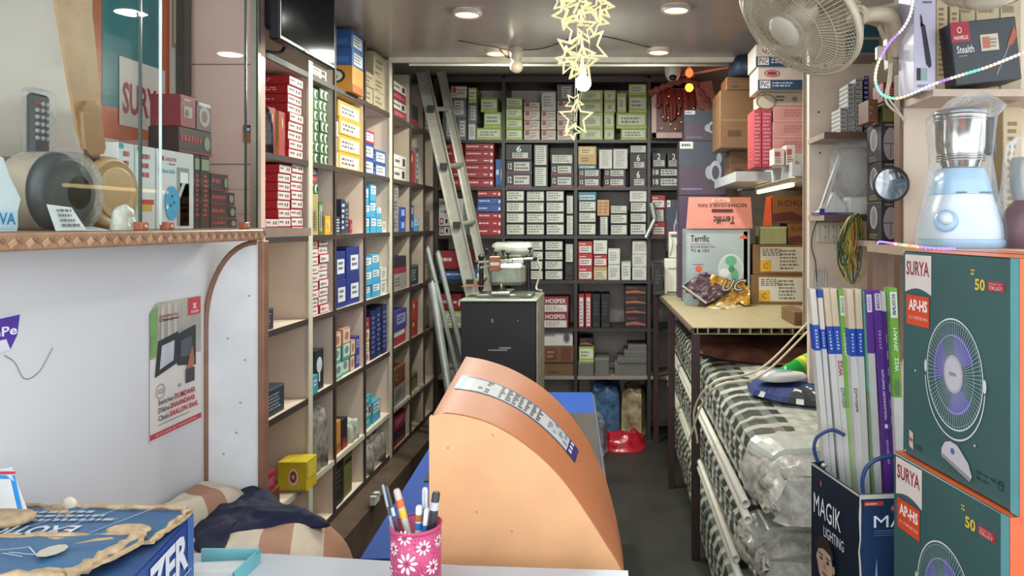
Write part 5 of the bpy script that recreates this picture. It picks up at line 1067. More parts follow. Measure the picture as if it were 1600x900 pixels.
mb = MB(); panel(mb, [P(1066,448,4.03),P(1104,475,3.96),P(1142,454,4.03),P(1092,428,4.06)], 16, 12, .012, .03, lambda u, v: M('#46323a',.3,var=.3,nscale=30), 9); panel(mb, [P(1092,429,4.085),P(1140,452,4.08),P(1142,438,4.085),P(1100,425,4.09)], 10, 6, .008, .01, lambda u, v: M('#54404a',.3,var=.3,nscale=30), 5); mb.build('pouch_body', pch)
mb = MB(); mb.tube([P(1066,447,4.02),P(1104,474,3.95)],.008,M('#8a8486',.3,.3),6); mb.tube([P(1066,447,4.02),P(1092,427,4.08)],.004,M('#8a8486',.3,.3),6); mb.build('edge', pch)
mb = MB(); heap(mb, [D(1064,468,.445),D(1080,472,.445),D(1096,470,.445),D(1092,462,.445),D(1068,460,.445)], z1, .04, M('#1c2438',.7), 10, .01, 20, 3, .6); tag(mb.build('navy_rag'), 'small navy rag tucked under the maroon pouch on bench', 'cloth')
put('wood_block',1241,1262,3.26,z1,.06,.25,'carton','small wooden block standing at bench front right','block')

# ---- white wall shelf over the bench and its stock
SB = M('#a7abab', .35); sz = PZ(262,3.6)
mb = MB(); zsh = ZC+.262-.0; mb.box((.80,3.24,zsh-.05),(1.215,4.7,zsh),SB); mb.box((.795,3.24,zsh-.055),(.80,4.7,zsh+.012),M('#b9bdbd',.35)); mb.box((.62,3.66,zsh-.05),(.7945,4.42,zsh),SB)
tag(mb.build('wall_shelf'), 'pale grey deep shelf mounted on right wall above the bench', 'shelf')
lt = empty('batten_light', (.92,3.6,zsh-.08), 'lit warm batten lamp fixed under the pale grey shelf', 'lamp')
mb = MB(); mb.box((.84,3.45,zsh-.068),(.87,4.3,zsh-.0505),M('#d0ccc0',.4)); mb.build('fixture', lt); mb = MB(); mb.tube([(.855,3.47,zsh-.078),(.855,4.28,zsh-.078)],.009,M('#ffdf9c',.5,emit=6),8); mb.build('lamp_tube', lt)
SB2 = 'cartons on the shelf over the bench'
zs = zsh+.001
put('carton',1141,1180,4.1,zs,.145,.22,'carton','small brown carton under the large brown one on shelf','carton',SB2)
put('carton',1125,1186,3.95,zs+.146,.31,.3,'carton','large plain brown carton overhanging the pale shelf','carton',SB2)
put('carton',1135,1175,3.95,zs+.457,.07,.2,'carton','flat opened brown carton on top of large one','carton',SB2)
put('carton',1178,1190,3.42,zs,.27,.16,'pinkstrip','tall stack of pink printed strip packs','strip pack',SB2)
put('carton',1191,1206,3.42,zs,.27,.16,'pinkstrip','tall deep pink printed strip pack beside pink boxes','strip pack',SB2)
hh = 0
for i, (p, h) in enumerate(((1206,.07),(1207,.068),(1207,.074),(1208,.075))):
    put('carton',p+.3,1264,3.42,zs+hh,h,.2,'pinkbox' if i else 'whitepink', ('bottom','second from bottom','third from bottom','top')[i]+' pink box of pile on right shelf','box',SB2); hh += h
put('carton',1209,1226,3.28,zs,.075,.09,'whitepink','small white box at shelf front, left of two','box',SB2); put('carton',1228,1243,3.28,zs,.09,.09,'whitepink','small white box at shelf front, right of two','box',SB2)
put('carton',1190,1264,3.42,zs+hh,.062,.2,'creamclock','cream box with round picture between pink and PVC boxes','box',SB2); hh += .062
put('carton',1184,1266,3.36,zs+hh,.106,.2,'pvc','white and blue PVC box, lower of two','box',SB2); hh += .107
put('carton',1181,1266,3.36,zs+hh,.103,.2,'pvc','white and blue PVC box, upper of two','box',SB2)
hp = [(.66,3.9),(.64,4.05),(.72,4.15),(.82,4.08),(.84,3.92),(.75,3.86)]
simple('dark_bundle', 'dark blue wrapped bundle on cartons near the ceiling', 'bundle', lambda m: heap(m, hp, zs+.528, .15, M('#1c2a44', .6, var=.4), 12, .03, 12, 51, .6))

# ---- shrine, camera, festive lamps at the back right corner
sh = empty('shrine_picture', (PX(1062,4.9),4.96,PZ(215,4.9)), 'framed devotional picture with red garlands in the back corner', 'shrine')
mb = MB(); Y = 4.93; FRM = M('#b49a90', .4)
X0, X1, Za, Zb = PX(1018,Y), PX(1096,Y), PZ(216,Y), PZ(138,Y)
for lo, hi in (((X0,Za),(X0+.035,Zb)),((X1-.035,Za),(X1,Zb)),((X0,Za),(X1,Za+.04)),((X0,Zb-.03),(X1,Zb))): mb.box((lo[0],Y,lo[1]),(hi[0],Y+.03,hi[1]),FRM,bev=.003)
mb.build('frame', sh)
mb = MB(); mb.box((X0+.03,Y+.012,Za+.035),(X1-.03,Y+.02,Zb-.028),M('#5e2a1e',.4,var=.5,nscale=26)); mb.build('picture', sh)
mb = MB(); rnd = random.Random(4)
for k in range(17):
    x = X0+.045+k*.0145; mb.tube(smooth_path([(x,Y-.005,Zb-.01),(x+.01,Y-.02,Zb-.08),(x+rnd.uniform(-.02,.02),Y-.015,Zb-.12-rnd.random()*.12)],5),[.010+.008*rnd.random()]*11,M(['#8d1f26','#5e1c1a','#7a2a1c'][k%3],.5,var=.3,nscale=80,bump=.6),6)
mb.build('garland', sh)
mb = MB()
for k in range(22): mb.ball((rnd.uniform(X0+.04,X1-.04),Y-.028,rnd.uniform(Za+.05,Zb-.05)),.003,M('#e8c890',.3,emit=1.2),6)
mb.build('bead', sh, kind='stuff')
sa = PX(1014,4.9); simple('garland_cloth', 'dusty pink and brown cloth garland draped over shrine frame', 'garland', lambda m: (m.tube(smooth_path([(sa,4.9,PZ(146,4.9)),(sa+.08,4.9,PZ(138,4.9)),(sa+.17,4.89,PZ(130,4.9)),(sa+.28,4.88,PZ(128,4.9)),(sa+.36,4.88,PZ(150,4.9)),(sa+.42,4.88,PZ(170,4.9))],7),[.022+.008*math.sin(i*1.7) for i in range(36)],M('#8a4f48',.7,var=.3,nscale=40,bump=.5),8), m.prism([P(1085,130,4.87),P(1112,126,4.87),P(1120,160,4.87),P(1112,176,4.87),P(1090,168,4.87)],(0,.02,0),M('#9c6a5c',.7,var=.15))))
cc = empty('dome_camera', (PX(1050,4.4),4.4,PZ(132,4.4)), 'white dome security camera hanging from the rear ceiling', 'camera')
c = P(1051,118,4.4); mb = MB(); mb.lathe([(.045,.06),(.048,.05),(.044,.0),(.03,-.025),(.004,-.034)], M('#c9c9c2', .35), c, 24); mb.lathe([(.012,.06),(.012,2.499-c.z)], M('#c9c9c2', .35), c, 12); mb.lathe([(.04,2.485-c.z),(.045,2.499-c.z)],M('#c9c9c2',.35),c,20); mb.build('housing', cc)
mb = MB(); mb.ball(c+Vector((0,-.03,-.018)),(.024,.02,.02),M('#1c1c1e',.15)); mb.build('lens', cc)
def festive(px, py, col, label, r, e):
    c = P(px,py,4.5); u = empty('festive_bulb', tuple(c), label, 'lamp'); mb = MB(); mb.ball(c,(r*.85,r*.85,r),M(col,.4,emit=e)); mb.build('bulb', u); mb = MB(); mb.tube([c+Vector((.004,0,r)),Vector((c.x+.004,c.y,2.499))],.0025,'#3a3530',5); mb.lathe([(.012,r*.8),(.01,r+.02)],'#d0ccc0',c,10); mb.build('flex', u)
festive(1077,114,'#ff2a10','glowing red festive bulb above the shrine',.028,7); 
c = P(1077,137,4.46); u = empty('festive_bulb', tuple(c), 'glowing orange round bulb below the red one', 'lamp'); mb = MB(); mb.ball(c,.025,M('#ff7a18',.4,emit=6)); mb.build('bulb', u); mb = MB(); mb.tube([c+Vector((.02,0,.01)),c+Vector((.034,.03,.06)),Vector((c.x+.034,c.y+.03,2.499))],.002,'#3a3530',5); mb.build('flex', u)
# ---- bags in the bottom compartment of the back shelving
zb = PZ(692,5.0)
def bag(label, px0, px1, h, col, y=5.02, **k):
    x0, x1 = PX(px0,5.05), PX(px1,5.05); mb = MB(); ol = [(x0,y+.05),(x0+.03,y),(x1-.03,y-.01),(x1,y+.05),(x1-.02,y+.24),(x0+.02,y+.24)]
    heap(mb, ol, zb+k.get('dz',0), h, M(col,.12,var=.35,nscale=20,bump=.9), 22, .05, 15, px0, .7, boxy=2.6); tag(mb.build('plastic_bag'), label, 'plastic bag', 'plastic bags in the bottom compartment')
bag('blue-tinted clear plastic bag in bottom compartment', 925, 968, .36, '#4a6a8a', 5.06); bag('beige crumpled plastic bag at right of bottom compartment', 972, 1008, .34, '#9a8a6c', 5.06); bag('grey clear bag at front of bottom compartment', 915, 948, .2, '#6a7480', 4.66, dz=-zb+.001)
mb = MB(); heap(mb, [(PX(938,4.9),4.76),(PX(975,4.9),4.72),(PX(1003,4.9),4.78),(PX(1008,4.9),4.93),(PX(985,4.9),4.97),(PX(945,4.9),4.93)], .001, .1, M('#a8202e',.2,var=.3,nscale=24,bump=.7), 14, .025, 16, 8, .6); tag(mb.build('plastic_bag'), 'red plastic bag spilled before the bottom compartment', 'plastic bag', 'plastic bags in the bottom compartment')
mb = MB(); mb.box((PX(903,5.0),5.02,zb),(PX(921,5.0),5.2,zb+.3),M('#8a8c8c',.6),bev=.004); tag(mb.build('grey_pail'), 'plain grey block behind bags at left of bottom compartment', 'block')
# ---- ladder and steel poles
AL = M('#a3a195', .32, .55, var=.08); ld = empty('ladder', (-.9,4.45,0), 'folded aluminium ladder leaning in the back left corner', 'ladder')
r1 = (P(661,112,4.62), Vector((P(800,640,4.34).x,4.34,.02))); r2 = (P(690,112,4.78), Vector((P(818,640,4.5).x,4.5,.02)))
def channel(mb, a, b, wx, wy, m):
    d = (b-a).normalized(); u = Vector((0,1,0)); s_ = d.cross(u).normalized(); u = s_.cross(d).normalized()
    def slab(c0, hs_, hu): mb.loft([[p+s_*(c0[0]+sx*hs_)+u*(c0[1]+su*hu) for sx, su in ((-1,-1),(1,-1),(1,1),(-1,1))] for p in (a,b)], m, smooth=False)
    slab((0,0),wx/2,.002); slab((-wx/2,-wy/2),.002,wy/2); slab((wx/2,-wy/2),.002,wy/2)
for a, b in (r1, r2): mb = MB(); channel(mb, a, b, .075 if a is r1[0] else .05, .025, AL); mb.build('side_rail', ld)
for t in (.10,.25,.40,.545,.69,.84):
    a = r1[0].lerp(r1[1], t); b = r2[0].lerp(r2[1], t); mb = MB(); mb.tube([a,b],.016,AL,8); mb.box(a-Vector((.02,.03,.02)),a+Vector((.02,-.004,.02)),M('#1e1d1c',.5)); mb.build('rung', ld)
SP = M('#989c96', .35, .45, var=.1)
for k, (a, b, r_) in enumerate(((P(674,440,4.0),P(706,640,3.85),.021),(P(683,392,4.34),P(742,640,4.32),.016),(P(667,385,4.3),P(728,640,4.29),.014))):
    bt_ = b+(b-a)*((b.z-.03)/(a.z-b.z)); simple('steel_pole', ('thick short steel pipe leaning in front of the other poles','right thin steel pole tied to its neighbour','left thin steel pole tied to its neighbour')[k], 'pole', lambda m: (m.tube([a,bt_],r_,SP,14), m.lathe([(r_*.8,-.001),(r_*1.02,-.001),(r_*1.02,.01)],M('#5a5c5a',.3,.8),a,14,(bt_-a).normalized(),cap=False)), 'steel poles beside the ladder')
# ---- grinding machine on a dark cabinet
cbx0, cbx1, cby = PX(720,3.85), PX(838,3.85), 3.85; cz = ZC-.395
cb = empty('machine_cabinet', ((cbx0+cbx1)/2,cby+.2,0), 'dark grey metal cabinet with worn greenish top carrying the machine', 'cabinet')
mb = MB(); mb.box((cbx0,cby,.05),(cbx1,cby+.4,cz-.012),M('#23211f',.5,.1,var=.15,nscale=6),bev=.004); mb.box((cbx0+.02,cby+.02,0),(cbx1-.02,cby+.38,.05),'#26282a')
for (px, py, w_, h) in ((768,504,.008,.02),(765,468,.16,.010),(808,502,.006,.006),(763,548,.10,.006),(780,545,.06,.008)): mb.box((PX(px,cby),cby-.0005,PZ(py,cby)),(PX(px,cby)+w_,cby,PZ(py,cby)+h),'#8a8c84')
mb.build('body', cb)
mb = MB(); mb.box((cbx0-.005,cby-.01,cz-.012),(cbx1+.005,cby+.41,cz),M('#8f9580',.35,.2,var=.15,nscale=12),bev=.003); mb.build('cabinet_top', cb)
mb = MB(); mb.box((cbx1+.001,cby,.05),(cbx1+.006,cby+.4,cz-.014),M('#a39c88',.45,var=.15)); mb.build('side_panel', cb)
mc = empty('key_machine', (PX(790,4.0),4.0,cz), 'old greenish grinding machine with chrome parts on dark cabinet', 'machine')
GM = M('#8c9382', .35, .4, var=.15, nscale=20); DK = M('#2a2a28', .4, .5); CRM = M('#b8b6ac', .2, .9)
def q(px, py, Y=4.0): return P(px,py,Y)
mb = MB(); mb.box((PX(748,4),3.92,cz+.001),(PX(833,4),4.12,cz+.02),M('#6a6e64',.4,.4),bev=.004); mb.box((PX(772,4),3.90,cz+.02),(PX(800,4),4.1,cz+.035),CRM,bev=.003); mb.build('base_plate', mc)
mb = MB(); mb.box((PX(764,4),3.98,PZ(446,4)),(PX(820,4),4.1,PZ(412,4)),GM,bev=.02); mb.build('housing', mc)
mb = MB(); mb.lathe([(.005,-.125),(.035,-.12),(.045,-.1),(.047,.08),(.04,.1),(.005,.105)],M('#a3a898',.28,.5,var=.1),q(804,391,4.05),24,(1,0,.0)); mb.box((PX(790,4.05),4.03,PZ(412,4)),(PX(815,4.05),4.07,PZ(398,4)),GM); mb.build('motor', mc)
for px in (752,826): mb = MB(); mb.tube([q(px,452,4.02),q(px,402,4.02)],.013,DK,10); mb.ball(q(px,402,4.02),.018,DK,10); mb.build('post', mc)
mb = MB(); mb.tube([q(745,410,3.95),q(835,404,3.95)],.008,CRM,8); mb.tube([q(750,418,3.93),q(790,410,3.93)],.006,CRM,8); mb.ball(q(744,410,3.95),.014,DK,10); mb.ball(q(836,404,3.95),.013,DK,10); mb.build('slide_rod', mc)
mb = MB(); mb.box(q(764,424,3.9),q(783,400,3.95),M('#8a5a48',.4,.4),bev=.004); mb.box(q(766,415,3.899),q(780,410,3.9),M('#c0b8ac',.4,.4)); mb.build('jaw', mc); mb = MB(); mb.box(q(800,412,3.9),q(820,403,3.95),CRM,bev=.004); mb.build('vice', mc)
for px, py in ((770,396),(775,402),(786,400),(794,404),(760,398),(828,396)): mb = MB(); mb.lathe([(.004,0),(.004,.02),(.011,.021),(.011,.032),(.003,.034)],DK,q(px,py,3.95),10); mb.build('knob', mc)
mb = MB(); mb.lathe([(.003,-.008),(.03,-.006),(.03,.006),(.003,.008)],M('#6a6a64',.3,.7),q(783,450,3.93),22,(1,.2,0)); mb.build('grinding_wheel', mc)
mb = MB(); mb.tube(smooth_path([q(838,400,4.0),q(844,425,4.0),q(838,450,4.0),q(846,454,3.95)]),.006,M('#a8a498',.4),6); mb.build('hose', mc)
mb = MB(); mb.box(q(720,448,3.95),q(764,444,4.1),M('#7a4a30',.5),bev=.001); tag(mb.build('wood_strip'), 'thin reddish wooden strip lying left of the machine', 'strip') if 0 else mb.build('rest_arm', mc)
simple('flue_pipe', 'short silver elbow pipe hanging at the back shelf edge', 'pipe', lambda m: (m.tube([P(1018,317,4.978),P(1023,341,4.978)],.019,M('#b0b2a8',.3,.6),12), m.tube([P(1023,343,4.975),P(1009,372,4.95)],.016,SP,12)))
simple('charger_unit', 'small white plastic unit on plinth by the blue desk', 'device', lambda m: (m.box(P(577,791,3.3)-Vector((0,0,.0)),P(594,767,3.37),M('#c9c9c4',.35),bev=.004), m.box(P(579,774,3.298),P(592,771,3.30),'#8a8a86')))
# ------------------------------------------------------------------ front right: fan cartons, tubes, bin
TEAL = M('#375856', .38, var=.05, nscale=8); ORG = M('#d9541e', .4, var=.05)
def fan_box(A, Bn, zt, h, dep, label):
    A, Bn = Vector((*A,0)), Vector((*Bn,0)); w_ = (Bn-A).length; th = math.atan2((Bn-A).y, (Bn-A).x); c = (A+Bn)/2; nrm = Vector((-math.sin(th), math.cos(th), 0))
    T = Matrix.Translation(c+nrm*dep/2+Vector((0,0,zt-h))) @ Matrix.Rotation(th,4,'Z')
    u = empty('fan_carton', tuple(T.translation), label, 'carton', 'teal fan cartons stacked at the right'); mb = MB(); mb.T = T
    mb.box((-w_/2,-dep/2,0),(w_/2,dep/2,h-.0012),TEAL,bev=.003); fc = faces(mb,w_,dep,h-.0012)
    r_ = fc['right']; r_.rect(0,0,1,1,ORG,1); t_ = fc['top']; t_.rect(0,0,1,1,M('#cf5f30',.4),1); t_.rect(0,.48,1,.52,M('#b89a6a',.3),2); f = fc['front']; f.k = .0004
    f.rect(.94,.0,1,1,M('#5f9c9e',.38),1)
    f.poly([(.035,.80),(.30,.80),(.30,.985),(.035,.985)],M('#cfc4bc'),2); f.text('SURYA',.05,.885,.28,.955,M('#8a2434'),3,.02); f.poly([(.035,.8)]+[(.035+.265*i/8,.8+.025*math.sin(math.pi*i/8)) for i in range(9)]+[(.30,.8)],TEAL,4)
    f.rect(.05,.645,.28,.79,M('#c7431f'),3); f.text('AP-HS',.075,.715,.265,.77,M('#e6dcd4'),4,.03); f.text('ALL PURPOSE FAN',.075,.675,.265,.69,M('#d8b0a4'),4)
    f.text("50",.68,.855,.76,.905,M('#c9b23a'),3,.03); f.rect(.78,.86,.90,.9,M('#a82c38'),2); f.text('TRUST',.79,.865,.89,.88,M('#d8b8a8'),4,.01); f.text('YEARS OF',.79,.885,.88,.893,M('#d0a0a0'),4); f.bars(.65,.915,.68,.945,2,M('#c9b23a'),3,cw=.5)
    # printed table fan
    cu, cv, ru, rv = .505, .47, .245, .245*w_/h*1.22
    PUR = M('#5a4c9c', .38)
    for a0 in (60, 165, 290):
        pts = [(cu+.06*math.cos(R(a0-25)),cv+.06*rv/ru*math.sin(R(a0-25)))]+[(cu+ru*.74*math.cos(R(a)),cv+rv*.74*math.sin(R(a))) for a in range(a0-38,a0+40,8)]+[(cu+.06*math.cos(R(a0+20)),cv+.06*rv/ru*math.sin(R(a0+20)))]
        f.poly(pts, PUR, 2)
    WR = M('#9fb3b4', .38); W2 = M('#c3c9c8', .38)
    for i in range(72):
        a = 2*math.pi*i/72; f.line((cu+.08*math.cos(a),cv+.08*rv/ru*math.sin(a)),(cu+ru*.98*math.cos(a+.05),cv+rv*.98*math.sin(a+.05)),.0009,WR,3)
    f.ring(cu,cv,ru,rv,.03,W2,4,60); f.ring(cu,cv,ru*.7,rv*.7,.02,WR,4,48); f.ring(cu,cv,ru*.93,rv*.93,.008,WR,4,48)
    f.ell(cu,cv,.083,.083*rv/ru,M('#a9a5ae'),5,36); f.ell(cu,cv,.07,.07*rv/ru,M('#b5b1b8'),6,36); f.text('SURYA',cu-.03,cv-.008,cu+.03,cv+.008,M('#4a3a58'),7)
    f.ring(cu,cv-.02,ru*1.07,rv*1.09,.03,W2,5,40,a0=math.pi*1.03,a1=math.pi*1.97); f.ell(cu-ru*1.03,cv,.012,.03,W2,6,12); f.ell(cu+ru*1.05,cv-.01,.014,.03,W2,6,12)
    f.poly([(cu-.1,.085),(cu+.14,.035),(cu+.16,.06),(cu+.13,.11),(cu+.04,.165),(cu-.02,.17),(cu-.07,.155),(cu-.1,.12)],M('#b9b3b6'),7); f.poly([(cu-.1,.085),(cu+.14,.035),(cu+.155,.045),(cu+.14,.055),(cu-.09,.1)],M('#8a8488'),8); f.ell(cu,.13,.018,.014,M('#4a5aa8'),8,12)
    for k, t in enumerate(('2300','Sweep','AIR','G')): f.text(t,.69+.055*k,.085,.73+.055*k,.1,M('#1f2c30'),3,.01)
    f.text('RPM',.69,.062,.72,.077,M('#1f2c30'),3); f.text('400 mm',.745,.062,.785,.077,M('#1f2c30'),3); f.ring(.875,.085,.022,.02,.2,M('#1f2c30'),3,14)
    f.poly([(.08,.05),(.12,.04),(.12,.12),(.08,.13)],M('#c2b0a8'),3); f.poly([(.085,.08),(.115,.075),(.115,.09),(.085,.095)],M('#b03a3a'),4); f.bars(.15,.05,.22,.075,2,M('#22363a'),3,cw=.3)
    for (a_, b_) in ((.155,.43),(.69,.2),(.05,.02)): f.ell(a_,b_,.008,.006,M('#c8c2b4'),9,6)
    mb.build('carton_body', u)
    mb = MB(); mb.T = T; mb.box((-w_/2+.002,-.012,h-.0011),(w_/2-.002,.012,h-.0006),M('#b08a5a',.3)); mb.build('tape', u)
    return T
T1 = fan_box((.554,1.40),(.603,1.087), ZC-.050, .383, .21, 'upper teal fan carton printed with a purple table fan')
T2 = fan_box((.541,1.412),(.592,1.093), ZC-.4345, .385, .22, 'lower teal fan carton printed with a purple table fan')
mb = MB(); mb.box((.56,1.02,0),(.95,1.5,ZC-.4345-.387),M('#7a6a58',.5,var=.1)); st(mb, 'trim_5')
# shelf board behind, mixer on it
mb = MB(); mb.box((.70,1.60,ZC-.075),(1.3,2.014,ZC-.056),M('#b39a84',.45,var=.08)); mb.box((.70,1.97,.0),(.74,2.01,ZC-.076),M('#6b4c38',.5)); mb.box((1.2,1.97,.0),(1.25,2.01,ZC-.076),M('#6b4c38',.5)); tag(mb.build('side_shelf'), 'beige side shelf board behind the teal fan cartons', 'shelf')
mx = empty('mixer_grinder', (.835,1.76,ZC-.0555), 'white and light blue mixer grinder with steel jar in clear wrap', 'mixer grinder')
MX, MY, MZ = .835, 1.76, ZC-.0555
def oval(w0, d0, z, n=32, e=3.2, dx=0):
    return [Vector((MX+dx+w0*math.copysign(abs(math.cos(2*math.pi*i/n))**(2/e), math.cos(2*math.pi*i/n)), MY+d0*math.copysign(abs(math.sin(2*math.pi*i/n))**(2/e), math.sin(2*math.pi*i/n)), MZ+z)) for i in range(n)]
LBm = M('#9dbbd4', .25); WB = M('#c9d1da', .25)
mb = MB(); mb.loft([oval(.085,.08,.0),oval(.09,.085,.008),oval(.088,.083,.02)], LBm); mb.build('foot_ring', mx)
mb = MB(); mb.loft([oval(.086,.08,.0205),oval(.084,.079,.05),oval(.074,.07,.09),oval(.062,.062,.125)], WB); mb.build('base_housing', mx)
mb = MB(); mb.loft([oval(.063,.063,.1255),oval(.058,.058,.15),oval(.05,.05,.185),oval(.045,.045,.187)], LBm); mb.box((MX-.04,MY-.0645,MZ+.128),(MX-.015,MY-.0615,MZ+.13),'#2a3036'); mb.box((MX+.015,MY-.0645,MZ+.128),(MX+.05,MY-.0615,MZ+.13),'#2a3036'); mb.build('collar', mx)
mb = MB(); mb.lathe([(.026,0),(.026,.006),(.02,.012),(.004,.013)], LBm, (MX-.062,MY-.062,MZ+.062), 22, (-.45,-.85,.25)); mb.lathe([(.014,0),(.013,.02),(.003,.021)], WB, (MX-.065,MY-.070,MZ+.065), 16, (-.45,-.85,.25)); mb.build('speed_knob', mx)
STL = M('#b4b0a8', .16, 1.0, var=.03)
mb = MB(); mb.lathe([(.042,.188),(.046,.20),(.05,.215),(.055,.24),(.057,.307),(.059,.309),(.059,.313),(.056,.315)], STL, (MX,MY,MZ), 40); 
for z in (.205,.211,.217,.3,.306): mb.lathe([(.0535+(z>.25)*.0045,z),(.055+(z>.25)*.0045,z+.0015),(.0535+(z>.25)*.0045,z+.003)], STL, (MX,MY,MZ), 40, cap=False)
mb.build('steel_jar', mx)
mb = MB(); mb.lathe([(.06,.314),(.062,.317),(.06,.324),(.045,.329),(.004,.331)], M('#8a8c90',.2,.6), (MX,MY,MZ), 32); mb.build('lid', mx)
mb = MB(); mb.box((MX+.057,MY-.012,MZ+.22),(MX+.082,MY+.012,MZ+.31),M('#3a3a3c',.4),bev=.006); mb.build('jar_handle', mx)
mb = MB(); loops = []
for z, w0 in ((0,.098),(.03,.1),(.07,.094),(.12,.083),(.17,.072),(.21,.068),(.26,.072),(.31,.076),(.335,.07),(.352,.05),(.37,.02)):
    L = oval(w0, w0*.98, z, 48, 2.3); loops.append([p+Vector((.006*nz(p.x*60,z*30,1),.006*nz(p.y*60,z*30,2),.004*nz(i,z*40,3))) for i, p in enumerate(L)])
for L in loops[-3:]:
    for p in L: p.x += .03
mb.loft(loops, FILM, cap=False); mb.build('plastic_wrap', mx)
mb = MB(); f = Face(mb, (MX-.088,MY-.115,MZ+.12), (.03,0,.008), (-.003,0,.02)); f.text('MIX',0,0,.6,.8,BLKM,1)
# right neighbour: wrapped maroon appliance
wr = empty('wrapped_appliance', (.97,1.72,MZ), 'maroon and grey appliance in clear bag at right edge of shelf', 'appliance')
mb = MB(); c = Vector((.965,1.71,MZ)); mb.loft([[c+Vector((math.cos(t)*.055*s_,math.sin(t)*.05*s_,z)) for t in [i*2*math.pi/24 for i in range(24)]] for z, s_ in ((.0,.9),(.02,1),(.06,1),(.09,.8),(.11,.5))], M('#5a2430',.3,var=.2)); mb.build('base', wr)
mb = MB(); mb.lathe([(.028,.11),(.034,.13),(.036,.2),(.03,.21)], M('#9a9c9a',.3,.4), c, 20); mb.build('body', wr)
mb = MB(); loops = [[c+Vector((math.cos(t)*.07*s_+.008*nz(t*3,z*40),math.sin(t)*.065*s_+.008*nz(t*3,z*40,4),z)) for t in [i*2*math.pi/36 for i in range(36)]] for z, s_ in ((0,1),(.05,1.08),(.1,.9),(.15,.75),(.2,.7),(.24,.6),(.26,.3))]; mb.loft(loops, FILM, cap=False); mb.build('plastic_wrap', wr)
# ---- bin and tube-light cartons
A, B, C_, D_ = Vector((.464,1.706,0)), Vector((.506,1.50,0)), Vector((.80,1.53,0)), Vector((.72,1.80,0)); BT_ = ZC-.552
bn = empty('display_bin', ((A.x+C_.x)/2,1.63,0), 'dark blue cardboard display bin with rope handles holding light tubes', 'bin')
NV = M('#14202e', .4, var=.12, nscale=5); NV2 = M('#1a3252', .4, var=.25, nscale=3); EDG = M('#b9b4a8',.6)
mb = MB()
for p, r_, m in ((A,B,NV),(B,C_,NV2),(C_,D_,NV),(D_,A,NV)):
    n = Vector(((r_-p).y,-(r_-p).x,0)).normalized()*.004; za, zb2 = BT_, BT_
    mb.prism([p+Vector((0,0,.002)), r_+Vector((0,0,.002)), r_+Vector((0,0,zb2)), p+Vector((0,0,za))], -n, m)
mb.prism([p+Vector((0,0,.003)) for p in (A,B,C_,D_)], (0,0,.004), NV)
f = Face(mb, A+Vector((0,0,.002)), B-A, (0,0,BT_-.002), .0012)
f.text('MAGIK',.08,.882,.66,.932,M('#d8dade'),2,0); f.text('LIGHTING',.30,.842,.72,.868,M('#c8ccd2'),2,.004); f.rect(.0,.995,1,1.0,EDG,1); f.ell(.24,.965,.016,.008,M('#c2504a'),2,8); f.ell(.32,.955,.01,.005,M('#2a3a5a'),2,8)
SK = M('#b39a84',.5); HRK = M('#2a2422',.5)
def man(f, u, v, s_, su, key):      # a printed portrait of a dark-haired man in a dark suit
    f.poly([(u-1.5*su,v-s_*3.4),(u-1.3*su,v-s_*1.6),(u-.5*su,v-s_*1.0),(u+.5*su,v-s_*1.0),(u+1.3*su,v-s_*1.6),(u+1.5*su,v-s_*3.4)],M('#0e1116'),2); f.poly([(u-.4*su,v-s_*1.1),(u+.4*su,v-s_*1.1),(u,v-s_*2.2)],M('#9aa4b0'),3)
    f.poly([(u-.35*su,v-s_*1.2),(u+.35*su,v-s_*1.2),(u+.35*su,v-s_*.5),(u-.35*su,v-s_*.5)],M('#94806e'),4); f.ell(u,v,.62*su,.95*s_,SK,5,22); f.poly([(u-.66*su,v+.1*s_),(u-.7*su,v+.7*s_),(u-.3*su,v+1.15*s_),(u+.3*su,v+1.15*s_),(u+.7*su,v+.7*s_),(u+.66*su,v+.1*s_),(u+.5*su,v+.55*s_),(u-.1*su,v+.62*s_),(u-.5*su,v+.45*s_)],HRK,6)
    for d_ in (-.26,.26): f.ell(u+d_*su,v+.12*s_,.12*su,.07*s_,M('#2a2220'),6,10); f.rect(u+(d_-.17)*su,v+.27*s_,u+(d_+.17)*su,v+.33*s_,HRK,6); f.ell(u+d_*2.5*su,v+.0*s_,.09*su,.2*s_,SK,4,10)
    f.poly([(u-.04*su,v+.1*s_),(u+.1*su,v-.25*s_),(u-.1*su,v-.25*s_)],M('#957a66'),6); f.ell(u,v-.48*s_,.22*su,.06*s_,M('#7d4a44'),6,12)
man(f,.36,.782,.054,.27,1)
f = Face(mb, B+Vector((0,0,.002)), C_-B, (0,0,BT_-.002), .0012)
f.text('MAGIK',.10,.926,.60,.953,M('#d8dade'),2,0); f.rect(.03,.975,.17,.985,M('#a8302c'),2); f.rect(.0,.99,.5,1,EDG,1); f.bars(.04,.977,.16,.983,1,M('#d8b8b0'),3,cw=.06); f.ell(.235,.968,.012,.006,M('#c2504a'),2,8)
for k in range(3): f.rect(.1,.908+.005*k,.6,.9095+.005*k,M('#5a7090'),2)
man(f,.36,.80,.06,.14,2)
f.poly([(.0,.6),(.08,.65),(.13,.78),(.12,.86),(.1,.78),(.03,.72),(.0,.74)],M('#8a9cb0'),2)
mb.build('bin_body', bn)
mb = MB(); rnd = random.Random(2); pts = [B+Vector((rnd.uniform(-.002,.002),-.001,BT_*k/40)) for k in range(41)]; mb.tube(pts,[rnd.uniform(.001,.0028) for _ in pts],M('#c6c0b4',.7),5); mb.build('worn_corner', bn)
NH_ = M('#1c3768',.4)
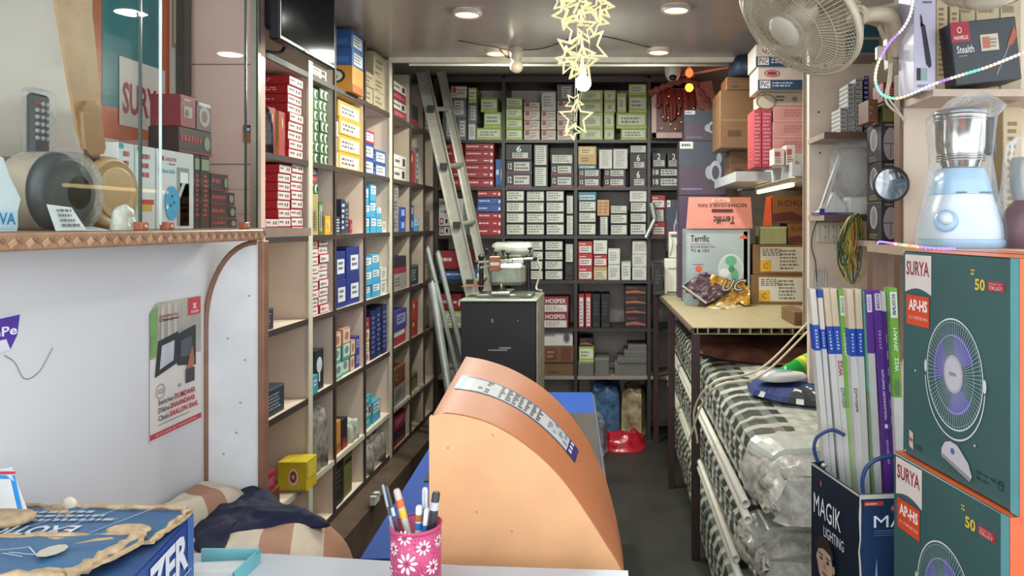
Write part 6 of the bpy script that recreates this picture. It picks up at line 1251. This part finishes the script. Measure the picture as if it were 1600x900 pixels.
mb = MB(); mb.tube(smooth_path([P(1278,722,1.69),P(1272,700,1.69),P(1278,682,1.69),P(1300,672,1.68),P(1320,680,1.66)],8),.0042,NH_,8); mb.ball(P(1288,727,1.66),(.008,.004,.006),M('#a8a8a4',.3,.6),8); mb.build('handle', bn)
mb = MB(); mb.tube(smooth_path([P(1349,770,1.498),P(1348,748,1.496),P(1356,728,1.494),P(1375,716,1.493),P(1406,713,1.492),P(1440,722,1.5)],8),.0045,NH_,8); mb.build('handle', bn)
def tube_box(pt, wt, pb, yv, top_py, cols, label, dep=.032, text=None):
    Y = yv; xt = PX(pt,Y); xb = PX(pb,Y); zt = PZ(top_py,Y); zb3 = PZ(761,Y); w_ = wt/F*Y-.0032; slope = (xb-xt)/(zt-zb3); z_b = .012
    xbot = xt+slope*(zt-z_b); xbot = xt+slope*(zt-zb3)+slope*.35*(zb3-z_b); z0 = zb3
    u = empty('tube_light_carton', (xt,Y,z_b), label, 'tube light carton', 'upright light tube cartons in the display bin')
    def cx(z): return xt+slope*(zt-z) if z >= z0 else xt+slope*(zt-z0)+slope*.35*(z0-z)
    zs_ = [zt]+[zt-(zt-z0)*t for t, c in cols[1:]]+[z0, z_b]
    mb = MB(); cc_ = [c for t, c in cols]+[cols[-1][1]]
    for k in range(len(zs_)-1):
        za, zc = zs_[k], zs_[k+1]; mt = M(cc_[min(k,len(cc_)-1)],.4,var=.08,nscale=9)
        L = [[Vector((cx(z)+sx*w_/2,Y+sy,z)) for sx, sy in ((-1,0),(1,0),(1,dep),(-1,dep))] for z in (za,zc)]
        mb.loft([L[0][::-1],L[1][::-1]], mt, smooth=False)
    mb.build('sleeve', u)
    if text:
        for (s_, t0, t1, c, wd) in text:
            za, zc = zt-(zt-z0)*t0, zt-(zt-z0)*t1; mb = MB(); o = Vector((cx(za)-w_*.5*wd,Y-.0008,za)); e = Vector((cx(zc)-w_*.5*wd,Y-.0008,zc))
            f = Face(mb, e+Vector((0,0,0)), Vector((w_*wd,0,0)), o-e, .0004)
            if s_ == '#': f.rect(0,0,1,1,M(c),1)
            elif s_ == '=': f.bars(0.05,0,.95,1,6,M(c),2,cw=.35)
            else:      # lettering running down the carton
                f2 = Face(mb, o+Vector((w_*wd*.92,0,0))-Vector((0,0,0)), e-o, Vector((-w_*wd*.84,0,0)), -.0006); f2.n = Vector((0,-1,0)); f2.k = .0006
                f2.text(s_,0,.0,1,1,M(c),2,.02)
            mb.build('printed_panel', u)
WT, BLU2, GRN, PRP = '#cfc6b8', '#1d45a0', '#6aa03c', '#5c3186'
MARB = '#c4c1bb'
tube_box(1270,11,1296,1.712,452,[(0,WT),(.18,BLU2),(.31,MARB)],'white tube carton with blue band, leftmost in the bin',text=[('=',.2,.3,'#c8d0dc',.5)])
tube_box(1281,9,1305,1.705,453,[(0,BLU2),(.04,WT),(.2,BLU2),(.3,MARB)],'narrow blue-capped white tube carton, second from left in bin',text=[('=',.21,.29,'#c8d0dc',.5)])
tube_box(1291,11,1318,1.698,451,[(0,'#c9b498'),(.19,BLU2),(.33,MARB)],'cream tube carton with blue band, third from left in bin',text=[('=',.21,.31,'#c8d0dc',.4)])
tube_box(1302,12,1329,1.69,451,[(0,'#c9b498'),(.19,BLU2),(.33,MARB)],'white tube carton marked 22W beside green one',text=[('22W',.36,.44,'#a03040',.8),('Durolite',.5,.6,'#7a7a78',.7),('=',.21,.31,'#c8d0dc',.4)])
tube_box(1314,10,1336,1.682,453,[(0,GRN),(.2,GRN),(.6,'#8ab060')],'green tube carton with white label near bin centre',text=[('#',.03,.13,'#cfd0c4',.8),('ECOLINK',.04,.12,'#3a4a3a',.5),('MARVEL',.22,.34,'#d8e0c8',.5)])
tube_box(1328,12,1345,1.655,452,[(0,'#c9b498'),(.2,BLU2),(.34,MARB)],'cream tube carton with blue band right of green one',text=[('=',.22,.32,'#c8d0dc',.4),('Durolite',.5,.62,'#5a5a58',.6)])
tube_box(1341,11,1355,1.645,452,[(0,'#c9b498'),(.2,BLU2),(.34,MARB)],'cream blue-banded tube carton beside the purple ones',text=[('=',.22,.32,'#c8d0dc',.4)])
tube_box(1350,5,1364,1.638,455,[(0,'#5a9a84'),(.5,'#6a8a5c')],'thin teal green tube carton left of purple ones')
tube_box(1357,12,1373,1.63,454,[(0,PRP),(.32,MARB),(.9,MARB)],'purple-topped tube carton, left of the two purple',text=[('#',.02,.11,'#cfc8d0',.8),('=',.03,.1,'#6a5a7a',.5)])
tube_box(1370,14,1391,1.62,454,[(0,PRP),(.5,PRP)],'wide purple tube carton reading VOLTSAFE TECHNOLOGY',text=[('#',.015,.1,'#cfc8d0',.75),('ECOLINK',.02,.095,'#3a2a4a',.5),('=',.2,.3,'#b8a0cc',.4),('VOLTSAFE TECHNOLOGY',.4,.66,'#e0d8e8',.36),('PROTECTION',.76,.88,'#c8b8d8',.36),('#',.68,.7,'#e0d8e8',.4)])
tube_box(1381,7,1399,1.606,456,[(0,'#c9c4c0'),(.1,'#4a2870'),(.5,'#4a2870')],'narrow dark purple tube carton between purple and green',text=[('=',.2,.7,'#9a86b4',.5)])
tube_box(1395,15,1409,1.59,450,[(0,GRN),(.55,'#c4c1bb')],'green tube carton reading MARVEL 22W, rightmost in the bin',text=[('#',.02,.15,'#cfd0c4',.85),('ECOLINK',.03,.14,'#3a2a4a',.5),('MARVEL',.2,.32,'#dfe8cc',.5),('22W',.35,.42,'#dfe8cc',.6),('#',.46,.54,'#5a7a4a',.5)])
# ------------------------------------------------------------------ alcove stock
def brd(label, x0, x1, y, z, t=.018, y1=2.618): return simple('alcove_shelf', label, 'shelf', lambda m: (m.box((x0,y,z-t),(x1,y1,z),M('#a68f80',.5)), m.box((x0,y-.003,z-t-.002),(x1,y,z+.001),M('#5a4236',.5))))
brd('upper thin alcove shelf edged in brown', .70, 1.0, 2.42, PZ(207,2.42)); brd('lower thin alcove shelf above the switchboard', .70, .87, 2.42, PZ(336,2.42)); brd('brown shelf under the black lamp boxes', .79, 1.0, 2.2, PZ(377,2.2), y1=2.617)
AZ = PZ(207,2.42)+.001
ST['strip'] = ('#c3c3bd',[('front','b',.05,.15,.95,.85,'#4a4a4c',1),('front','r',0,.9,1,1,'#8a8a88')]); ST['stripblue'] = ('#23306a',[('front','b',.1,.2,.9,.8,'#b8bcd0',1)])
for c_, (a_, b_, y_, n_, s_) in enumerate(((1313,1324,168,6,'strip'),(1325,1336,130,11,'strip'),(1337,1348,122,12,'strip'),(1350,1358,118,12,'stripblue'))):
    top_ = PZ(y_,2.45); hh = (top_-AZ)/n_
    for i in range(n_):
        p = pos(i,n_) if n_ <= 10 else (pos(i,n_) if i < 6 or i > n_-6 else ORD[i]+' from bottom')
        put('strip_box',a_,b_,2.45,AZ+i*hh,hh,.1,s_,('white' if s_=='strip' else 'dark blue')+' small switch box, '+p+', '+('leftmost','second','third','rightmost')[c_]+' alcove column','box','small switch boxes in the alcove')
ST['lampthin'] = ('#2b2a2b',[('front','e',.5,.62,.32,.28,'#b8b6b4'),('front','e',.5,.62,.22,.22,'#8f8d8c'),('front','b',.2,.04,.8,.2,'#8a8a50',2)])
ST['lampwide'] = ('#2b2728',[('left','e',.5,.6,.26,.3,'#a8a6a4'),('left','e',.5,.6,.16,.24,'#7f7d7c'),('left','b',.2,.04,.8,.18,'#8a8a50',2),('left','r',.97,0,1,1,'#5a5456'),('front','e',.52,.45,.42,.42,'#9a9294'),('front','r',.1,.44,.94,.47,'#5a5456'),('front','r',.5,.1,.54,.44,'#3a3436'),('front','b',.2,.88,.8,.97,'#8a8a84',1)])
BZ2 = PZ(377,2.2)+.001; hb = (PZ(190,2.2)-BZ2)/3
for i in range(3): put('lamp_box',1377,1405,2.205,BZ2+i*hb,hb,.125,'lampwide','black lamp box with round picture, '+('bottom','middle','top')[i]+' of pile beside pillar','box','black lamp boxes beside the pillar')
put('carton',1357,1372,2.21,BZ2+3*hb,.07,.09,'brown','small dark brown carton above the black lamp boxes','carton'); put('carton',1380,1403,2.21,BZ2+3*hb,.06,.09,'olive','dark olive carton above the black lamp boxes','carton'); put('carton',1380,1402,2.21,BZ2+3*hb+.061,.06,.09,'winered','wine red carton stacked above dark olive one','carton')
put('carton',1341,1379,2.40,AZ+.20,.14,.1,'tealsmall','teal carton high in alcove behind the fan bracket','carton') if 0 else None
mb = MB(); mb.box((PX(1336,2.5),2.5,PZ(84,2.5)),(PX(1374,2.5),2.6,PZ(38,2.5)),M('#1f5560',.4,var=.15),bev=.003); mb.box((PX(1336,2.5),2.499,PZ(62,2.5)),(PX(1374,2.5),2.5,PZ(58,2.5)),'#8a8a7a'); mb.box((PX(1334,2.5),2.48,PZ(88,2.5)),(PX(1380,2.5),2.618,PZ(84.5,2.5)),'#8d7f72'); tag(mb.build('teal_tin'), 'dark teal carton on small ledge behind the fan bracket', 'carton')
# wrapped jar and leaning panel on the lower shelf
LZ = PZ(336,2.42)+.001
jr = empty('wrapped_jar', (PX(1330,2.5),2.5,LZ), 'clear plastic jar upside down on white base in alcove', 'jar')
mb = MB(); Y = 2.5; mb.box((PX(1322,Y),Y-.035,LZ),(PX(1353,Y),Y+.035,LZ+.06),M('#cfcdc8',.3),bev=.004); mb.build('jar_base', jr)
mb = MB(); mb.lathe([(.02,.062),(.05,.09),(.062,.13),(.064,.21),(.05,.225),(.002,.228)], film('grey_clear',(.5,.5,.48),.32,.1), (PX(1333,Y),Y,LZ), 24); mb.build('jar_bowl', jr)
mb = MB(); mb.prism([P(1280,331,2.47),P(1288,332,2.47),P(1316,245,2.47),P(1312,240,2.47)],(0,.02,0),M('#c2c0ba',.35)); mb.prism([P(1279,334.5,2.47),P(1322,334.5,2.47),P(1321,322,2.47),P(1304,300,2.47),P(1293,325,2.47)],(0,.09,0),M('#c9c8c6',.35)); mb.box(P(1280,335.6,2.465),P(1322,332.5,2.56),M('#4a3478',.4)); mb.box(P(1281,332,2.468),P(1288,326,2.47),'#22307a')
f = Face(mb, P(1286,325,2.469), P(1310,255,2.469)-P(1286,325,2.469), Vector((-.008,0,-.003)), .0006); f.bars(.1,.2,.9,.9,1,M('#5a5a66'),1,cw=.06)
tag(mb.build('iron_box'), 'white triangular carton leaning in alcove beside the clear jar', 'carton')
mb = MB(); LW = film('alcove_wrap', amount=.1); mb.lathe([(.07,.0),(.074,.1),(.07,.2),(.05,.25),(.02,.27)], LW, (PX(1331,2.5),2.5,LZ), 24, cap=False); mb.build('plastic_wrap', jr)
sb = empty('switchboard', (PX(1297,2.6),2.6,PZ(378,2.6)), 'white switchboard with small switches on the alcove wall', 'switchboard')
mb = MB(); Y = 2.6; mb.box((PX(1277,Y),Y,PZ(379,Y)),(PX(1320,Y),Y+.019,PZ(347,Y)),M('#c6bda8',.35),bev=.003); mb.build('plate', sb)
for px in (1289,1302,1313):
    mb = MB(); mb.box((PX(px-5,Y),Y-.004,PZ(374,Y)),(PX(px+5,Y),Y,PZ(352,Y)),M('#d0c8b4',.3),bev=.0015); mb.box((PX(px-1,Y),Y-.0045,PZ(356,Y)),(PX(px+1,Y),Y-.004,PZ(354,Y)),'#2a2624'); mb.box((PX(px-1,Y),Y-.0045,PZ(371,Y)),(PX(px+1,Y),Y-.004,PZ(369,Y)),'#2a2624'); mb.build('switch', sb)
for k in range(3):
    def hk(m, px=1272+k*8): m.tube([P(px-2,450,2.612),P(px-2,427,2.612)]+smooth_path([P(px-2,427,2.612),P(px,420,2.614),P(px+3,424,2.612)],5)+[P(px+3,450,2.612)],.0018,M('#c2c4be',.25,.7),6)
    simple('wire_hook', ('left','middle','right')[k]+' bent metal hook above the light tube cartons', 'hook', hk, 'metal hooks above the light tubes')
simple('black_wire', 'thin black wire hanging down beside the alcove switchboard', 'wire', lambda m: m.tube(smooth_path([P(1279,341,2.6),P(1271,360,2.6),P(1268,385,2.6),P(1274,410,2.6),P(1276,440,2.6)]),.002,'#2a2628',5))
wb = empty('wire_bundle', (PX(1335,2.4),2.4,PZ(440,2.4)), 'tangled hank of yellow, green and black wires hanging below shelf', 'wires')
rnd = random.Random(9)
for k in range(22):
    a_ = 1337+rnd.uniform(-4,6); b_ = rnd.uniform(1308,1352); c_ = rnd.uniform(1316,1354); yb = rnd.uniform(395,446); Y = 2.4-rnd.uniform(0,.05)
    pts = [P(a_,334,Y),P((a_+b_)/2+rnd.uniform(-4,4),345,Y-.01),P(b_,375,Y),P(b_+rnd.uniform(-5,8),yb-25,Y),P((b_+c_)/2,yb,Y)]
    if rnd.random() < .6: pts += [P(c_+4,yb-30,Y+.01),P(c_,365,Y+.01),P(a_+3,338,Y)]
    mb = MB(); mb.tube(smooth_path(pts,6), .0026, M(rnd.choice(['#b5a93a','#b5a93a','#3a6a3c','#1f3a2c','#2a2a26','#4a8a64','#b87a2a','#8a8a3a']),.4), 5); mb.build('wire', wb)
mr = empty('round_mirror', (PX(1391,1.98),1.98,PZ(314,1.98)), 'small round black-rimmed mirror at the pillar edge', 'mirror')
c = P(1391,288,1.98); mb = MB(); mb.lathe([(.044,0),(.0475,.002),(.0475,.012),(.044,.014),(.0415,.012),(.0415,.004)],M('#232022',.3),c,40,(-.1,-1,0),cap=False); mb.build('rim', mr)
mb = MB(); mb.lathe([(.0005,.004),(.043,.004)],M('#c9c9c9',.03,1.0,var=.01),c,40,(-.1,-1,0)); mb.lathe([(.0005,.0),(.0435,.0)],M('#232022'),c,30,(-.1,-1,0)); mb.build('mirror_glass', mr); mb = MB(); mb.box(c+Vector((-.003,.0,-.01)),c+Vector((.012,.034,.01)),M('#3a3434')); mb.build('bracket', mr)
# ------------------------------------------------------------------ upper right shelf stock
UZ = PZ(150,1.93)
simple('upper_shelf', 'beige upper shelf board carrying tall cream cartons at right', 'shelf', lambda m: m.box((.80,1.83,UZ-.018),(1.4,2.018,UZ),M('#b59e88',.45,var=.08)))
ST['creamtall'] = ('#c2ab82',[('front','b',.25,.15,.75,.9,'#8a6a44',14)]); ST['creamwide'] = ('#b9a880',[('front','b',.1,.72,.9,.95,'#8a7448',2)])
UZ1 = UZ+.001; put('carton',1462,1481,1.87,UZ1,.24,.1,'creamtall','tall narrow cream carton beside lavender box','carton'); put('carton',1484,1499,1.88,UZ1,.23,.1,'creamtall','second tall narrow cream carton beside the dark box','carton')
lv = empty('lavender_carton', (PX(1446,1.86),1.9,UZ1), 'tall white lavender carton picturing a dark trimmer', 'carton')
mb = MB(); w_ = 34/F*1.86; h = .26; mb.T = faceT(1428,1462,1.86,UZ1,.1,rz=0); mb.box((-w_/2,-.05,0),(w_/2,.05,h),M('#b9b4c6',.35,var=.06,nscale=7),bev=.001); f = faces(mb,w_,.1,h)['front']
f.poly([(.3,.66),(.5,.64),(.78,.3),(.8,.24),(.7,.22),(.55,.26)],M('#2e2438'),2); f.poly([(.3,.62),(.42,.64),(.36,.72),(.28,.75)],M('#2e2438'),2); f.bars(.4,.84,.9,.96,3,M('#6a6478'),2,cw=.12); f.rect(.12,.1,.6,.22,M('#8aa09c'),2); f.rect(.12,.1,.3,.22,M('#26222e'),3); f.bars(.15,.02,.8,.07,1,M('#8a86a0'),2); mb.build('carton_body', lv)
sx = empty('black_carton', (PX(1549,1.78),1.80,UZ1), 'black appliance carton with red logo square and silver script', 'carton')
mb = MB(); w_ = 104/F*1.8; h = .155; q0 = P(1497,145,1.80); T = Matrix.Translation((q0.x+w_/2,1.86,UZ1+.012)) @ Matrix.Rotation(R(-6),4,'Y'); mb.T = T; mb.box((-w_/2,-.05,0),(w_/2,.05,h),M('#22262a',.35,var=.08),bev=.002); f = faces(mb,w_,.1,h)['front']
f.rect(.0,.68,.28,1,M('#9c1c28'),1); f.text('HAVELLS',.04,.72,.25,.78,M('#d8c8c4'),2,.02); f.ring(.13,.87,.035,.05,.3,M('#d8c8c4'),2,14); f.text('Stealth',.06,.5,.32,.62,M('#c9c9c6'),2,.01); f.bars(.08,.44,.28,.47,1,M('#8a8c8c'),2,cw=.08); f.rect(.43,.5,.7,.76,M('#bdae98'),2); f.rect(.46,.54,.57,.72,M('#a8604c'),3); f.bars(.58,.54,.68,.7,3,M('#7a6a5c'),3,cw=.3)
f.line((.62,.1),(.85,.55),.004,M('#6a7074'),2); f.poly([(.82,.55),(.95,.85),(.99,.7),(.9,.55)],M('#a04a30'),3); mb.build('carton_body', sx)
for k, (a_, b_) in enumerate(((1500,1524),(1525,1562),(1563,1596))): put('carton',a_,b_,1.94,UZ1,.295,.07,'creamwide',('left','middle','right')[k]+' cream carton standing behind the black lettered one','carton','cream cartons at the upper right')
put('carton',1567,1597,1.90,ZC-.055,.36,.06,'creamtall','tall cream carton standing right of the mixer','carton')
# ------------------------------------------------------------------ wall fan
WH = M('#b7a88e', .35, var=.05)
def fan(C, n, Rr, label, full=True):
    n = Vector(n).normalized(); u = n.cross(Vector((0,0,1))).normalized(); v = u.cross(n).normalized(); root = empty('wall_fan', tuple(C), label, 'fan')
    def pt(a, r_, z): return C+(u*math.cos(a)+v*math.sin(a))*r_+n*z
    mb = MB()
    for i in range(90):
        a = 2*math.pi*i/90; mb.tube([pt(a,.05*Rr/.2,.062),pt(a+.08,Rr*.5,.058),pt(a+.16,Rr*.85,.035),pt(a+.2,Rr*.985,.002)],.0011,WH,4,cap=False)
    for r_, z in ((.35,.062),(.6,.055),(.8,.042)): mb.tube([pt(2*math.pi*i/48,Rr*r_,z) for i in range(49)],.0011,WH,4,cap=False)
    mb.build('front_cage', root)
    mb = MB()
    for i in range(72):
        a = 2*math.pi*i/72; mb.tube([pt(a,.06*Rr/.2,-.085),pt(a-.05,Rr*.6,-.08),pt(a-.1,Rr*.88,-.055),pt(a-.12,Rr*.985,-.006)],.0012,WH,4,cap=False)
    for r_, z in ((.6,-.08),(.84,-.06)): mb.tube([pt(2*math.pi*i/48,Rr*r_,z) for i in range(49)],.0014,WH,4,cap=False)
    mb.build('rear_cage', root)
    mb = MB(); mb.loft([[pt(2*math.pi*i/64,Rr+dr,dz) for i in range(64)] for dr, dz in ((-.006,-.011),(.004,-.011),(.005,.009),(-.004,.010),(-.006,-.011))], M('#c0b39a',.35), cap=False); mb.build('rim_ring', root)
    for k in range(3):
        mb = MB(); a0 = k*2*math.pi/3+.4; rows_ = []
        for j in range(8):
            rr = Rr*(.22+.66*j/7); sp = .62*math.sin(math.pi*(.28+.5*j/7)); rows_.append([pt(a0+sp*(t-.5)*1.5+.25*j/7, rr, -.02+.03*(t-.5)) for t in (0,.2,.4,.6,.8,1)])
        mb.add([p for r_ in rows_ for p in r_], [(j*6+i,j*6+i+1,(j+1)*6+i+1,(j+1)*6+i) for j in range(7) for i in range(5)], M('#a59a86',.3,alpha=.8), True); mb.build('blade', root)
    mb = MB(); mb.lathe([(.002,.072),(.03,.07),(.045,.064),(.05,.056),(.05,.05)], M('#c3bba8',.3), C, 28, n); mb.build('front_badge', root)
    mb = MB(); mb.lathe([(.036,-.04),(.04,-.02),(.036,.02),(.02,.03)], M('#b7aa94',.35), C, 24, n); mb.build('hub', root)
    mb = MB(); mb.lathe([(.055,-.09),(.06,-.11),(.055,-.17),(.035,-.19),(.004,-.195)], WH, C, 28, n); mb.build('motor_housing', root)
    return root, pt
fc_ = P(1247,27,1.9); nn = (-.66,-.30,-.69)
root, pt = fan(fc_, nn, .178, 'beige caged wall fan tilted downward near the ceiling')
back = fc_-Vector(nn).normalized()*.15
mb = MB(); e = P(1340,26,1.88); mb.tube([back, back.lerp(e,.5)+Vector((0,.0,.005)), e],[.03,.026,.022],WH,12); mb.lathe([(.024,-.02),(.026,0),(.024,.02)],WH,e,20,(0,1,0)); mb.lathe([(.006,-.024),(.006,.024)],'#4a4238',e,10,(0,1,0)); mb.build('tilt_joint', root)
mb = MB(); pth = smooth_path([e,P(1372,22,1.9),P(1392,30,1.93),P(1400,60,1.97),P(1402,85,1.99)],6); mb.tube(pth,[.019+.006*i/len(pth) for i in range(len(pth))],WH,12); mb.build('arm', root)
mb = MB(); q_ = [P(1350,14,1.985),P(1410,2,1.985),P(1414,45,1.985),P(1417,62,1.985),P(1415,112,1.985),P(1402,115,1.985),P(1388,106,1.985),P(1386,60,1.985),P(1376,38,1.985),P(1352,30,1.985)]
mb.prism(q_, (0,.029,0), M('#b9ab92',.35)); mb.build('wall_bracket', root)
mb = MB(); mb.box(P(1371,93,1.99),P(1381,74,2.01),M('#cfc6b2',.35),bev=.003); mb.build('pull_switch', root)
mb = MB(); mb.tube(smooth_path([P(1392,100,1.975),P(1388,130,1.98),P(1384,155,1.98),P(1392,168,1.98),P(1405,178,1.98),P(1414,190,1.99)],6),.0035,M('#c9bfa8',.4),6); mb.tube(smooth_path([P(1394,98,1.97),P(1392,125,1.97),P(1388,150,1.97),P(1399,168,1.97),P(1412,186,1.99)],6),.003,M('#c9bfa8',.4),6); mb.build('power_cord', root)
c2 = P(1545,-44,1.55); r2, _p = fan(c2, (0,-.12,-1), .115, 'second caged fan seen only at the top right edge')
mb = MB(); mb.tube([c2+Vector((0,.02,.19)), Vector((c2.x,c2.y+.03,2.369))], .012, WH, 10); mb.build('downrod', r2)
# ------------------------------------------------------------------ ceiling lamps, globe bulb, hanging flood
def downlight(px, py, X, Y, label, zc=2.37):
    u = empty('ceiling_downlight', (X,Y,zc-.02), label, 'lamp', 'round ceiling downlights'); mb = MB(); mb.lathe([(.062,-.0005),(.063,-.012),(.056,-.018),(.05,-.018),(.05,-.008)],M('#b9b0a8',.35),(X,Y,zc),32,cap=False); mb.build('rim', u); mb = MB(); mb.lathe([(.002,-.0125),(.05,-.0125)],M('#ffe6c4',.4,emit=.55),(X,Y,zc),32); mb.build('diffuser', u)
for nm, px, py in (('near left',730,18),('near right',1056,11),('far left',776,80),('far right',1029,78)):
    Y = .9*F/(CY-py); downlight(px,py,PX(px,Y),Y,nm+' round downlight set into the grey ceiling')
for i, (px, py) in enumerate(((730,18),(1056,11),(776,80),(1029,78))):
    Y = .9*F/(CY-py); bpy.data.objects['downlight_lamp'+('' if i == 0 else '.%03d' % i)].location = (PX(px,Y), Y, 2.345)
gb = empty('globe_bulb', tuple(P(807,104,3.75)), 'unlit cream globe bulb on angled holder at ceiling', 'lamp'); c = P(807,104,3.75)
mb = MB(); mb.ball(c,.034,M('#cfc0a4',.25)); mb.build('globe', gb); mb = MB(); mb.lathe([(.02,.025),(.03,.045),(.034,.075),(.03,2.3685-c.z)],M('#a89c88',.35),c,20); mb.build('holder', gb); mb = MB(); mb.tube(smooth_path([c+Vector((0,0,.06)),c+Vector((-.04,0,.045)),c+Vector((-.07,0,.07)),Vector((c.x-.09,c.y,2.368))]),.004,'#26221f',6); mb.build('flex', gb)
fl = empty('hanging_bulb', (-.128,3.3,2.1), 'bright white lit bulb hanging behind the star string', 'lamp'); c = P(911,130,3.3)
mb = MB(); mb.ball(c,.036,M('#f4fff6',.4,emit=75)); mb.build('bulb', fl); mb = MB(); mb.lathe([(.014,.034),(.017,.04),(.017,.075),(.004,.08)],M('#c9c5ba',.4),c,14); mb.tube([c+Vector((0,0,.08)),Vector((c.x,c.y,2.3695))],.003,'#d0ccc0',6); mb.build('holder', fl)
# star string
SW = M('#e2d6a4', .4, emit=.3, var=0); SCR = M('#c9b988', .35)
stars = [(898,12,30,10,2.2),(926,30,28,30,2.25),(905,44,30,0,2.2),(886,22,26,50,2.18),(930,6,34,20,2.22),(898,82,34,18,2.2),(918,74,36,44,2.24),(908,100,30,5,2.2),(889,95,24,60,2.2),(897,160,16,30,2.2),(900,184,29,2,2.2),(894,205,15,25,2.18),(938,14,20,55,2.2),(880,2,20,15,2.2)]
for k, (px, py, r_, a_, Y) in enumerate(stars):
    c = P(px,py,Y); rr = r_/F*Y; nm = 'cream plastic star lamp, '+('topmost left','upper right','upper middle','upper left leaning','top right','large middle','large right tilted','central','small left','small lower','large lowest outline','lowest small','small upper right','topmost small')[k]+' one of string'
    th = .006; yaw = R((k*37) % 50-25); Mx = Matrix.Translation(c) @ Matrix.Rotation(yaw,4,'Z') @ Matrix.Rotation(R(a_),4,'Y')
    mb = MB(); mb.T = Mx
    def sp(i, s_, y): r2 = (rr if i % 2 == 0 else rr*.46)*s_; a2 = math.pi/2+i*math.pi/5; return Vector((r2*math.cos(a2), y, r2*math.sin(a2)))
    lo = [[sp(i,s_,y) for i in range(10)] for s_, y in ((1,-th),(.83,-th),(.83,th),(1,th),(1,-th))]; mb.loft(lo, SW, cap=False, smooth=False)
    tag(mb.build('star_lamp', origin=tuple(c)), nm, 'star lamp', 'stars of the hanging star string')
simple('star_string_wire', 'clear wires of the star light string hanging from ceiling', 'string light', lambda m: [m.tube(smooth_path([Vector((PX(a,2.2),2.21,2.36)),P(b,20,2.215),P(c_,100,2.215),P(d,190,2.215)],5),.0015,M('#c9c6b8',.4),5) for a, b, c_, d in ((900,902,900,897),(912,915,904,901),(925,922,918,898))])
# ------------------------------------------------------------------ television
tv = empty('television', (-1.0,2.5,2.05), 'black flat television mounted high over the left shelving', 'television'); X = -1.05; Ya, Yb_ = 2.33, 2.80
mb = MB(); TVB = M('#16181a',.4); zb4 = ZC+.585
mb.box((X-.035,Ya,zb4),(X,Yb_,2.36),TVB,bev=.006); mb.build('bezel', tv); mb = MB(); mb.box((X,Ya+.014,zb4+.016),(X+.0015,Yb_-.012,2.35),M('#0c1114',.12,var=.05)); TS = M('#0c1114',.12,var=.05); TS.node_tree.nodes['Principled BSDF'].inputs['Specular IOR Level'].default_value = .03; mb.build('screen', tv)
mb = MB(); mb.box((X-.085,Ya+.06,zb4+.05),(X-.0355,Yb_-.08,2.3),M('#111213',.5),bev=.012); mb.build('back_housing', tv); mb = MB(); mb.box((X-.15,2.5,zb4+.12),(X-.086,2.62,2.2),M('#1c1c1c',.4)); mb.tube(smooth_path([(X-.1,2.4,2.12),(X-.12,2.38,2.05),(X-.06,2.45,2.04),(X-.1,2.6,2.1)]),.005,'#141414',6); mb.build('mount', tv)
mb = MB(); mb.box((X+.0005,2.52,zb4+.004),(X+.0022,2.56,zb4+.010),'#b8b8b8'); mb.build('logo', tv)
# ------------------------------------------------------------------ coloured LED strips
def ledstrip(pts, cols, label, step=.0085):
    u = empty('led_strip', tuple(pts[0]), label, 'led strip'); pth = smooth_path(pts, 10); mb = MB(); mb.tube(pth,.0034,M('#b8b0b0',.25,alpha=.75),8); mb.build('tube', u)
    L = sum((pth[i+1]-pth[i]).length for i in range(len(pth)-1)); n_ = int(L/step); rp_ = resamp(pts, n_); mb = MB()
    for i, p in enumerate(rp_):
        c = cols[int(i/len(rp_)*len(cols)) % len(cols)]; mb.ball(p+Vector((0,-.003,0)),.0030,M(c,.4,emit=3.2,var=0),6)
    mb.build('led', u, kind='stuff')
ledstrip([P(1427,-8,1.7),P(1422,22,1.7),P(1410,45,1.72),P(1392,64,1.75),P(1378,85,1.76),P(1369,108,1.77),P(1368,130,1.77),P(1378,148,1.77),P(1400,154,1.77),P(1425,146,1.76),P(1460,131,1.74),P(1500,118,1.7),P(1545,104,1.66),P(1600,82,1.62),P(1625,74,1.6)],
  ['#e8c8b0','#e8d8e0','#e0a0a0','#6a40ff','#6a40ff','#e8d080','#e8d080','#40d0b0','#30d070','#ffb060','#ffe8d0','#ffd8f0','#7040ff','#ffe8a0','#30e090','#ffb070','#fff0e0','#e8b0c0','#d8a0a8'], 'coloured led strip looping from ceiling across the upper right shelf')
ledstrip([P(1371,446,2.185),P(1371,415,2.185),P(1370,385,2.185),P(1374,378,2.185),P(1392,380,2.1),P(1420,384,1.65),P(1455,388,1.58),P(1490,389,1.575)], ['#5a50e0','#6a50f0','#8a60f0','#ff60c8','#ffd8e8','#ff7050','#30e080','#e0e070','#ff7a50','#6040c0'], 'short coloured led strip along edge of the side shelf')
